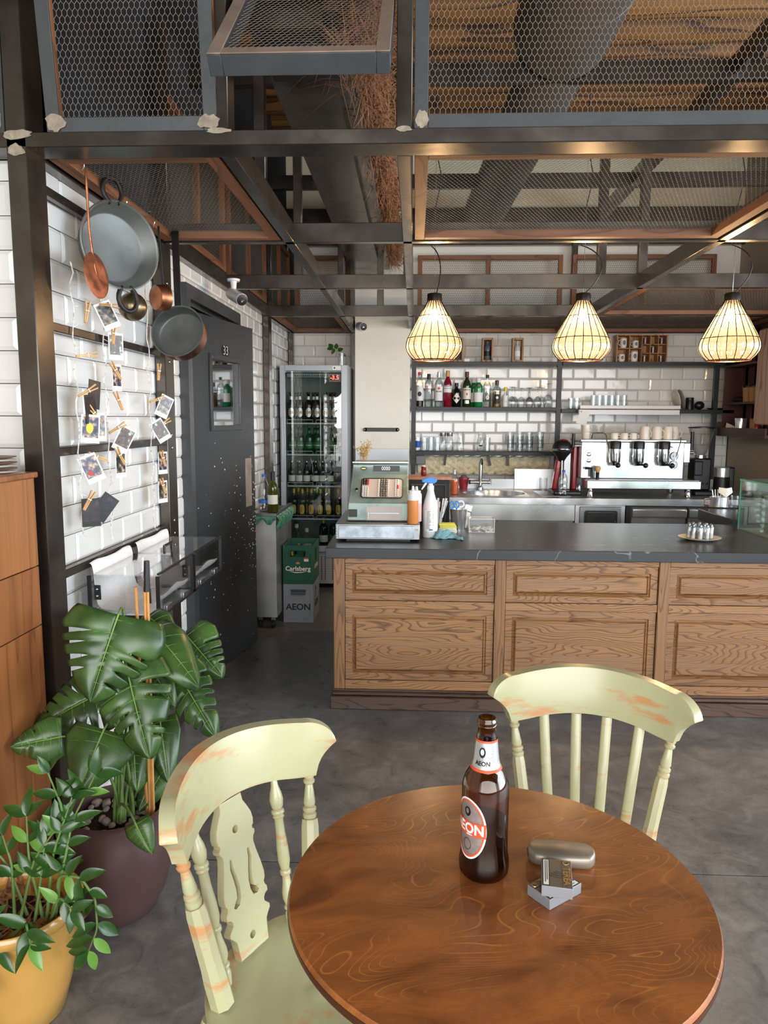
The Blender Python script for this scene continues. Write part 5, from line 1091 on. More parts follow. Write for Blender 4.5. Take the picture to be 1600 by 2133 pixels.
# sponge cloths, blue cloth
M['yellowcloth'] = pbr('yellow_sponge_cloth', '#cfd061', .85, bump=.4, bs=120); M['whitecloth'] = pbr('white_sponge_cloth', '#e6e2d8', .9, bump=.4, bs=120)
for i in range(7):
    o = B().cb((0, 0, 0), (.105-.002*i, .085, .0068)).build('sponge_cloth', 'yellowcloth' if i > 3 else 'whitecloth', None, bevel=.002, loc=(.190+R.uniform(-.003, .003), 4.185+R.uniform(-.003, .003), .8545+i*.0074), rot=(0, 0, R.uniform(-.08, .08)))
    tag(o, ('yellow' if i > 3 else 'white')+' folded sponge cloth, '+['bottom of the stack', 'second from the bottom', 'third from the bottom', 'just under the yellow ones', 'lowest yellow one', 'second from the top', 'on top of the stack'][i], 'cloth', 'sponge cloths stacked on the counter')
M['bluecloth'] = pbr('teal_blue_cloth', '#6a97a3', .9, var=.15, vs=30, bump=.5, bs=160)
nx, ny = 30, 22; vs = []
for i in range(nx+1):
    for j in range(ny+1):
        u, v = i/nx-.5, j/ny-.5; h = .034*math.exp(-((u+.14)**2*14+(v)**2*18))+.016*math.exp(-((u-.12)**2*20+v*v*14)); f = .010*math.sin(u*26+v*9)*math.cos(v*21-u*7)*math.exp(-(u*u+v*v)*3)
        vs.append((u*.20-.02*v, v*.085+.02*math.sin(u*9), max(.0015, h+f+.004+(.004*math.sin(17*u)*math.sin(13*v)))))
o = B().add(vs, [(i*(ny+1)+j, (i+1)*(ny+1)+j, (i+1)*(ny+1)+j+1, i*(ny+1)+j+1) for i in range(nx) for j in range(ny)]).build('blue_cloth', 'bluecloth', None, smooth=180, loc=(.172, 3.985, .8505), rot=(0, 0, -.25))
md = o.modifiers.new('s', 'SOLIDIFY'); md.thickness = .002; tag(o, 'crumpled teal blue cleaning cloth in front of the sponge cloths', 'cloth')
# steel cup with scissors
t = thing('steel_cup', 'stainless steel cup holding utensils behind the glass box', 'cup', (.262, 4.33, .85))
B().lathe([(0, .003), (.034, .003), (.036, 0), (.038, 0), (.052, .118), (.054, .120), (.050, .120), (.036, .005), (0, .005)], 32).build('cup', 'inoxbright', t, smooth=45)
B().tube([(.054, 0, .105), (.072, 0, .10), (.074, 0, .07), (.050, 0, .055)], .004, 8).build('ear_handle', 'chrome', t)
t = thing('scissors', 'scissors with blue and white loop handles standing in the steel cup', 'scissors', (.262, 4.33, .856))
for s_, x in ((-1, -.040), (1, -.012)):
    B().tube([(x+.013*math.cos(a), -.01, .138+.020*math.sin(a)) for a in [2*PI*i/16 for i in range(16)]], .0042, 8, True).build('handle_loop', 'bluecap', t, smooth=60)
    B().tube([(x, -.008, .118), (-.02, -.004, .06), (-.015-.004*s_, 0, .005)], [.004, .004, .002], 6).build('blade', 'inoxdark', t)
t = thing('bottle_opener', 'white round-headed opener standing in the steel cup', 'opener', (.262, 4.33, .856)); B().tube([(.012+.018*math.cos(a), .01, .140+.018*math.sin(a)) for a in [2*PI*i/16 for i in range(16)]], .0045, 8, True).tube([(.012, .01, .122), (.008, .006, .01)], .004, 6).build('ring', 'white', t)
tag(B().bx(-.022, .022, -.0015, .0015, .0, .135).build('card_tag', 'whitelabel', None, loc=(.288, 4.335, .860), rot=(0, .28, .2)), 'white card tag sticking out of the steel cup', 'card')
# glass box with sachets
t = thing('glass_box', 'small clear glass box with gilt edges beside the steel cup', 'box', (.315, 4.20, .85)); X, Y, Z = .145, .095, .078
b = B(); b.bx(0, X, 0, .002, 0, Z); b.bx(0, X, Y-.002, Y, 0, Z); b.bx(0, .002, .002, Y-.002, 0, Z); b.bx(X-.002, X, .002, Y-.002, 0, Z); b.bx(.002, X-.002, .002, Y-.002, 0, .002); b.build('glass_walls', 'glass', t, smooth=0)
for (p, q) in (((0, 0, 0), (X, 0, 0)), ((0, 0, Z), (X, 0, Z)), ((0, Y, Z), (X, Y, Z)), ((0, 0, 0), (0, 0, Z)), ((X, 0, 0), (X, 0, Z)), ((0, Y, 0), (0, Y, Z)), ((X, Y, 0), (X, Y, Z)), ((0, 0, Z), (0, Y, Z)), ((X, 0, Z), (X, Y, Z))): B().cyl(p, q, .0016, n=6).build('gilt_edge', 'cream', t)
for i in range(9):
    o = B().bx(-.018, .018, -.012, .012, -.0012, .0012).build('sachet', 'whitelabel' if i % 3 else 'cream', None, bevel=.0006, loc=(.345+.012*i, 4.245+R.uniform(-.02, .02), .858+.004*(i % 4)+.004), rot=(R.uniform(-.5, .5), R.uniform(-.6, .6), R.uniform(0, 3)))
    tag(o, 'small paper sachet inside the clear glass box', 'sachet', 'sachets in the glass box')
# black cabinet-like box behind
t = thing('black_menu_box', 'black panelled box with brown wooden top behind the register', 'box', (.09, 4.50, .85))
B().bx(-.045, .212, 4.43, 4.60, .850, 1.130).build('body', 'blackmatte', t, world=True, bevel=.002); B().bx(-.055, .222, 4.42, 4.61, 1.1305, 1.150).build('wooden_top', 'walnut', t, world=True, bevel=.002)
b = B(); b.tube([(-.02, 4.428, .88), (.185, 4.428, .88), (.185, 4.428, 1.10), (-.02, 4.428, 1.10)], .004, 6, True); b.build('panel_moulding', 'black', t, world=True)
bottle('sauce_bottle', 'small red sauce bottle with white cap on the black box', (.055, 4.52, 1.151), .017, .03, .055, pbr('dark_red_sauce', '#6a1f1c', .2), 'white', .018, .012, n=18)
# plate with salt vials
t = thing('round_plate', 'cream plate carrying glass vials on the worktop', 'plate', (1.553, 4.03, .85)); B().lathe([(0, 0), (.06, 0), (.075, .004), (.108, .014), (.110, .016), (.105, .0165), (.072, .0075), (0, .006)], 48).build('dish', 'cream', t, smooth=60)
v0 = None
for k in range(15):
    a = 2*PI*k/10; q = .058 if k < 10 else .026; a = a if k < 10 else 2*PI*k/5+.3; loc = (1.553+q*math.cos(a), 4.03+q*math.sin(a), .8585)
    if v0 is None:
        v0 = thing('glass_vial', 'small clear glass vial with metal stopper, rightmost of the ring on the cream plate', 'vial', loc, group='glass vials on the cream plate')
        B().lathe([(0, 0), (.0125, 0), (.0135, .003), (.0135, .062), (.011, .068), (.0105, .066), (.0115, .06), (.0115, .004), (0, .003)], 16).build('glass', 'glass', v0, smooth=50); B().lathe([(0, .066), (.0075, .066), (.0085, .074), (.0055, .080), (0, .081)], 12).build('stopper', 'inoxdark', v0); B().lathe([(0, .004), (.011, .004), (.011, .04), (0, .04)], 12).build('contents', 'whitelabel', v0); KID[v0.name] = kids(v0)
    else: dup(v0, loc, label='clear glass vial on the cream plate, '+(['', 'outer ring, right and slightly behind', 'outer ring, back right', 'outer ring, back left', 'outer ring, left and slightly behind', 'outer ring, leftmost', 'outer ring, left and slightly in front', 'outer ring, front left', 'outer ring, front right', 'outer ring, right and slightly in front'][k] if k < 10 else 'inner %s one' % ('right', 'back right', 'back left', 'left', 'front')[k-10]))
# glass display case with big roll
t = thing('glass_display_case', 'greenish glass display case at the far end of the counter', 'case', (1.935, 3.86, .85)); X, Y, Z = .62, .585, .292
b = B(); b.bx(0, .006, 0, Y, .0, Z); b.bx(.006, X, 0, .006, 0, Z); b.bx(.006, X, Y-.006, Y, 0, Z); b.build('glass_walls', 'greenglass', t, smooth=0); B().bx(-.004, X, -.004, Y+.004, Z+.001, Z+.009).build('glass_top', 'greenglass', t, smooth=0)
for (x, y) in ((0, 0), (0, Y)): B().bx(x-.001, x+.007, y-.004, y+.004, 0, Z).build('glass_edge', 'greenedge', t)
b = B(); b.bx(-.005, -.003, -.004, Y+.004, Z, Z+.009); b.build('glass_edge', 'greenedge', t); B().bx(.007, X-.007, .007, Y-.007, .0, .008).build('base', 'white', t)
t = thing('wrapped_jar', 'tall cream jar wrapped in clear film inside the glass display case', 'jar', (2.06, 4.20, .859)); B().lathe([(0, 0), (.075, 0), (.082, .006), (.078, .10), (.086, .20), (0, .20)], 32).build('jar', 'cream', t, smooth=50); B().lathe([(.088, .201), (.090, .212), (0, .215)], 32).build('lid', 'white', t)
b = B().lathe([(.092+.006*math.sin(k*2.1), k*.012) for k in range(17)], 26, rib=.06, nr=9); b.build('film_wrap', thin_glass('plastic_film', (.93, .93, .93), .9, .15, .15), t, smooth=60)
# ============================================================ STEEL BACK COUNTER
M['steelblue'] = M['inox']
t = thing('steel_sink_counter', 'stainless steel back counter with sinks along the tiled wall', 'counter', (.25, 6.2, 0))
sx0, sx1, sy0, sy1, zt = .25, 2.88, 5.80, 6.58, .88
o1 = (.40, .93, 5.93, 6.40); o2 = (1.02, 1.26, 5.95, 6.38)
b = B(); b.bx(sx0, sx1, sy0, 5.93, zt-.03, zt); b.bx(sx0, sx1, 6.40, sy1, zt-.03, zt); b.bx(sx0, .40, 5.93, 6.40, zt-.03, zt); b.bx(.93, 1.02, 5.93, 6.40, zt-.03, zt); b.bx(1.26, sx1, 5.93, 6.40, zt-.03, zt)
b.build('worktop', 'inox', t, world=True, smooth=0)
for (a0, a1, c0, c1), nm in ((o1, 'round_sink'), (o2, 'square_sink')):
    if nm == 'round_sink':
        n = 32; cx, cy, rx, ry = (a0+a1)/2, (c0+c1)/2, (a1-a0)/2, (c1-c0)/2; vs = []
        for (k, z) in ((1.02, zt+.002), (.97, zt+.001), (.93, zt-.03), (.85, zt-.15), (.0, zt-.16)):
            for i in range(n): vs.append((cx+rx*k*math.cos(2*PI*i/n), cy+ry*k*math.sin(2*PI*i/n), z))
        fs = [(q*n+i, q*n+(i+1) % n, (q+1)*n+(i+1) % n, (q+1)*n+i) for q in range(4) for i in range(n)]
        # flat corner infill between the oval rim and the square cut-out
        m_ = len(vs); sqv = [(a0+(a1-a0)*.5*(1+max(-1, min(1, 1.42*math.cos(2*PI*i/n)))), c0+(c1-c0)*.5*(1+max(-1, min(1, 1.42*math.sin(2*PI*i/n)))), zt) for i in range(n)]
        vs += sqv; fs += [(i, (i+1) % n, m_+(i+1) % n, m_+i) for i in range(n)]
        B().add(vs, fs).build(nm, 'inoxbright', t, world=True, smooth=50)
    else:
        b = B(); b.bx(a0, a1, c0, c1, zt-.18, zt-.178); b.bx(a0, a0+.002, c0, c1, zt-.178, zt); b.bx(a1-.002, a1, c0, c1, zt-.178, zt); b.bx(a0, a1, c0, c0+.002, zt-.178, zt); b.bx(a0, a1, c1-.002, c1, zt-.178, zt); b.build(nm, 'inox', t, world=True, smooth=0)
B().bx(sx0, sx1, sy0-.006, sy0, zt-.052, zt+.001).build('front_fascia', 'inoxbright', t, world=True, bevel=.002)
B().bx(sx0, 1.262, sy0+.015, sy0+.02, .70, zt-.054).build('apron_panel', 'inox', t, world=True)
for (x0, x1) in ((.26, .655), (.66, 1.255)): B().bx(x0, x1, sy0+.025, sy0+.04, .12, .698).build('lower_panel', 'inoxdark', t, world=True, bevel=.002)
b = B(); b.bx(.25, 2.88, sy0+.05, sy1, .10, .825); b.build('carcass', 'blackmetal', t, world=True) if False else None
B().bx(.25, 1.262, sy0+.05, sy0+.06, .10, .69).build('backing', 'blackmetal', t, world=True)
B().bx(sx0, 1.27, 6.575, 6.60, zt, .965).build('upstand', 'inoxdark', t, world=True)
for lx in (.28, 1.2): B().bx(lx, lx+.04, sy1-.05, sy1-.01, 0, zt-.03).build('leg', 'inoxdark', t, world=True)
for lx in (.28, 1.2): B().bx(lx, lx+.04, sy0+.06, sy0+.10, 0, zt-.03).build('leg', 'inoxdark', t, world=True)
t = thing('knock_drawer_unit', 'steel drawer unit with one dark inset handle plate under the coffee machine', 'drawer unit', (1.45, 6.1, 0))
B().bx(1.268, 1.655, sy0+.02, 6.5, .02, .826).build('carcass', 'inox', t, world=True, bevel=.002); B().bx(1.30, 1.625, sy0+.008, sy0+.0195, .60, .815).build('drawer_front', 'inoxdark', t, world=True, bevel=.006)
dmm = Matrix.Translation((-1.45, -6.1, 0)) @ frame_m((1.30, sy0+.0075, .60), (1, 0, 0), (0, 0, 1))
B().prism(rrect(.035, .295, .07, .185, .02), .003, dmm).build('inset_plate', 'blackmetal', t); B().tube([tuple(dmm @ Vector((x, z, .004))) for x, z in rrect(.05, .28, .085, .17, .015)], .003, 6, True).build('inset_rim', 'chrome', t); B().prism(rrect(.115, .215, .115, .142, .005), .006, dmm).build('handle', 'black', t)
t = thing('under_counter_fridge', 'stainless undercounter fridge with angled pull doors below the coffee machine', 'fridge', (2.25, 6.1, 0))
B().bx(1.665, 2.875, sy0+.03, 6.5, .02, .826).build('carcass', 'blackmetal', t, world=True)
for (x0, x1) in ((1.70, 2.115), (2.135, 2.55)):
    pf = [(sy0+.029, .12), (sy0-.005, .12), (sy0-.005, .735), (sy0-.03, .745), (sy0-.03, .80), (sy0+.0, .815), (sy0+.029, .815)]
    vs = [(x, y, z) for x in (x0, x1) for y, z in pf]; n = len(pf); B().add(vs, [tuple(range(n)), tuple(range(n, 2*n))[::-1]]+[(i, (i+1) % n, n+(i+1) % n, n+i) for i in range(n)]).build('door', 'inoxbright', t, world=True, bevel=.003)
# faucet
t = thing('mixer_tap', 'chrome mixer tap with tall curved spout at the round sink', 'tap', (.575, 6.46, zt))
B().lathe([(0, 0), (.028, 0), (.026, .02), (.017, .03), (.017, .24), (0, .245)], 20).build('column', 'chrome', t); B().tube([(0, 0, .235), (0, -.01, .262), (0, -.05, .275), (0, -.10, .262), (0, -.125, .225)], .011, 10).build('spout', 'chrome', t, smooth=60)
B().cyl((-.085, -.0, .065), (.085, 0, .065), .013, n=14).build('cross_body', 'chrome', t); B().cyl((.085, 0, .045), (.085, 0, .10), .010, n=12).build('lever', 'chrome', t); B().cyl((-.085, 0, .065), (-.10, 0, .065), .018, n=14).build('knob', 'black', t)
tag(B().bx(.885, 1.262, 0, .004, 0, .175).build('splash_panel', 'inox', None, loc=(0, 6.545, .882), rot=(-.10, 0, 0)), 'leaning stainless splash panel beside the square sink', 'panel')
# crumpled plastic sheet & trunking behind the sink
M['film'] = pbr('creamy_plastic_sheet', '#dccfae', .4, bump=1.0, bs=22, var=.15, vs=6)
nx, ny = 60, 10; vs = [(lerp(.03, 1.25, i/nx), 6.93-.02*abs(math.sin(i*.9+j*.7))-.02*R.random(), lerp(.985, 1.145, j/ny)+.006*math.sin(i*1.3)) for i in range(nx+1) for j in range(ny+1)]
tag(B().add(vs, [(i*(ny+1)+j, (i+1)*(ny+1)+j, (i+1)*(ny+1)+j+1, i*(ny+1)+j+1) for i in range(nx) for j in range(ny)]).build('plastic_sheet', 'film', None, smooth=60), 'crumpled cream plastic sheeting behind the sink tap', 'sheet')
for x, ln, tl in ((.275, .11, .03), (.70, .10, -.06), (.86, .10, 0)):
    tag(B().bx(-.011, .011, -.003, .003, 0, ln).build('black_strap', 'black', None, bevel=.001, loc=(x, 6.86, 1.065), rot=(0, tl*4, 0)), 'short black strap hanging below the lower shelf, '+{.275: 'near the black menu box', .70: 'right of the tap', .86: 'farthest from the tap'}[x], 'strap', 'black straps under the lower shelf')
tag(B().bx(.005, .10, 6.74, 6.80, 1.075, 1.16).build('small_speaker', pbr('grey_speaker', '#77797c', .6), None, bevel=.012), 'small grey speaker tucked under the lower shelf corner', 'speaker')
# items on the steel counter
t = thing('red_pot', 'small red flower pot with a cactus by the sink', 'pot', (.435, 6.53, zt)); B().lathe([(0, 0), (.032, 0), (.045, .085), (.048, .086), (.048, .10), (.043, .10), (.040, .08), (0, .075)], 28).build('pot', pbr('dark_red_glaze', '#a02f3a', .3), t, smooth=40); B().ball((0, 0, .10), .030, 14, 8, (1, 1, .8)).build('cactus', pbr('grey_cactus', '#6d6a5c', .9, bump=1, bs=120), t)
bottle('soap_bottle', 'clear bottle of orange washing liquid beside the black menu box', (.325, 6.02, zt), .038, .12, .20, 'glass', 'whitelabel', .03, .012, parts=(P_fill(.038, .12, pbr('orange_liquid', '#e2672a', .2)),))
bottle('water_bottle', 'small clear water bottle with blue cap beside the red press', (1.20, 5.99, zt), .033, .14, .205, 'glass', 'bluelabel', .014, .014, prof=[(0, 0), (.028, 0), (.033, .008), (.033, .04), (.030, .05), (.033, .06), (.033, .085), (.030, .095), (.033, .105), (.033, .135), (.028, .165), (.013, .185), (.012, .205), (0, .205)])
tag(B().lathe([(0, .003), (.030, .003), (.030, 0), (.034, 0), (.036, .11), (.034, .11)], 20).build('tumbler', 'glass', None, loc=(1.115, 6.42, zt)), 'clear glass tumbler in front of the leaning splash panel', 'glass')
M['redgloss'] = pbr('glossy_red', '#8f1420', .15, spec=.6)
t = thing('juice_press', 'tall red and black press with domed top beside the coffee machine', 'press', (1.245, 6.15, zt))
B().bx(-.11, .115, -.12, .13, 0, .035).build('base', 'black', t, bevel=.01); B().bx(-.012, .05, .02, .09, .035, .40).build('column', 'inoxdark', t, bevel=.006)
for s_ in (-1, 1):
    pr = [(-.105, .035), (-.06, .035), (-.045, .16), (-.02, .40), (-.055, .40), (-.085, .18)] if s_ < 0 else [(.055, .035), (.098, .035), (.098, .40), (.06, .40)]
    B().prism(pr, .07, Matrix(((1, 0, 0, 0), (0, 0, 1, .0), (0, 1, 0, 0), (0, 0, 0, 1)))).build('red_side_arm', 'redgloss', t, bevel=.01)
B().lathe([(0, .27), (.02, .27), (.045, .31), (.075, .345), (.078, .36), (0, .36)], 28, (-.035, -.01, 0)).build('cone', 'black', t, smooth=50); B().lathe([(.080, .358), (.083, .362), (.083, .374), (.078, .378)], 28, (-.035, -.01, 0)).build('chrome_ring', 'chrome', t, smooth=50)
B().lathe([(.080, .377), (.076, .405), (.058, .432), (.03, .446), (0, .45)], 28, (-.035, -.01, 0)).build('dome', 'black', t, smooth=60); B().lathe([(.05, .4405), (.03, .450), (0, .455)], 20, (-.025, -.01, 0)).build('red_cap', 'redgloss', t, smooth=60); B().cyl((-.035, -.03, .06), (-.035, -.03, .29), .006, n=10).build('drive_rod', 'chrome', t)

# ------------------------------------------------------------ ESPRESSO MACHINE
t = thing('coffee_machine', 'three-group stainless espresso machine with cups stored on top', 'coffee machine', (1.75, 6.2, zt)); O = (1.75, 6.2, zt)
def w_(b, nm, mt, **k): return b.build(nm, mt, t, world=True, **k)
for fx, fy in ((1.42, 6.0), (2.20, 6.0), (1.42, 6.42), (2.20, 6.42)): w_(B().lathe([(0, 0), (.030, 0), (.026, .015), (.020, .06), (.024, .068), (0, .068)], 18, (fx, fy, zt)), 'foot', 'chrome')
w_(B().bx(1.372, 2.262, 5.90, 6.45, .949, 1.013), 'drip_tray', 'inoxbright', bevel=.004); w_(B().bx(1.385, 2.25, 5.91, 6.03, 1.0135, 1.019), 'tray_grid', 'inoxdark', bevel=.001)
w_(B().bx(1.345, 2.165, 6.035, 6.42, 1.020, 1.315), 'body', 'inoxbright', bevel=.006); w_(B().bx(1.335, 2.175, 6.02, 6.43, 1.3155, 1.335), 'cup_tray', 'inox', bevel=.004)
w_(B().bx(2.1655, 2.22, 6.05, 6.40, 1.15, 1.31), 'side_housing', 'inoxbright', bevel=.006); w_(B().bx(2.1655, 2.19, 6.08, 6.38, 1.02, 1.149), 'dark_side', 'black')
for gx in (1.60, 1.785, 1.985):
    w_(B().lathe([(0, 1.15), (.040, 1.15), (.043, 1.165), (.043, 1.262), (0, 1.262)], 26, (gx, 5.975, 0)), 'group_head', 'chrome', smooth=45); w_(B().lathe([(0, 1.2625), (.045, 1.2625), (.046, 1.315), (.040, 1.325), (0, 1.327)], 26, (gx, 5.975, 0)), 'group_cap', 'black', smooth=45); w_(B().cyl((gx-.0, 6.0, 1.20), (gx, 6.034, 1.20), .03), 'group_neck', 'chrome')
for gx, dx in ((1.60, .0), (1.785, .03), (1.985, .035)):
    w_(B().cyl((gx-.005, 5.955, 1.145), (gx+dx, 5.90, 1.138), .009, .010, 12), 'filter_handle', 'black'); w_(B().ball((gx+dx+.002, 5.885, 1.137), .021, 14, 10), 'handle_ball', 'black'); w_(B().lathe([(0, 1.128), (.03, 1.130), (.034, 1.1495)], 20, (gx, 5.975, 0)), 'portafilter', 'chrome', smooth=50)
w_(B().tube([(1.42, 6.02, 1.345), (1.42, 5.99, 1.385), (1.50, 5.97, 1.39), (1.515, 5.95, 1.37), (1.545, 5.92, 1.16)], .006, 8), 'steam_wand', 'chrome', smooth=60); w_(B().tube([(2.125, 6.02, 1.35), (2.11, 5.97, 1.33), (2.06, 5.93, 1.18), (2.035, 5.925, 1.08)], .004, 8), 'steam_wand', 'chrome', smooth=60)
w_(B().tube([(2.03, 6.02, 1.275), (2.03, 5.97, 1.283), (2.065, 5.965, 1.27), (2.07, 5.965, 1.16)], .005, 8), 'water_spout', 'chrome', smooth=60); w_(B().ball((2.02, 5.965, 1.283), .011, 10, 7), 'spout_knob', 'black')
for (gx, gz) in ((2.085, 1.205), (2.082, 1.135)):
    w_(B().lathe([(0, 0), (.032, 0), (.034, .006), (.030, .010), (.030, .008), (0, .008)], 24, (gx, 6.0345, gz), Matrix.Rotation(PI/2, 4, 'X')), 'pressure_gauge', 'inoxdark', smooth=40); w_(B().bx(gx-.015, gx+.004, 6.0235, 6.0245, gz-.002, gz+.002), 'gauge_needle', 'blackprint')
for (gx, gz) in ((1.405, 1.215), (1.405, 1.165)): w_(B().lathe([(0, 0), (.016, .0), (.018, .02), (.012, .026), (0, .028)], 10, (gx, 6.0345, gz), Matrix.Rotation(PI/2, 4, 'X')), 'tap_knob', 'chrome')
w_(B().tube([(1.37, 5.995, 1.105), (1.42, 5.99, 1.105), (1.425, 5.99, 1.03)], .012, 8), 'waste_spout', 'black'); w_(B().cyl((1.295, 6.1, 1.28), (1.345, 6.1, 1.28), .008), 'side_tap_stem', 'chrome'); w_(B().cyl((1.292, 6.1, 1.27), (1.292, 6.1, 1.38), .014, n=14), 'side_tap_handle', 'black'); w_(B().cyl((2.245, 6.1, 1.25), (2.245, 6.1, 1.40), .014, n=14), 'side_tap_handle', 'black'); w_(B().cyl((2.2205, 6.1, 1.23), (2.26, 6.1, 1.23), .012), 'side_tap_stem', 'chrome')
t2 = thing('coffee_brush', 'round brush with pale bristles and black handle on the drip tray', 'brush', (1.465, 5.965, 1.019)); B().lathe([(0, 0), (.014, 0), (.015, .05), (.017, .055), (0, .055)], 18).build('handle', 'black', t2); B().lathe([(.014, .056), (.026, .085), (.024, .10), (.012, .107), (0, .108)], 20).build('bristles', pbr('bristles', '#c79a6b', .8, bump=.6, bs=200), t2, smooth=60)
# cups
def mug(label, loc, r, h, mat='cream', grp=None, rz=0, name='mug', inv=False):
    t = thing(name, label, 'mug', loc, rz, grp)
    B().lathe([(0, .004), (r*.7, .003), (r*.74, 0), (r*.82, 0), (r, h*.25), (r, h), (r*.93, h), (r*.92, h*.3), (0, h*.12)], 24).build('body', mat, t, smooth=50)
    B().tube([(r*.96, 0, h*.82), (r*1.45, 0, h*.78), (r*1.55, 0, h*.45), (r*1.0, 0, h*.25)], r*.11, 6).build('handle', mat, t, smooth=60)
    if inv: t.rotation_euler = (PI, 0, rz); t.location.z += h
    return t
GC = 'cups stored on the coffee machine'
for i, (x, y, r, h, inv, lb) in enumerate(((1.395, 6.12, .033, .055, 0, 'left-end espresso cup, lower one'), (1.395, 6.12, .033, .055, 0, 'left-end espresso cup, stacked on the other'), (1.62, 6.10, .032, .05, 1, 'upturned espresso cup left of the middle'), (1.70, 6.10, .033, .05, 1, 'upturned espresso cup at the middle'), (1.78, 6.13, .033, .05, 1, 'upturned espresso cup right of the middle'), (1.66, 6.20, .033, .05, 1, 'upturned cup in the second row, left'), (1.74, 6.21, .033, .05, 1, 'upturned cup in the second row, right'),
                                               (1.87, 6.12, .040, .105, 1, 'tall upturned mug, first of the row of mugs'), (1.965, 6.12, .041, .105, 1, 'tall upturned mug, second of the row of mugs'), (2.055, 6.12, .041, .105, 1, 'tall upturned mug, third of the row of mugs'), (2.13, 6.20, .04, .105, 1, 'tall upturned mug at the far end of the row'))):
    mug('cream '+lb+' on the coffee machine', (x, y, 1.3355+(.056 if i == 1 else 0)), r, h, 'cream', GC, R.uniform(-1, .6), 'coffee_cup', bool(inv))
# grinder & kettle
t = thing('coffee_grinder', 'black coffee grinder with clear cone hopper beside the tiled wall end', 'grinder', (2.375, 6.22, zt))
B().bx(-.085, .085, -.12, .12, 0, .035).build('base', 'black', t, bevel=.008); B().bx(-.07, .075, -.03, .11, .035, .30).build('housing', 'black', t, bevel=.012); B().bx(-.082, -.01, -.075, -.031, .16, .28).build('dosing_head', 'blackmetal', t, bevel=.01); B().tube([(-.03, -.08, .10), (.0, -.12, .09), (.03, -.08, .10)], .005, 6).build('filter_fork', 'chrome', t)
B().lathe([(0, .30), (.045, .30), (.045, .325), (0, .325)], 24, (0, .03, 0)).build('collar', 'chrome', t); B().lathe([(.035, .326), (.05, .35), (.098, .53), (.100, .545)], 28, (0, .03, 0)).build('hopper', 'glass', t, smooth=50); B().lathe([(0, .546), (.108, .546), (.108, .556), (.02, .562), (0, .562)], 28, (0, .03, 0)).build('hopper_lid', 'black', t)
t = thing('milk_frother', 'black cylindrical kettle with a steel band beside the grinder', 'kettle', (2.51, 6.13, zt)); B().lathe([(0, 0), (.062, 0), (.060, .155), (0, .155)], 28).build('body', 'black', t, smooth=40); B().lathe([(.0605, .155), (.061, .228), (.055, .234), (0, .235)], 28).build('steel_band', 'inoxbright', t, smooth=40); B().bx(.045, .085, -.05, .06, 0, .235).build('back_block', 'black', t, bevel=.01)
t = thing('serving_tray', 'oval silver tray on the black return worktop', 'tray', (2.205, 5.33, .878)); B().lathe([(0, 0), (.12, 0), (.135, .008), (.137, .009), (.12, .003), (0, .003)], 40, mat=Matrix.Diagonal((1, .7, 1, 1))).build('tray', 'inoxbright', t, smooth=50)
t = thing('metal_pot', 'silver pot with a curved ear handle on the silver tray', 'pot', (2.175, 5.33, .8815)); B().lathe([(0, .002), (.06, .002), (.062, 0), (.064, 0), (.066, .07), (.063, .07)], 28).build('pot', 'inoxbright', t, smooth=40); B().tube([(-.062, 0, .06), (-.10, 0, .055), (-.10, 0, .02), (-.062, 0, .012)], .006, 8).build('handle', pbr('rose_handle', '#b58f84', .3, .6), t, smooth=60)
for k in range(4): tag(B().cb((0, 0, .06), (.008, .002, .12)).build('plastic_spoon', 'white', None, loc=(2.145+.012*k, 5.33, .885), rot=(R.uniform(-.1, .1), -.2+.1*k, .4)), 'white plastic spoon standing in the silver pot', 'spoon', 'spoons in the silver pot')
tag(B().add([(-.05, 0, 0), (0, -.012, -.035), (.05, 0, 0), (.045, .01, .035), (0, -.01, .03), (-.045, .01, .035)], [(0, 1, 4, 5), (1, 2, 3, 4)]).build('paper_napkin', 'cream', None, loc=(2.21, 5.31, .985)), 'folded paper napkin standing in the silver pot', 'napkin')
tag(B().lathe([(0, .003), (.026, .003), (.028, 0), (.031, 0), (.031, .08), (.029, .08)], 18).build('tumbler', 'glass', None, loc=(2.285, 5.33, .8815)), 'small clear glass on the silver tray', 'glass')

# ============================================================ SHELVING
t = thing('steel_shelving', 'black steel wall shelving with three levels on the tiled wall', 'shelving', (1.3, 6.8, 1.2))
for x0 in (-.035, 1.262, 2.64): B().bx(x0, x0+.04, 6.72, 6.76, .965 if x0 > 2 or x0 < 0 else .965, 2.26).build('upright', 'blackmetal', t, world=True)
for (x0, x1, z, nm) in ((.006, 1.26, 2.0, 0), (1.304, 2.84, 2.0, 0), (.006, 1.26, 1.60, 0), (1.304, 2.82, 1.585, 0), (.006, 1.26, 1.20, 0)): B().bx(x0, x1, 6.70, 6.975, z-.032, z).build('shelf', 'blackmetal', t, world=True, bevel=.002)
SY = 6.80; zm, zl = 1.6005, 1.2005
M['clearspirit'] = thin_glass('clear_bottle_glass', (.90, .93, .93), .9, .03, .08, edge=(.45, .5, .5))
def spirit(label, x, r, hs, ht, mat, cap, caph, parts=(), rn=.0135, y=SY, z=zm, nm='spirit_bottle', n=22, prof=None): return bottle(nm, label, (x, y, z), r, hs, ht, mat, cap, caph, rn=rn, parts=parts, group=None, n=n, prof=prof)
spirit('square-shouldered bottle with dark crest label and red cap, first on the shelf', .038, .035, .21, .308, 'clearspirit', 'redprint', .022, (P_fill(.035, .19, pbr('dark_plum_liquid', '#3a2030', .2)), P_band(.055, .185, 'whitelabel', .035, 75), P_oval(.115, .018, .022, 'blackprint', .035, k=1.02), P_text('DOPPIO', .012, 'blackprint', .035, .160, 1.025)) [:3], .013)
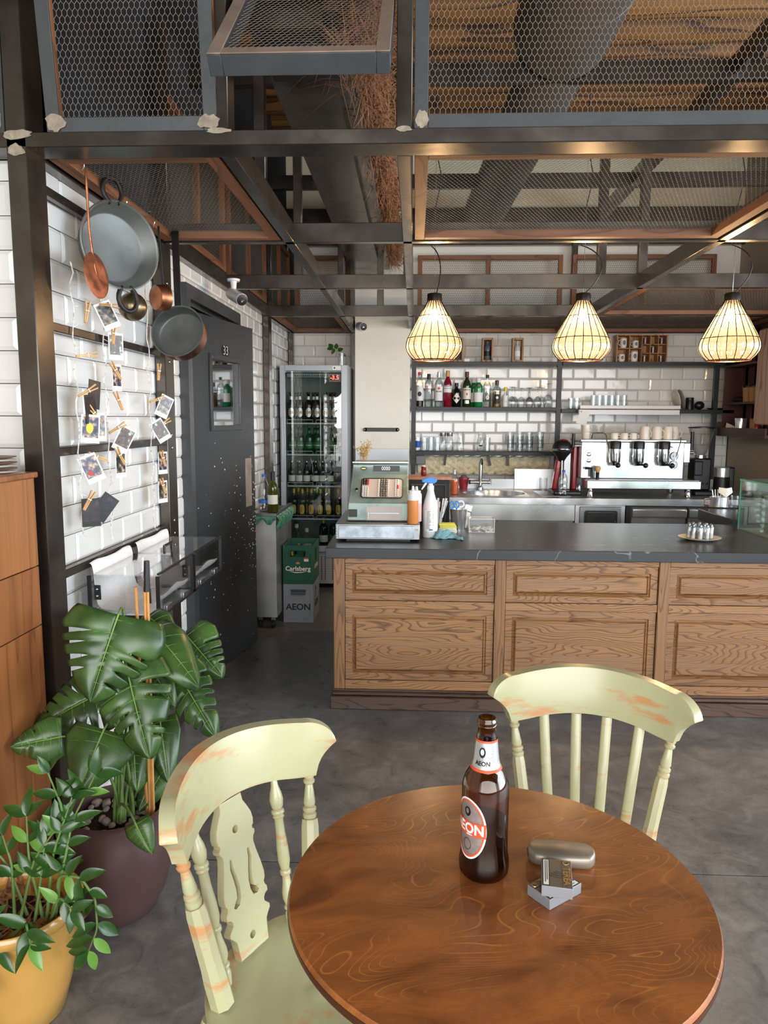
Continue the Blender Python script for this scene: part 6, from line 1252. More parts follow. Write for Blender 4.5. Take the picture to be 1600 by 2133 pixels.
spirit('clear vodka bottle with salmon banded print and dark cap', .120, .036, .205, .292, 'clearspirit', 'blackmetal', .045, (P_band(.165, .185, 'silverlabel', .036, 70), P_band(.185, .189, 'redprint', .036, 70, 'red_line'), P_band(.160, .164, 'redprint', .036, 70, 'red_line')), .013)
spirit('clear rum bottle with white label and red round emblem', .212, .037, .20, .310, 'clearspirit', 'silverlabel', .045, (P_band(.055, .185, 'whitelabel', .037, 70), P_oval(.165, .011, .011, 'redprint', .037, k=1.03, nm='red_emblem'), P_text('BACARDI', .014, 'blackprint', .037, .137, 1.03, .0006)), .013)
spirit('red bitter bottle with white and blue label', .292, .036, .20, .322, pbr('deep_red_liquor', '#7c1626', .1, spec=.6), 'pegwood', .05, (P_band(.130, .185, 'whitelabel', .036, 80), P_text('CAMPARI', .015, 'bluelabel', .036, .165, 1.03, .0006)) if False else (P_band(.130, .190, 'whitelabel', .036, 80), P_band(.164, .168, 'bluelabel', .0365, 70, 'blue_line'), P_text('BITTER', .015, 'bluelabel', .036, .178, 1.03, .0004) if False else P_band(.182, .186, 'bluelabel', .0365, 70, 'blue_line')), .0155)
spirit('short black apothecary gin bottle with cream diamond label', .372, .042, .125, .212, 'beerdark', 'black', .03, (lambda t: B().add([(.0435*math.cos(math.radians(-90+a)), .0435*math.sin(math.radians(-90+a)), z) for a, z in ((-52, .078), (-26, .055), (0, .030), (26, .055), (52, .078), (26, .101), (0, .128), (-26, .101), (0, .078))], [(8, i, (i+1) % 8) for i in range(8)]).build('diamond_label', 'cream', t), P_text("HENDRICK'S", .0085, 'blackprint', .042, .080, 1.05)), .014)
spirit('dark green whiskey bottle with cream label', .465, .038, .19, .312, pbr('dark_green_whiskey_glass', '#22331a', .08, spec=.7), pbr('dark_red_cap', '#5a2620', .4), .045, (P_band(.070, .170, 'cream', .038, 75), P_text('JAMESON', .015, 'greenlabel', .038, .153, 1.03, .0006), P_oval(.115, .007, .012, 'redprint', .038, k=1.03, nm='crest'), P_band(.03, .06, 'silverlabel', .038, 30, 'lower_label')), .0145)
M['gingreen'] = pbr('bright_green_gin_glass', '#1c7a3e', .1, spec=.7)
for x, y, lb in ((.570, SY, 'green gin bottle with white label, front one of two'), (.535, SY+.085, 'green gin bottle partly hidden behind its twin')):
    spirit(lb, x, .041, .175, .256, 'gingreen', 'whitelabel', .035, (P_band(.045, .130, 'whitelabel', .041, 70), P_oval(.185, .016, .016, pbr('wine_red_seal', '#7a2630', .4), .036, k=1.09, nm='seal')), .018, y=y, n=20)
spirit('clear bottle with black cap and small orange emblem', .650, .036, .185, .285, 'clearspirit', 'black', .025, (P_oval(.085, .016, .020, 'whitelabel', .036), P_oval(.085, .006, .008, pbr('orange_print', '#e0a050', .5), .036, k=1.03, nm='emblem')), .012)
spirit('amber whiskey bottle with black label', .737, .039, .150, .236, 'clearspirit', pbr('dark_red_cap', '#5a2620', .4), .04, (P_fill(.039, .14, pbr('amber_whiskey', '#b36d1e', .15)), P_band(.03, .115, 'blackprint', .039, 40), P_oval(.085, .012, .012, 'whitelabel', .039, k=1.03, nm='emblem')), .014)
spirit('small bitters bottle in white wrapper with yellow cap', .815, .026, .085, .175, 'clearspirit', pbr('yellow_cap', '#dcc52e', .4), .032, (P_band(.005, .105, 'whitelabel', .026), P_text('aromatic', .008, 'blackprint', .026, .05, 1.03)), .0125)
# upside-down wine glasses
g0 = None
for i, (x, y, s) in enumerate(((.872, 6.78, 1), (.905, 6.87, 1), (.955, 6.78, .95), (1.03, 6.80, .95), (1.045, 6.89, 1), (1.105, 6.79, 1), (1.155, 6.88, 1), (1.20, 6.80, 1.18))):
    nm_ = ['first from the bottles, front', 'second, in the back', 'third, in front', 'fourth, in front', 'fifth, in the back', 'sixth, in front', 'seventh, in the back', 'the biggest, next to the upright'][i]
    if g0 is None:
        g0 = thing('wine_glass', '', 'glass', (x, y, zm), group='upside-down wine glasses on the middle shelf')
        B().lathe([(.031, 0), (.036, .02), (.039, .045), (.034, .072), (.018, .092), (.004, .098)], 24).build('bowl', 'glass', g0, smooth=60); B().lathe([(.004, .098), (.0032, .11), (.003, .165), (.006, .172)], 10).build('stem', 'glass', g0, smooth=60); B().lathe([(.006, .172), (.03, .178), (.034, .18), (0, .181)], 24).build('foot', 'glass', g0, smooth=60); KID[g0.name] = kids(g0); o = g0
    else: o = dup(g0, (x, y, zm), scale=s)
    o['label'] = 'upside-down wine glass on the middle shelf, '+nm_
# tumblers on the right middle shelf
def tumb(parent_name, label, loc, r, h, grp, mat='glass', taper=.86):
    o = B().lathe([(0, .006), (r*taper*.9, .006), (r*taper, .0), (r*taper+.0, 0), (r, h), (r-.003, h), (r*taper-.001, .008)], 20).build(parent_name, mat, None, smooth=50, loc=loc); return tag(o, label, 'glass', grp)
for i, (x, y) in enumerate(((1.40, 6.78), (1.455, 6.78), (1.43, 6.87), (1.60, 6.78), (1.655, 6.78), (1.71, 6.78), (1.765, 6.78), (1.82, 6.78), (1.875, 6.78), (1.63, 6.87), (1.685, 6.87), (1.74, 6.87), (1.795, 6.87))):
    tumb('tumbler', 'ribbed clear tumbler on the right middle shelf, '+['first of the small pair by the upright', 'second of the small pair by the upright', 'behind the small pair', 'first of the front row of six', 'second of the front row of six', 'third of the front row of six', 'fourth of the front row of six', 'fifth of the front row of six', 'last of the front row of six', 'first of the back row of four', 'second of the back row of four', 'third of the back row of four', 'last of the back row of four'][i], (x, y, 1.5855), .026, .125 if i > 2 else .10, 'tumblers on the right middle shelf')
tag(B().lathe([(0, 0), (.075, 0), (.09, .01), (.09, .014), (.075, .006), (0, .006)], 32).build('plate', 'cream', None, loc=(2.355, 6.86, 1.677), rot=(0, 1.35, 0)), 'cream plate standing on edge on the right middle shelf', 'plate')
tag(B().lathe([(0, 0), (.075, 0), (.09, .01), (.09, .014), (.075, .006), (0, .006)], 32).build('plate', pbr('grey_glaze', '#8c8d88', .25), None, loc=(2.39, 6.85, 1.677), rot=(0, 1.3, 0)), 'grey plate on edge leaning beside the cream plate', 'plate')
bottle('dark_jar', 'small black jar beside the upright plates', (2.47, 6.82, 1.585), .034, .085, .105, 'black', 'blackmetal', .02, .034, n=18, prof=[(0, 0), (.034, 0), (.034, .08), (.03, .09), (.03, .105), (0, .105)])
tag(B().ball((0, 0, 0), .045, 18, 10, (1, .8, .85)).build('black_bowl', 'black', None, loc=(2.56, 6.83, 1.624)), 'round black bowl on the right middle shelf', 'bowl')
tag(B().lathe([(0, 0), (.06, 0), (.09, .012), (.09, .015), (0, .01)], 28).build('dark_plate', 'blackmatte', None, loc=(2.72, 6.83, 1.5855)), 'flat dark plate at the end of the right middle shelf', 'plate')
# LED fixture
t = thing('strip_light_fixture', 'white linear light fitting fixed to the front of the right shelf', 'light', (1.88, 6.64, 1.59)); B().bx(1.44, 2.315, 6.615, 6.665, 1.536, 1.580).build('housing', 'white', t, world=True, bevel=.003); B().bx(1.455, 2.33, 6.64, 6.69, 1.588, 1.618).build('upper_rail', 'white', t, world=True, bevel=.003)
B().bx(-.045, .045, -.001, .001, -.125, 0).build('paper_tag', 'whitelabel', t, loc=(-.385, -.03, -.02), rot=(.05, .28, 0)); B().ball((1.46, 6.612, 1.563), .005).build('screw', 'black', t, world=True)
# lower shelf glassware
def jarp(h, r): return [(0, .006), (r*.8, .006), (r*.85, 0), (r, .01), (r, h*.62), (r*.72, h*.78), (r*.72, h*.88), (r*.80, h*.9), (r*.80, h), (r*.76, h)]
tumb('tumbler', 'clear tumbler with blue print, first on the lower shelf', (.025, SY, zl), .030, .125, 'tumblers on the lower shelf', taper=.9); B().lathe([(.0285, .03), (.0297, .09)], 16, (0, 0, 0)).build('blue_print', 'bluelabel', bpy.data.objects['tumbler'] if False else [o for o in bpy.data.objects if o.get('label') == 'clear tumbler with blue print, first on the lower shelf'][0])
for x, y, nm_ in ((.085, SY, 'second on the lower shelf'), (.145, SY, 'third on the lower shelf'), (.205, SY-.01, 'fourth on the lower shelf'), (.115, SY+.08, 'behind the second and third'), (.66, SY-.01, 'right of the footed milk jar')): tumb('tumbler', 'clear tumbler, '+nm_, (x, y, zl), .029, .125, 'tumblers on the lower shelf', taper=.92)
for x, h, lb in ((.255, .165, 'clear lidded jar, left of the pair on the lower shelf'), (.318, .165, 'clear lidded jar, right of the pair on the lower shelf'), (.415, .165, 'waisted clear vase standing alone on the lower shelf'), (.600, .165, 'clear milk jar with dark print on the lower shelf')):
    t = thing('glass_jar', lb, 'jar', (x, SY, zl)); r = .033
    B().lathe(jarp(h, r) if 'waisted' not in lb else [(0, .006), (.03, .006), (.034, 0), (.036, .03), (.036, .07), (.024, .12), (.031, h), (.029, h)], 22).build('glass', 'glass', t, smooth=50)
    if 'lidded' in lb: B().lathe([(r*.82, h-.03), (r*.84, h-.028), (r*.84, h+.002), (0, h+.003)], 20).build('lid', 'inoxdark', t)
    if 'milk' in lb: wraptext('1 LITRE', .012, 'blackprint', t, r*1.03, .05) if False else band(r*1.02, .045, .058, -90, 30).build('dark_print', 'blackprint', t)
for j, x in enumerate((.871, .959, 1.046, 1.141)):
    for k in range(4): tumb('stacked_tumbler', 'stacked clear tumbler, %s of the %s stack on the lower shelf' % (['bottom', 'second', 'third', 'top'][k], ['first', 'second', 'third', 'fourth'][j]), (x, SY, zl+.0335*k), .034, .075, 'tumblers stacked on the lower shelf', taper=.84)
# top shelf: wooden framed boxes, organiser
M['boxwood'] = wood('pale_box_wood', '#ad8258', '#6e4b2c', (5, 5, 1), 8, .1, .6, 0, .4)
for i, (x0, x1) in enumerate(((.593, .690), (.862, .960), (.34, .425))):
    lb = ['wooden gift box with dark bottle inside, nearer the middle lamp side left', 'wooden gift box with pale bottle inside, right one of the pair', 'wooden gift box half hidden behind the first lamp'][i]
    lb = ['wooden window box framing a grey bottle, left of the pair', 'wooden window box framing a pale bottle, right of the pair', 'wooden box half hidden behind the leftmost lamp'][i]
    t = thing('wooden_gift_box', lb, 'box', ((x0+x1)/2, 6.80, 2.0005), group='wooden bottle boxes on the top shelf'); W2 = (x1-x0)/2; H = .212
    for (a0, a1, z0, z1) in ((-W2, -W2+.014, 0, H), (W2-.014, W2, 0, H), (-W2+.014, W2-.014, 0, .018), (-W2+.014, W2-.014, H-.018, H)): B().bx(a0, a1, -.045, .045, z0, z1).build('side', 'boxwood', t, bevel=.001)
    B().bx(-W2+.014, W2-.014, .035, .045, .018, H-.018).build('backing', 'blackmetal' if i != 1 else 'cream', t)
    if i < 2:
        bo = bottle('gin_bottle', ('small grey' if i == 0 else 'small pale')+' bottle inside the %s wooden window box' % ('left' if i == 0 else 'right'), ((x0+x1)/2, 6.795, 2.019), .029, .11, .165, pbr('smoky_glass', '#5c646c', .15, .2) if i == 0 else pbr('frosted_glass', '#b9bdbd', .25), 'blackmetal' if i == 0 else 'silverlabel', .025, .012, n=18, parts=(P_band(.035, .08, ('blackprint', 'whitelabel')[i], .029, 60),))
tag(B().bx(-.022, .022, -.002, .002, 0, .024).build('price_card', 'whitelabel', None, loc=(.458, 6.73, 2.0005)), 'small white card on the top shelf right of the leftmost lamp', 'card')
t = thing('wooden_organiser', 'wooden compartment rack of mugs and small glasses on the top shelf', 'rack', (2.005, 6.85, 2.0005)); x0, x1, H = -.215, .235, .245; th_ = .009
def ob(a0, a1, z0, z1): B().bx(a0, a1, -.055, .055, z0, z1).build('board', 'boxwood', t, bevel=.0008)
ob(x0, x0+.012, 0, H); ob(x1-.012, x1, 0, H); ob(x0+.012, x1-.012, 0, th_); ob(x0+.012, x1-.012, H-th_, H); ob(.005, .005+th_, th_, H-th_); ob(-.103, -.103+th_, th_, H-th_); ob(x0+.012, -.103, .12, .12+th_); ob(-.103+th_, .005, .12, .12+th_)
for k in (1, 2): ob(.014+.070*k-.004, .014+.070*k+.003, th_, H-th_)
for k in (1, 2):
    for q in range(3): ob(.014+.070*q+.004, .014+.070*(q+1)-.005, .078*k, .078*k+.007)
B().bx(x0+.012, x1-.012, .050, .055, th_, H-th_).build('back', 'boxwood', t)
for i, (mx, mz, r_, h_, lb) in enumerate(((-.145, .129, .030, .085, 'upper left'), (-.038, .129, .027, .065, 'upper second'), (-.155, .009, .028, .065, 'lower left'), (-.045, .009, .032, .088, 'lower second'))):
    m_ = mug('white printed mug in the %s compartment of the wooden rack' % lb, (2.005+mx, 6.835, 2.001+mz), r_, h_, 'white', 'mugs in the wooden rack', PI); oval(r_*1.02, h_*.55, r_*.45, h_*.25, 90).build('dark_print', pbr('faded_print', '#77787a', .6), m_)
for i, (gx, gz) in enumerate(((.045, .163), (.19, .163), (.118, .085), (.045, .007), (.19, .007))): tag(B().lathe([(0, .003), (.016, .003), (.019, 0), (.022, .05), (.020, .05)], 16).build('small_glass', pbr('smoky_small_glass', '#54433c', .15), None, loc=(2.005+gx, 6.83, 2.0015+gz+.001)), 'small smoky dark glass in the wooden rack, '+['upper row near the mugs', 'upper row far end', 'centre compartment', 'lowest row near the mugs', 'lowest row far end'][i], 'glass', 'small dark glasses in the wooden rack')

# ============================================================ RIGHT WALL SHELF UNIT
M['mahog'] = pbr('dark_mahogany', '#4a2b29', .45, var=.2, vs=6)
t = thing('wall_shelf_unit', 'dark reddish wall shelf unit with slatted back on the grey wall', 'shelf', (2.80, 6.25, 1.36)); xa, xb, ya, yb = 2.72, 2.895, 5.82, 6.72
w2 = lambda b, nm, **k: b.build(nm, 'mahog', t, world=True, **k)
w2(B().bx(xa-.03, xb, ya, yb, 1.355, 1.38), 'bottom_board'); w2(B().bx(xa-.03, xa-.015, ya, yb, 1.381, 1.43), 'front_lip'); w2(B().bx(xa-.03, xb, yb, yb+.02, 1.355, 1.48), 'end_board')
for z_ in (1.645, 1.965): w2(B().bx(xa+.0, xb, ya, yb-.02, z_-.018, z_), 'shelf')
w2(B().bx(xa, xb, yb-.02, yb, 1.481, 2.25), 'end_board'); w2(B().bx(xa, xb, ya-.02, ya, 1.355, 2.25), 'end_board'); w2(B().bx(xa, xb, ya-.02, yb, 2.251, 2.27), 'top_board')
for k in range(5): w2(B().bx(xb-.02, xb-.004, ya+.10+k*.17, ya+.15+k*.17, 1.381, 2.25), 'back_slat')
w2(B().bx(xb-.02, xb-.004, yb-.30, yb-.021, 1.381, 2.25), 'back_panel')
M['kraft'] = pbr('kraft_paper', '#a27a55', .8)
for i, y in enumerate((6.42, 6.31, 6.19)):
    t = thing('paper_cup', 'brown paper cup with black lid on the wall shelf, '+['farthest of three', 'middle of three', 'nearest of three'][i], 'cup', (2.80, y, 1.6455), group='paper cups on the wall shelf'); B().lathe([(0, 0), (.030, 0), (.041, .12), (0, .12)], 22).build('cup', 'kraft', t, smooth=40); B().lathe([(.043, .12), (.044, .128), (.038, .142), (0, .142)], 22).build('lid', 'black', t, smooth=40)
tag(B().ball((0, 0, 0), .05, 16, 8, (.9, 1.6, .5)).build('dark_cloth', 'blackmatte', None, loc=(2.80, 6.57, 1.671)), 'dark cloth bundle on the wall shelf beside the paper cups', 'cloth')
t = thing('steel_tin', 'shiny steel tumbler tin on the bottom board of the wall shelf', 'tin', (2.78, 6.46, 1.3805)); B().lathe([(0, 0), (.040, 0), (.046, .05), (.044, .056), (.052, .13), (.049, .13), (.040, .01), (0, .008)], 26).build('tin', 'inoxbright', t, smooth=40)
t = thing('brown_canister', 'brown cardboard canister beside the steel tin', 'canister', (2.80, 6.24, 1.3805)); B().lathe([(0, 0), (.042, 0), (.042, .12), (0, .12)], 24).build('body', 'kraft', t); B().lathe([(.043, .12), (.043, .13), (0, .13)], 24).build('lid', pbr('brown_lid', '#6d5038', .5), t)
t = thing('red_can', 'red and white spray can next to the brown canister', 'can', (2.77, 6.13, 1.3805)); B().lathe([(0, 0), (.026, 0), (.026, .12), (.018, .135), (0, .135)], 20).build('body', 'redgloss', t, smooth=40); band(.0264, .02, .05, 180, 60).build('label', 'whitelabel', t)
tag(B().bx(-.001, .001, -.05, .05, 0, .075).build('paper_card', 'cream', None, loc=(2.755, 6.62, 1.385), rot=(.35, -.2, .5)), 'cream paper card leaning in the wall shelf corner', 'card')
tag(B().prism([(-.28, 0), (.25, 0), (.28, .03), (.28, .72), (-.28, .72)], .03, Matrix(((0, 0, 1, 2.62), (1, 0, 0, 5.60), (0, 1, 0, 1.46), (0, 0, 0, 1)))).build('wooden_board', wood('weathered_board', '#b79b8c', '#7d6459', (4, 4, .6), 9, .1, .6, 0, .4), None, bevel=.01), 'tall weathered pinkish board hanging at the edge of the wall shelf', 'board')

# ============================================================ PENDANT LAMPS
def lampglass():
    m = bpy.data.materials.new('peach_ribbed_glass'); m.use_nodes = True; nt = m.node_tree; N = nt.nodes; L = nt.links; N.clear()
    out = N.new('ShaderNodeOutputMaterial'); tr = N.new('ShaderNodeBsdfTransparent'); tr.inputs[0].default_value = (.985, .93, .88, 1); tl = N.new('ShaderNodeBsdfTranslucent'); tl.inputs[0].default_value = (1, .86, .72, 1)
    gl = N.new('ShaderNodeBsdfGlossy'); gl.inputs['Roughness'].default_value = .06; gl.inputs[0].default_value = (1, .95, .9, 1); m1 = N.new('ShaderNodeMixShader'); m1.inputs[0].default_value = .10; m2 = N.new('ShaderNodeMixShader')
    lw = N.new('ShaderNodeLayerWeight'); lw.inputs['Blend'].default_value = .3; mr = N.new('ShaderNodeMapRange'); mr.inputs['To Min'].default_value = .05; mr.inputs['To Max'].default_value = .6
    L.new(lw.outputs['Facing'], mr.inputs['Value']); L.new(tr.outputs[0], m1.inputs[1]); L.new(tl.outputs[0], m1.inputs[2]); L.new(mr.outputs[0], m2.inputs[0]); L.new(m1.outputs[0], m2.inputs[1]); L.new(gl.outputs[0], m2.inputs[2]); L.new(m2.outputs[0], out.inputs[0]); return m
M['peach'] = lampglass(); M['cagewire'] = pbr('matt_dark_wire', '#0b0908', .9, spec=.1); M['bulb'] = emit('glowing_bulb', '#ffd9a0', 45); M['brasscap'] = pbr('dark_bronze_cap', '#3b342d', .3, .8)
def prof_at(z, P_):
    for (r0, z0), (r1, z1) in zip(P_[:-1], P_[1:]):
        if min(z0, z1) <= z <= max(z0, z1): return lerp(r0, r1, (z-z0)/(z1-z0+1e-9))
    return P_[-1][0]
LP = [(.036, .312), (.050, .285), (.080, .233), (.108, .180), (.132, .135), (.143, .112), (.150, .090), (.152, .068), (.147, .048), (.132, .025), (.112, .006), (.105, 0)]
def lamp(label, x, y=4.1, z=1.812):
    t = thing('pendant_lamp', label, 'lamp', (x, y, z), group='wire-caged glass pendant lamps over the bar')
    B().lathe(LP, 160, rib=.022, nr=20).build('glass_shade', 'peach', t, smooth=70); B().lathe([(0, .356), (.012, .358), (.038, .352), (.040, .345), (.040, .312), (0, .312)], 28).build('cap', 'brasscap', t, smooth=40)
    for k in range(20):
        a = 2*PI*(k+.5)/20; B().tube([((r+.0025)*math.cos(a), (r+.0025)*math.sin(a), zz) for r, zz in LP], .0021, 5).build('cage_wire', 'cagewire', t)
    for zz in (.233, .116, .001):
        r = prof_at(zz, LP)+.003; B().tube([(r*math.cos(a), r*math.sin(a), zz) for a in [2*PI*i/48 for i in range(48)]], .002 if zz > .01 else .0035, 5, True).build('cage_ring', 'cagewire' if zz > .01 else M['copper'], t)
    B().lathe([(0, .205), (.012, .209), (.020, .222), (.021, .234), (.016, .252), (.012, .268), (0, .27)], 20).build('bulb', 'bulb', t, smooth=60); B().cyl((0, 0, .268), (0, 0, .311), .016).build('socket', 'brasscap', t)
    sw = .03*(1 if x < .5 else -1 if x < 1.2 else .6); top = 3.2-z
    B().tube([tuple(p) for p in bez((.01, 0, .355), (.10*(1.2 if x > .5 else .4), 0, .45), (.08*(1.6 if x > .5 else .5), 0, .56), (-.02, -.0, .60), 14)]+[(-.02, 0, .70), (.03, 0, .95), (-.015, 0, 1.15), (.0, 0, top)], .0032, 6).build('cable', 'black', t, smooth=60)
    B().cyl((0, 0, .357), (0, 0, top), .0012, n=5).build('suspension_wire', 'chrome', t)
    l = bpy.data.lights.new('bulb_light', 'POINT'); l.energy = 17; l.color = (1, .66, .34); l.shadow_soft_size = .03; lo = bpy.data.objects.new('bulb_light', l); C.objects.link(lo); lo.parent = t; lo.location = (0, 0, .16)
lamp('pendant lamp nearest the white pillar, first of the three', .098); lamp('pendant lamp in the middle of the three', .892); lamp('pendant lamp over the coffee machine side, third of the three', 1.676)
# ============================================================ ROUND TABLE
def tabletop_mat():
    m, nt, b_, N, L = newmat('stained_plywood_top'); tc = N.new('ShaderNodeTexCoord')
    def noise(s, d, st=(1, 1, 1), dist=0., rg=.5):
        mp = N.new('ShaderNodeMapping'); mp.inputs['Scale'].default_value = st; L.new(tc.outputs['Object'], mp.inputs[0]); n = N.new('ShaderNodeTexNoise'); n.inputs['Scale'].default_value = s; n.inputs['Detail'].default_value = d; n.inputs['Distortion'].default_value = dist; n.inputs['Roughness'].default_value = rg; L.new(mp.outputs[0], n.inputs['Vector']); return n
    def mr(src, a, c, lo=0., hi=1.): q = N.new('ShaderNodeMapRange'); q.inputs['From Min'].default_value = a; q.inputs['From Max'].default_value = c; q.inputs['To Min'].default_value = lo; q.inputs['To Max'].default_value = hi; L.new(src, q.inputs['Value']); return q.outputs[0]
    def mul(a, c): q = N.new('ShaderNodeMath'); q.operation = 'MULTIPLY'; L.new(a, q.inputs[0]); (L.new(c, q.inputs[1]) if not isinstance(c, (int, float)) else setattr(q.inputs[1], 'default_value', c)); return q.outputs[0]
    cl = noise(5, 6, (1, 2.2, 1), 1.2, .6); fig = noise(2.6, 1.6, (1, 2.6, 1), .35); msk = noise(7, 2); fib = noise(60, 3, (1, 9, 1))
    fr_ = N.new('ShaderNodeMath'); fr_.operation = 'FRACT'; L.new(mul(fig.outputs['Fac'], 46), fr_.inputs[0])
    r = N.new('ShaderNodeValToRGB'); e = r.color_ramp.elements; e[0].position = 0; e[0].color = (0, 0, 0, 1); e[1].position = 1; e[1].color = (0, 0, 0, 1)
    for p_, v_ in ((.42, 0), (.5, 1), (.58, 0)): k = e.new(p_); k.color = (v_, v_, v_, 1)
    L.new(fr_.outputs[0], r.inputs[0]); line = mul(mul(r.outputs[0], mr(msk.outputs['Fac'], .42, .6)), .7)
    m1 = N.new('ShaderNodeMixRGB'); m1.inputs[1].default_value = lin('#6a3916'); m1.inputs[2].default_value = lin('#a3602b'); L.new(mr(cl.outputs['Fac'], .32, .66), m1.inputs[0])
    m2 = N.new('ShaderNodeMixRGB'); m2.inputs[2].default_value = lin('#c9823f'); L.new(m1.outputs[0], m2.inputs[1]); L.new(line, m2.inputs[0])
    m3 = N.new('ShaderNodeMixRGB'); m3.inputs[2].default_value = lin('#5a3015'); L.new(m2.outputs[0], m3.inputs[1]); L.new(mr(fib.outputs['Fac'], .5, .8, 0, .35), m3.inputs[0]); L.new(m3.outputs[0], b_.inputs['Base Color'])
    b_.inputs['Roughness'].default_value = .38; b_.inputs['Coat Weight'].default_value = .35; b_.inputs['Coat Roughness'].default_value = .22; return m
M['tabletop'] = tabletop_mat(); M['darkedge'] = pbr('dark_stained_edge', '#4a2814', .4)
TC = (.139, 1.111); TR = .335
t = thing('round_table', 'round stained wood cafe table in the foreground', 'table', (TC[0], TC[1], 0), rz=.35)
B().lathe([(0, .728), (TR-.006, .728), (TR-.001, .733), (TR, .744), (TR-.003, .750), (0, .750)], 128).build('tabletop', 'tabletop', t, smooth=40)
B().lathe([(TR-.0012, .7285), (TR+.0006, .733), (TR+.0006, .742), (TR-.0012, .7425)], 128).build('edge_band', 'darkedge', t, smooth=40)
B().lathe([(0, .72), (.11, .72), (.11, .7275), (0, .7275)], 32).build('top_plate', 'blackmetal', t); B().lathe([(.028, .03), (.028, .72)], 24).build('column', 'blackmetal', t)
for k in range(4):
    a = PI/4+k*PI/2; c_, s_ = math.cos(a), math.sin(a); B().tube([(0, 0, .05), (.12*c_, .12*s_, .04), (.26*c_, .26*s_, .018)], [.022, .018, .012], 10).build('foot', 'blackmetal', t); B().lathe([(0, 0), (.018, 0), (.018, .01), (0, .01)], 14, (.255*c_, .255*s_, 0)).build('foot_pad', 'black', t)

# ============================================================ CHAIRS
def paintmat():
    m, nt, b_, N, L = newmat('worn_green_paint'); tc = N.new('ShaderNodeTexCoord'); oi = N.new('ShaderNodeObjectInfo')
    ad = N.new('ShaderNodeVectorMath'); ad.operation = 'ADD'; mu = N.new('ShaderNodeMath'); mu.operation = 'MULTIPLY'; mu.inputs[1].default_value = 9; L.new(oi.outputs['Random'], mu.inputs[0])
    mp = N.new('ShaderNodeMapping'); mp.inputs['Scale'].default_value = (4, 4, 17); L.new(tc.outputs['Object'], mp.inputs[0]); L.new(mp.outputs[0], ad.inputs[0]); L.new(mu.outputs[0], ad.inputs[1])
    n = N.new('ShaderNodeTexNoise'); n.inputs['Scale'].default_value = 1.1; n.inputs['Detail'].default_value = 5; n.inputs['Roughness'].default_value = .62; L.new(ad.outputs[0], n.inputs['Vector'])
    r = N.new('ShaderNodeValToRGB'); r.color_ramp.elements[0].position = .56; r.color_ramp.elements[0].color = (0, 0, 0, 1); r.color_ramp.elements[1].position = .64; r.color_ramp.elements[1].color = (.85, .85, .85, 1); L.new(n.outputs['Fac'], r.inputs[0])
    bv = N.new('ShaderNodeBevel'); bv.samples = 4; bv.inputs['Radius'].default_value = .0045; ge = N.new('ShaderNodeNewGeometry'); dt = N.new('ShaderNodeVectorMath'); dt.operation = 'DOT_PRODUCT'; L.new(bv.outputs[0], dt.inputs[0]); L.new(ge.outputs['Normal'], dt.inputs[1])
    er = N.new('ShaderNodeMapRange'); er.inputs['From Min'].default_value = .985; er.inputs['From Max'].default_value = .86; L.new(dt.outputs['Value'], er.inputs['Value'])
    n2 = N.new('ShaderNodeTexNoise'); n2.inputs['Scale'].default_value = 22; n2.inputs['Detail'].default_value = 3; L.new(tc.outputs['Object'], n2.inputs['Vector'])
    er2 = N.new('ShaderNodeMapRange'); er2.inputs['From Min'].default_value = .42; er2.inputs['From Max'].default_value = .6; L.new(n2.outputs['Fac'], er2.inputs['Value']); m3 = N.new('ShaderNodeMath'); m3.operation = 'MULTIPLY'; L.new(er.outputs[0], m3.inputs[0]); L.new(er2.outputs[0], m3.inputs[1])
    mx = N.new('ShaderNodeMath'); mx.operation = 'MAXIMUM'; L.new(r.outputs[0], mx.inputs[0]); L.new(m3.outputs[0], mx.inputs[1])
    mm = N.new('ShaderNodeMixRGB'); mm.inputs[1].default_value = lin('#adab86'); mm.inputs[2].default_value = lin('#bd8452'); L.new(mx.outputs[0], mm.inputs[0]); L.new(mm.outputs[0], b_.inputs['Base Color']); b_.inputs['Roughness'].default_value = .24; b_.inputs['Specular IOR Level'].default_value = .55
    n3 = N.new('ShaderNodeTexNoise'); n3.inputs['Scale'].default_value = 30; L.new(tc.outputs['Object'], n3.inputs['Vector']); bp = N.new('ShaderNodeBump'); bp.inputs['Strength'].default_value = .08; bp.inputs['Distance'].default_value = .004; L.new(n3.outputs['Fac'], bp.inputs['Height']); L.new(bp.outputs[0], b_.inputs['Normal']); return m
M['paint'] = paintmat()
WT, DB, ZC, WB, PB, DBB = .1832, .0638, .749, .134, -.0425, .0472
def topP(f, z=ZC): return Vector((f*WT, DB*(1-f*f)+(z-ZC)*.18, z))
def botP(f, z=.45): return Vector((f*WB, PB+DBB*(1-f*f), z))
def turned(b, p, q, prof, n=20, mat_sq=None):
    """prof: (t, r) from p to q"""
    p = Vector(p); q = Vector(q); d = q-p; L_ = d.length; m = d.to_track_quat('Z', 'Y').to_matrix().to_4x4()
    return b.lathe([(0, 0)]+[(r, t*L_) for t, r in prof]+[(0, L_)], n, p, m)
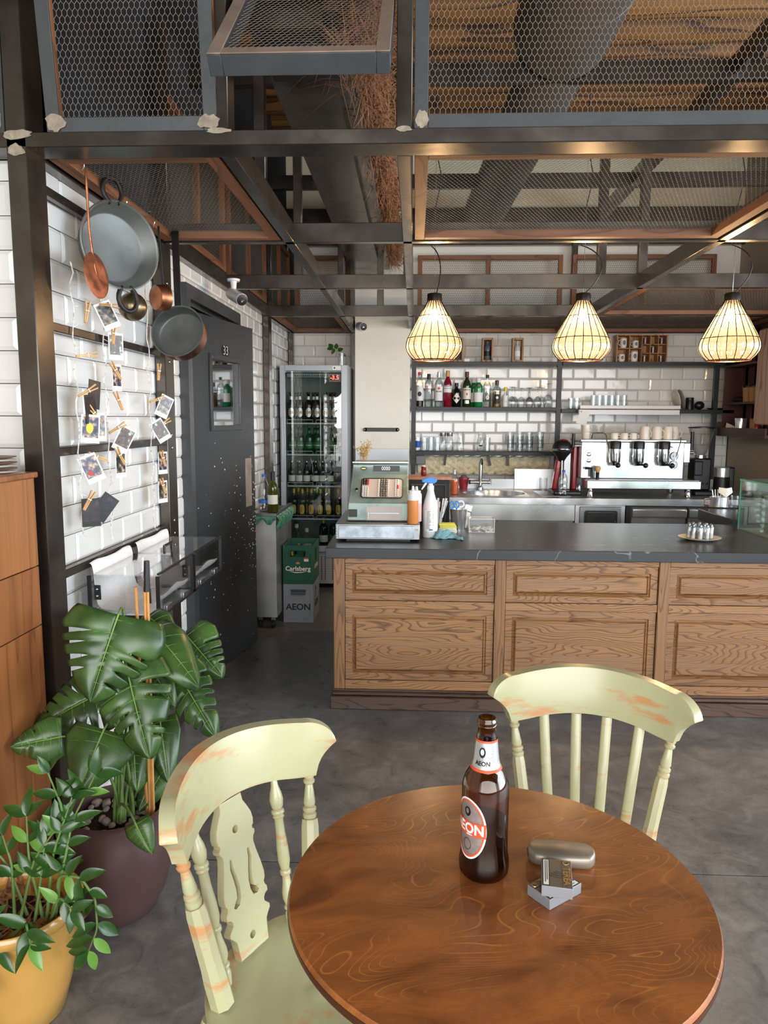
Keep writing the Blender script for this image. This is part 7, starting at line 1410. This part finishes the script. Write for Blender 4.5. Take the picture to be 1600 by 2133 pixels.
def chair(kind, label, pose, s=1.):
    t = thing('dining_chair', label, 'chair', (pose[0], pose[1], 0), pose[2]); t.scale = (s, s, 1)
    # crest rail
    n = 56; SE_ = .236; vs = []; T = .015
    def zt(a): a = abs(a); return .872-.02*(a/.2)**2 if a < .185 else lerp(.8549, .806, 1-math.sqrt(max(0, 1-((a-.185)/(SE_-.185))**2)))
    def zb(a): a = abs(a); return .757-.008*(a/.12)**2 if a < .12 else (.749-.009*math.sin((a-.12)/.075*PI/2) if a < .195 else lerp(.740, .806, ((a-.195)/(SE_-.195))**.5))
    for i in range(n+1):
        u = i/n; a = SE_*math.sin((u*2-1)*PI/2)*.9995
        f = a/WT; y = DB*(1-f*f); dy = -2*DB*a/WT/WT; nn = Vector((-dy, 1, 0)).normalized()
        for j in range(7):
            z = lerp(zb(a), zt(a), j/6); c_ = Vector((a, y+(z-ZC)*.18, z)); e = T*(1-.12*abs(j/3-1)**2)
            vs += [tuple(c_-nn*e), tuple(c_+nn*e)]
    W7 = 14; fs = []
    for i in range(n):
        for j in range(6): k = i*W7+2*j; fs += [(k, k+W7, k+W7+2, k+2), (k+1, k+3, k+W7+3, k+W7+1)]
        k = i*W7; fs.append((k, k+1, k+W7+1, k+W7)); k = i*W7+12; fs.append((k, k+W7, k+W7+1, k+1))
    for i in (0, n):
        for j in range(6): k = i*W7+2*j; fs.append((k, k+2, k+3, k+1) if i == 0 else (k, k+1, k+3, k+2))
    b = B().add(vs, fs); o = b.build('crest_rail', 'paint', t, smooth=50, bevel=.0055, seg=3)
    me = o.data; bm = bmesh.new(); bm.from_mesh(me); bmesh.ops.remove_doubles(bm, verts=bm.verts, dist=.0002); bm.to_mesh(me); bm.free(); me.polygons.foreach_set('use_smooth', [True]*len(me.polygons))
    # corner posts
    for s_ in (-1, 1):
        p, q = botP(s_), topP(s_); b = B(); d = (q-p); mq = d.to_track_quat('Z', 'Y').to_matrix().to_4x4(); mq.translation = p
        fat = 1.0 if kind == 'splat' else .82
        b.lathe([(0, 0), (.0225*fat, 0), (.0225*fat, .055), (.0205*fat, .085), (.0195*fat, .19), (.0175*fat, .206), (0, .206)], 8, mat=mq @ Matrix.Rotation(PI/8, 4, 'Z'))
        b.lathe([(r*.95, z) for r, z in ((.0, .205), (.0135, .205), (.0155, .211), (.0155, .216), (.0125, .219), (.0155, .223), (.0150, .229), (.0115, .232), (.0135, .238), (.0105, .262), (.0085, .276), (.0125, .280), (.0135, .285), (.0100, .289), (.0125, .294), (.0125, .302), (.009, .308), (0, .308))], 22, mat=mq)
        b.build('back_post', 'paint', t, smooth=40)
    if kind == 'splat':
        pf = [(1-q_, r) for q_, r in ((0, .0065), (.05, .008), (.10, .0125), (.145, .0145), (.19, .0125), (.205, .0095), (.215, .0135), (.235, .0138), (.245, .0105), (.26, .0125), (.275, .0095), (.36, .0098), (.47, .0125), (.56, .0128), (.615, .009), (.625, .0115), (.65, .0115), (.66, .008), (.70, .0088), (.77, .0128), (.81, .0128), (.855, .0085), (.865, .012), (.88, .012), (.89, .0075), (.905, .0105), (.93, .0115), (1., .0085))][::-1]
        for s_ in (-.62, .62): b = B(); turned(b, botP(s_*1.16), topP(s_), pf); b.build('turned_spindle', 'paint', t, smooth=50)
        # pierced fiddle splat
        HW = [(0, .029), (.05, .031), (.10, .040), (.15, .048), (.20, .051), (.235, .049), (.245, .045), (.262, .0455), (.275, .050), (.295, .049), (.31, .044), (.34, .042), (.40, .045), (.50, .053), (.57, .057), (.61, .0565), (.635, .052), (.655, .053), (.68, .058), (.705, .058), (.715, .050), (.735, .045), (.76, .045), (.78, .051), (.80, .057), (.82, .0565), (.845, .049), (.87, .043), (.92, .041), (1, .039)]
        Ls = (topP(0)-botP(0)).length
        outl = [(-h, t_*Ls) for t_, h in HW]+[(h, t_*Ls) for t_, h in HW[::-1]]
        holes = [[(.0085*math.cos(2*PI*i/16), t_*Ls+.0085*math.sin(2*PI*i/16)) for i in range(16)] for t_ in (.20, .90)]
        for sg in (-1, 1):
            cl = [(sg*(.025), .36, .0034), (sg*.026, .42, .0050), (sg*.021, .49, .0056), (sg*.018, .56, .0060), (sg*.019, .615, .0062), (sg*.025, .650, .0085), (sg*.030, .655, .0080), (sg*.034, .645, .0060)]
            L1 = []; R1 = []
            for i, (x, t_, w__) in enumerate(cl):
                a_, b__ = cl[max(0, i-1)], cl[min(len(cl)-1, i+1)]; dx, dy = b__[0]-a_[0], (b__[1]-a_[1])*Ls; l_ = math.hypot(dx, dy); nx_, ny_ = -dy/l_, dx/l_
                L1.append((x+nx_*w__, t_*Ls+ny_*w__)); R1.append((x-nx_*w__, t_*Ls-ny_*w__))
            holes.append(L1+R1[::-1])
        cu = bpy.data.curves.new('splat', 'CURVE'); cu.dimensions = '2D'; cu.fill_mode = 'BOTH'; cu.extrude = .0078; cu.bevel_depth = .0012; cu.bevel_resolution = 1
        for poly in [outl]+holes:
            sp = cu.splines.new('POLY'); sp.points.add(len(poly)-1); sp.use_cyclic_u = True
            for p_, (x, y) in zip(sp.points, poly): p_.co = (x, y, 0, 1)
        co = bpy.data.objects.new('tmp', cu); C.objects.link(co); dg = bpy.context.evaluated_depsgraph_get(); me = bpy.data.meshes.new_from_object(co.evaluated_get(dg)); bpy.data.objects.remove(co)
        A, D_ = topP(0), botP(0); yd = (D_-A).normalized(); m = frame_m(A, (1, 0, 0), yd); me.transform(m); me.materials.clear(); me.materials.append(M['paint']); o = link('fiddle_splat', me, t)
        me.polygons.foreach_set('use_smooth', [True]*len(me.polygons)); me.set_sharp_from_angle(angle=math.radians(35))
    else:
        for f in (-.62, -.2, .2, .62):
            p, q = botP(f*1.0), topP(f)+Vector((0, 0, .004)); pts = [p.lerp(q, k/8)+Vector((0, -.012*math.sin(PI*k/8), 0)) for k in range(9)]; b = B()
            m = []; vs = []; fs = []; nn_ = 14
            for k, c_ in enumerate(pts):
                for i in range(nn_): a = 2*PI*i/nn_; vs.append((c_.x+.0125*math.cos(a), c_.y+.0068*math.sin(a), c_.z))
            fs = [(k*nn_+i, k*nn_+(i+1) % nn_, (k+1)*nn_+(i+1) % nn_, (k+1)*nn_+i) for k in range(8) for i in range(nn_)]; b.add(vs, fs).build('back_slat', 'paint', t, smooth=60)
    # saddle seat
    n = 64; rings = 10; vs = [(0, -.165, .438)]; fs = []
    def outline(a):
        c_, s_ = math.cos(a), math.sin(a); e = 2.5; r = (abs(c_/.205)**e+abs(s_/.205)**e)**(-1/e); x, y = r*c_, r*s_; x *= 1-.10*max(0, y/.2); return x, y-.165
    for q in range(1, rings+1):
        k = q/rings
        for i in range(n):
            x, y = outline(2*PI*i/n); X, Y = x*k, (y+.165)*k-.165; vs.append((X, Y, .450-.012*(1-k**3)-.006*math.cos(X*16)*max(0, (1-k**2))+(.004*math.cos(X*30)*max(0, -(Y+.165)/.2)*(1-k))))
    fs += [(0, 1+i, 1+(i+1) % n) for i in range(n)]
    for q in range(rings-1): fs += [(1+q*n+i, 1+(q+1)*n+i, 1+(q+1)*n+(i+1) % n, 1+q*n+(i+1) % n) for i in range(n)]
    o_ = 1+(rings-1)*n; b0 = len(vs)
    for (k, dz) in ((1.012, -.008), (1.008, -.022), (.93, -.036)):
        for i in range(n): x, y = outline(2*PI*i/n); vs.append((x*k, (y+.165)*k-.165, .450+dz))
    prev = o_
    for q in range(3): cur = b0+q*n; fs += [(prev+i, cur+i, cur+(i+1) % n, prev+(i+1) % n) for i in range(n)]; prev = cur
    fs.append(tuple(prev+i for i in range(n))[::-1]); B().add(vs, fs).build('seat', 'paint', t, smooth=50)
    lp = [(0, .012), (.06, .014), (.12, .010), (.14, .015), (.2, .017), (.45, .019), (.6, .016), (.63, .019), (.66, .014), (.8, .019), (.92, .017), (1, .013)]
    for sx_ in (-1, 1):
        for fy in (0, 1): b = B(); turned(b, (sx_*(.20), -.375 if fy else .055, 0), (sx_*.145, -.30 if fy else -.02, .416), lp); b.build('leg', 'paint', t, smooth=50)
        b = B(); turned(b, (sx_*.183, -.345, .17), (sx_*.183, .028, .17), [(0, .007), (.3, .010), (.5, .013), (.7, .010), (1, .007)]); b.build('stretcher', 'paint', t, smooth=50)
    b = B(); turned(b, (-.178, -.16, .17), (.178, -.16, .17), [(0, .007), (.3, .010), (.5, .013), (.7, .010), (1, .007)]); b.build('stretcher', 'paint', t, smooth=50)
    return t
chair('splat', 'worn pale green wooden chair with pierced fiddle-shaped back splat, left of the table', (-.3095, 1.3323, 1.0667))
chair('slat', 'worn pale green wooden chair with four plain back slats behind the beer bottle', (.4387, 1.7563, -.2842), 1.028)

# ============================================================ ON THE TABLE
def amberglass():
    m = bpy.data.materials.new('amber_beer_glass'); m.use_nodes = True; nt = m.node_tree; N = nt.nodes; L = nt.links; N.clear()
    out = N.new('ShaderNodeOutputMaterial'); mix = N.new('ShaderNodeMixShader'); tr = N.new('ShaderNodeBsdfTransparent'); gl = N.new('ShaderNodeBsdfGlossy'); tr.inputs[0].default_value = (.6, .34, .09, 1); gl.inputs['Roughness'].default_value = .05; gl.inputs[0].default_value = (.95, .9, .85, 1)
    lw = N.new('ShaderNodeLayerWeight'); lw.inputs['Blend'].default_value = .3; mr = N.new('ShaderNodeMapRange'); mr.inputs['To Min'].default_value = .045; mr.inputs['To Max'].default_value = .42; L.new(lw.outputs['Facing'], mr.inputs['Value'])
    rp = N.new('ShaderNodeMixRGB'); rp.inputs[1].default_value = (.62, .36, .10, 1); rp.inputs[2].default_value = (.22, .085, .015, 1); L.new(lw.outputs['Facing'], rp.inputs[0]); L.new(rp.outputs[0], tr.inputs[0])
    L.new(mr.outputs[0], mix.inputs[0]); L.new(tr.outputs[0], mix.inputs[1]); L.new(gl.outputs[0], mix.inputs[2]); L.new(mix.outputs[0], out.inputs[0]); return m
M['amberglass'] = amberglass(); M['beer'] = pbr('dark_beer', '#1d0c05', .15)
t = thing('beer_bottle', 'large open brown beer bottle with silver and orange labels on the round table', 'bottle', (.122, 1.152, .750)); r = .0385
prof = [(0, .004), (.030, .002), (.036, 0), (.0405, .006), (.0415, .016), (.0410, .027), (.0385, .040), (.0383, .06), (r, .10), (r, .152), (.0372, .160), (.0335, .170), (.0275, .180), (.0230, .188), (.0205, .198), (.0175, .228), (.0155, .240), (.0142, .252), (.0158, .2535), (.0158, .257), (.0146, .258), (.0158, .2595), (.0158, .263), (.0145, .2645), (.0140, .268), (.0118, .268), (.0118, .25)]
B().lathe(prof, 64).build('glass_body', 'amberglass', t, smooth=60)
B().lathe([(0, .006), (.034, .006), (.0385, .014), (.0385, .026), (.0362, .042), (.0362, .094), (0, .0945)], 40).build('beer', 'beer', t, smooth=50)
a0 = -141
M['pinkgrey'] = pbr('brushed_silver_paper', '#a89d99', .35, .5, var=.15, vs=90); M['orangeprint'] = pbr('orange_red_print', '#d9532f', .45)
def ringstrip(rad, zc, hw0, hh0, hw1, hh1, a0, n=48):
    vs = []
    for i in range(n):
        c_, s_ = math.cos(2*PI*i/n), math.sin(2*PI*i/n)
        for hw, hh in ((hw0, hh0), (hw1, hh1)): a = math.radians(a0)+hw*c_/rad; vs.append((rad*math.cos(a), rad*math.sin(a), zc+hh*s_))
    return B().add(vs, [(2*i, 2*i+1, (2*i+3) % (2*n), (2*i+2) % (2*n)) for i in range(n)])
zc = .090; lr = r*1.008
lab = oval(lr, zc, .034, .052, a0, 48).build('oval_label', 'pinkgrey', t, smooth=60)
ringstrip(lr+.0003, zc, .034, .052, .0312, .049, a0).build('white_rim', 'whiteprint', t, smooth=60); ringstrip(lr+.0004, zc, .0312, .049, .0288, .0462, a0).build('orange_ring', 'orangeprint', t, smooth=60)
band(lr+.0006, zc-.011, zc+.013, a0, math.degrees(.033/lr), 24).build('orange_band', 'orangeprint', t, smooth=60)
wraptext('AEON', .0235, 'whiteprint', t, lr+.0010, zc+.001, a0, .0007, sx=.95)
band(lr+.0011, zc-.0095, zc-.0078, a0+math.degrees(.0045/lr), math.degrees(.0055/lr), 8).build('underline', 'whiteprint', t, smooth=60)
oval(lr+.0006, zc+.029, .0065, .008, a0, 20).build('lion_mark', 'blackprint', t, smooth=60); oval(lr+.0009, zc+.030, .0032, .0045, a0, 16).build('lion_face', 'pinkgrey', t, smooth=60)
ringstrip(lr+.0006, zc-.027, .008, .010, .0072, .0092, a0, 24).build('seal_ring', 'blackprint', t, smooth=60)
# neck label
def cone(z0, z1, mt, nm, k=.0005):
    def rr(z): return prof_at(z, prof[12:18])+k
    B().lathe([(rr(lerp(z0, z1, q/12)), lerp(z0, z1, q/12)) for q in range(13)], 48).build(nm, mt, t, smooth=60)
cone(.186, .232, pbr('silver_foil_label', '#b9bbbd', .35, .6, bump=.08, bs=300), 'neck_label'); cone(.184, .188, 'orangeprint', 'orange_edge', .0009); cone(.2305, .234, 'orangeprint', 'orange_edge', .0009)
def nw(v):
    z = .197+v.y; rr = prof_at(z, prof[12:18])+.0012; a = math.radians(-112)+v.x/rr; return (rr*math.cos(a), rr*math.sin(a), z)
text('AEON', .0095, 'blackprint', t, None, 'lettering', .0003, nw)
def patch(zc_, hw, hh, mt, nm, k):
    vs = [(0, 0)]+[(hw*math.cos(2*PI*i/20), hh*math.sin(2*PI*i/20)) for i in range(20)]; out = []
    for x, y in vs: z = zc_+y; rr = prof_at(z, prof[12:18])+k; a = math.radians(-115)+x/rr; out.append((rr*math.cos(a), rr*math.sin(a), z))
    B().add(out, [(0, 1+i, 1+(i+1) % 20) for i in range(20)]).build(nm, mt, t)
patch(.215, .0055, .0085, 'blackprint', 'neck_mark', .0010); patch(.216, .003, .005, 'whiteprint', 'neck_mark_face', .0013)
# tobacco heater case
t = thing('heater_case', 'grey brown pebble-shaped charger case on the round table', 'case', (.257, 1.187, .7502), rz=-.09)
n = 40; vs = []; fs = []; LV_ = ((.0, .78), (.0015, .90), (.006, .985), (.0115, 1.), (.017, .985), (.0215, .90), (.0232, .76))
for z, k in LV_:
    for i in range(n):
        a = 2*PI*i/n; c_, s_ = math.cos(a), math.sin(a); x = (.0565-.023)*math.copysign(1, c_)*min(1, abs(c_)*2.2)+.023*c_*1.0; y = .0265*s_; ex_ = .0565-(1-k)*.016; x = max(-ex_, min(ex_, x*(1-(1-k)*.25))); vs.append((x, y*k, z))
for q in range(len(LV_)-1): fs += [(q*n+i, q*n+(i+1) % n, (q+1)*n+(i+1) % n, (q+1)*n+i) for i in range(n)]
fs += [tuple(range(n))[::-1], tuple((len(LV_)-1)*n+i for i in range(n))]
M['casemat'] = pbr('satin_grey_brown_shell', '#8f8679', .38, .45)
B().add(vs, fs).build('shell', 'casemat', t, smooth=60, bevel=.002, seg=3)
B().bx(.0565, .0570, -.005, .001, .008, .011).build('charging_port', 'black', t); B().tube([(-.0566, -.012, .0115), (-.0570, 0, .0115), (-.0566, .012, .0115)], .0006, 5).build('lid_seam', 'black', t)
# two packs
M['packtop'] = pbr('grey_brown_pack', '#6d675f', .35, .3, var=.12, vs=40); M['packside'] = pbr('silver_pack_side', '#8b8e92', .45, .3); M['goldprint'] = pbr('gold_print', '#c9a562', .3, .7); M['darkprint'] = pbr('dark_print', '#2e2b2a', .5)
def pack(label, loc, rz, rx=0., grp='tobacco packs on the round table'):
    t = thing('tobacco_pack', label, 'pack', loc, group=grp, rot=(rx, 0, rz)); L_, W_, H_ = .0365, .0235, .0175
    B().bx(-L_, L_, -W_, W_, 0, H_).build('carton', 'packside', t, bevel=.0007)
    B().bx(-L_+.0006, L_-.0006, -W_+.0006, W_-.0006, H_, H_+.0003).build('printed_face', 'packtop', t)
    tp = lambda x, y, z=.0006: Matrix.Translation((x, y, H_+z)) @ Matrix.Rotation(0, 4, 'Z')
    B().bx(-L_+.002, L_-.002, -W_+.0015, -W_+.0125, H_+.0003, H_+.0005).build('warning_panel', 'darkprint', t); B().bx(-L_+.004, L_-.004, -W_+.0030, -W_+.0110, H_+.0005, H_+.0007).build('warning_text_box', 'whiteprint', t)
    text('Warning: tobacco harms you', .0050, 'blackprint', t, Matrix.Translation((0, W_-.0058, H_+.0009)), name='warning_lettering', sx=.85) if False else [B().bx(-L_+.006, L_-.010-.006*k, -W_+.0055+.0028*k, -W_+.0066+.0028*k, H_+.0007, H_+.0009).build('text_line', 'darkprint', t) for k in range(2)]
    text('TEREA', .0155, 'goldprint', t, Matrix.Translation((.006, W_-.0085, H_+.0008)), bold=.0002, sx=1.05)
    B().tube([(-L_+.0075+.0045*math.cos(a), W_-.0085+.0045*math.sin(a), H_+.0005) for a in [2*PI*i/20 for i in range(20)]], .0009, 4, True).build('gold_ring', 'goldprint', t)
    for k in range(4): B().tube([(-.008+(.005+.005*k)*math.cos(a), .003+(.005+.005*k)*math.sin(a), H_+.0004) for a in [-.9+1.5*i/8 for i in range(9)]], .0004, 4).build('wave_line', 'darkprint', t)
    B().bx(-L_+.001, L_-.001, W_-.0153, W_-.0150, H_+.0003, H_+.0006).build('lid_seam', 'darkprint', t)
    return t
pack('grey tobacco pack lying underneath, turned diagonally', (.2285, 1.0960, .7503), .66)
pack('upper tobacco pack with gold lettering resting on the other', (.2310, 1.0950, .7690), 1.41+PI, 0)
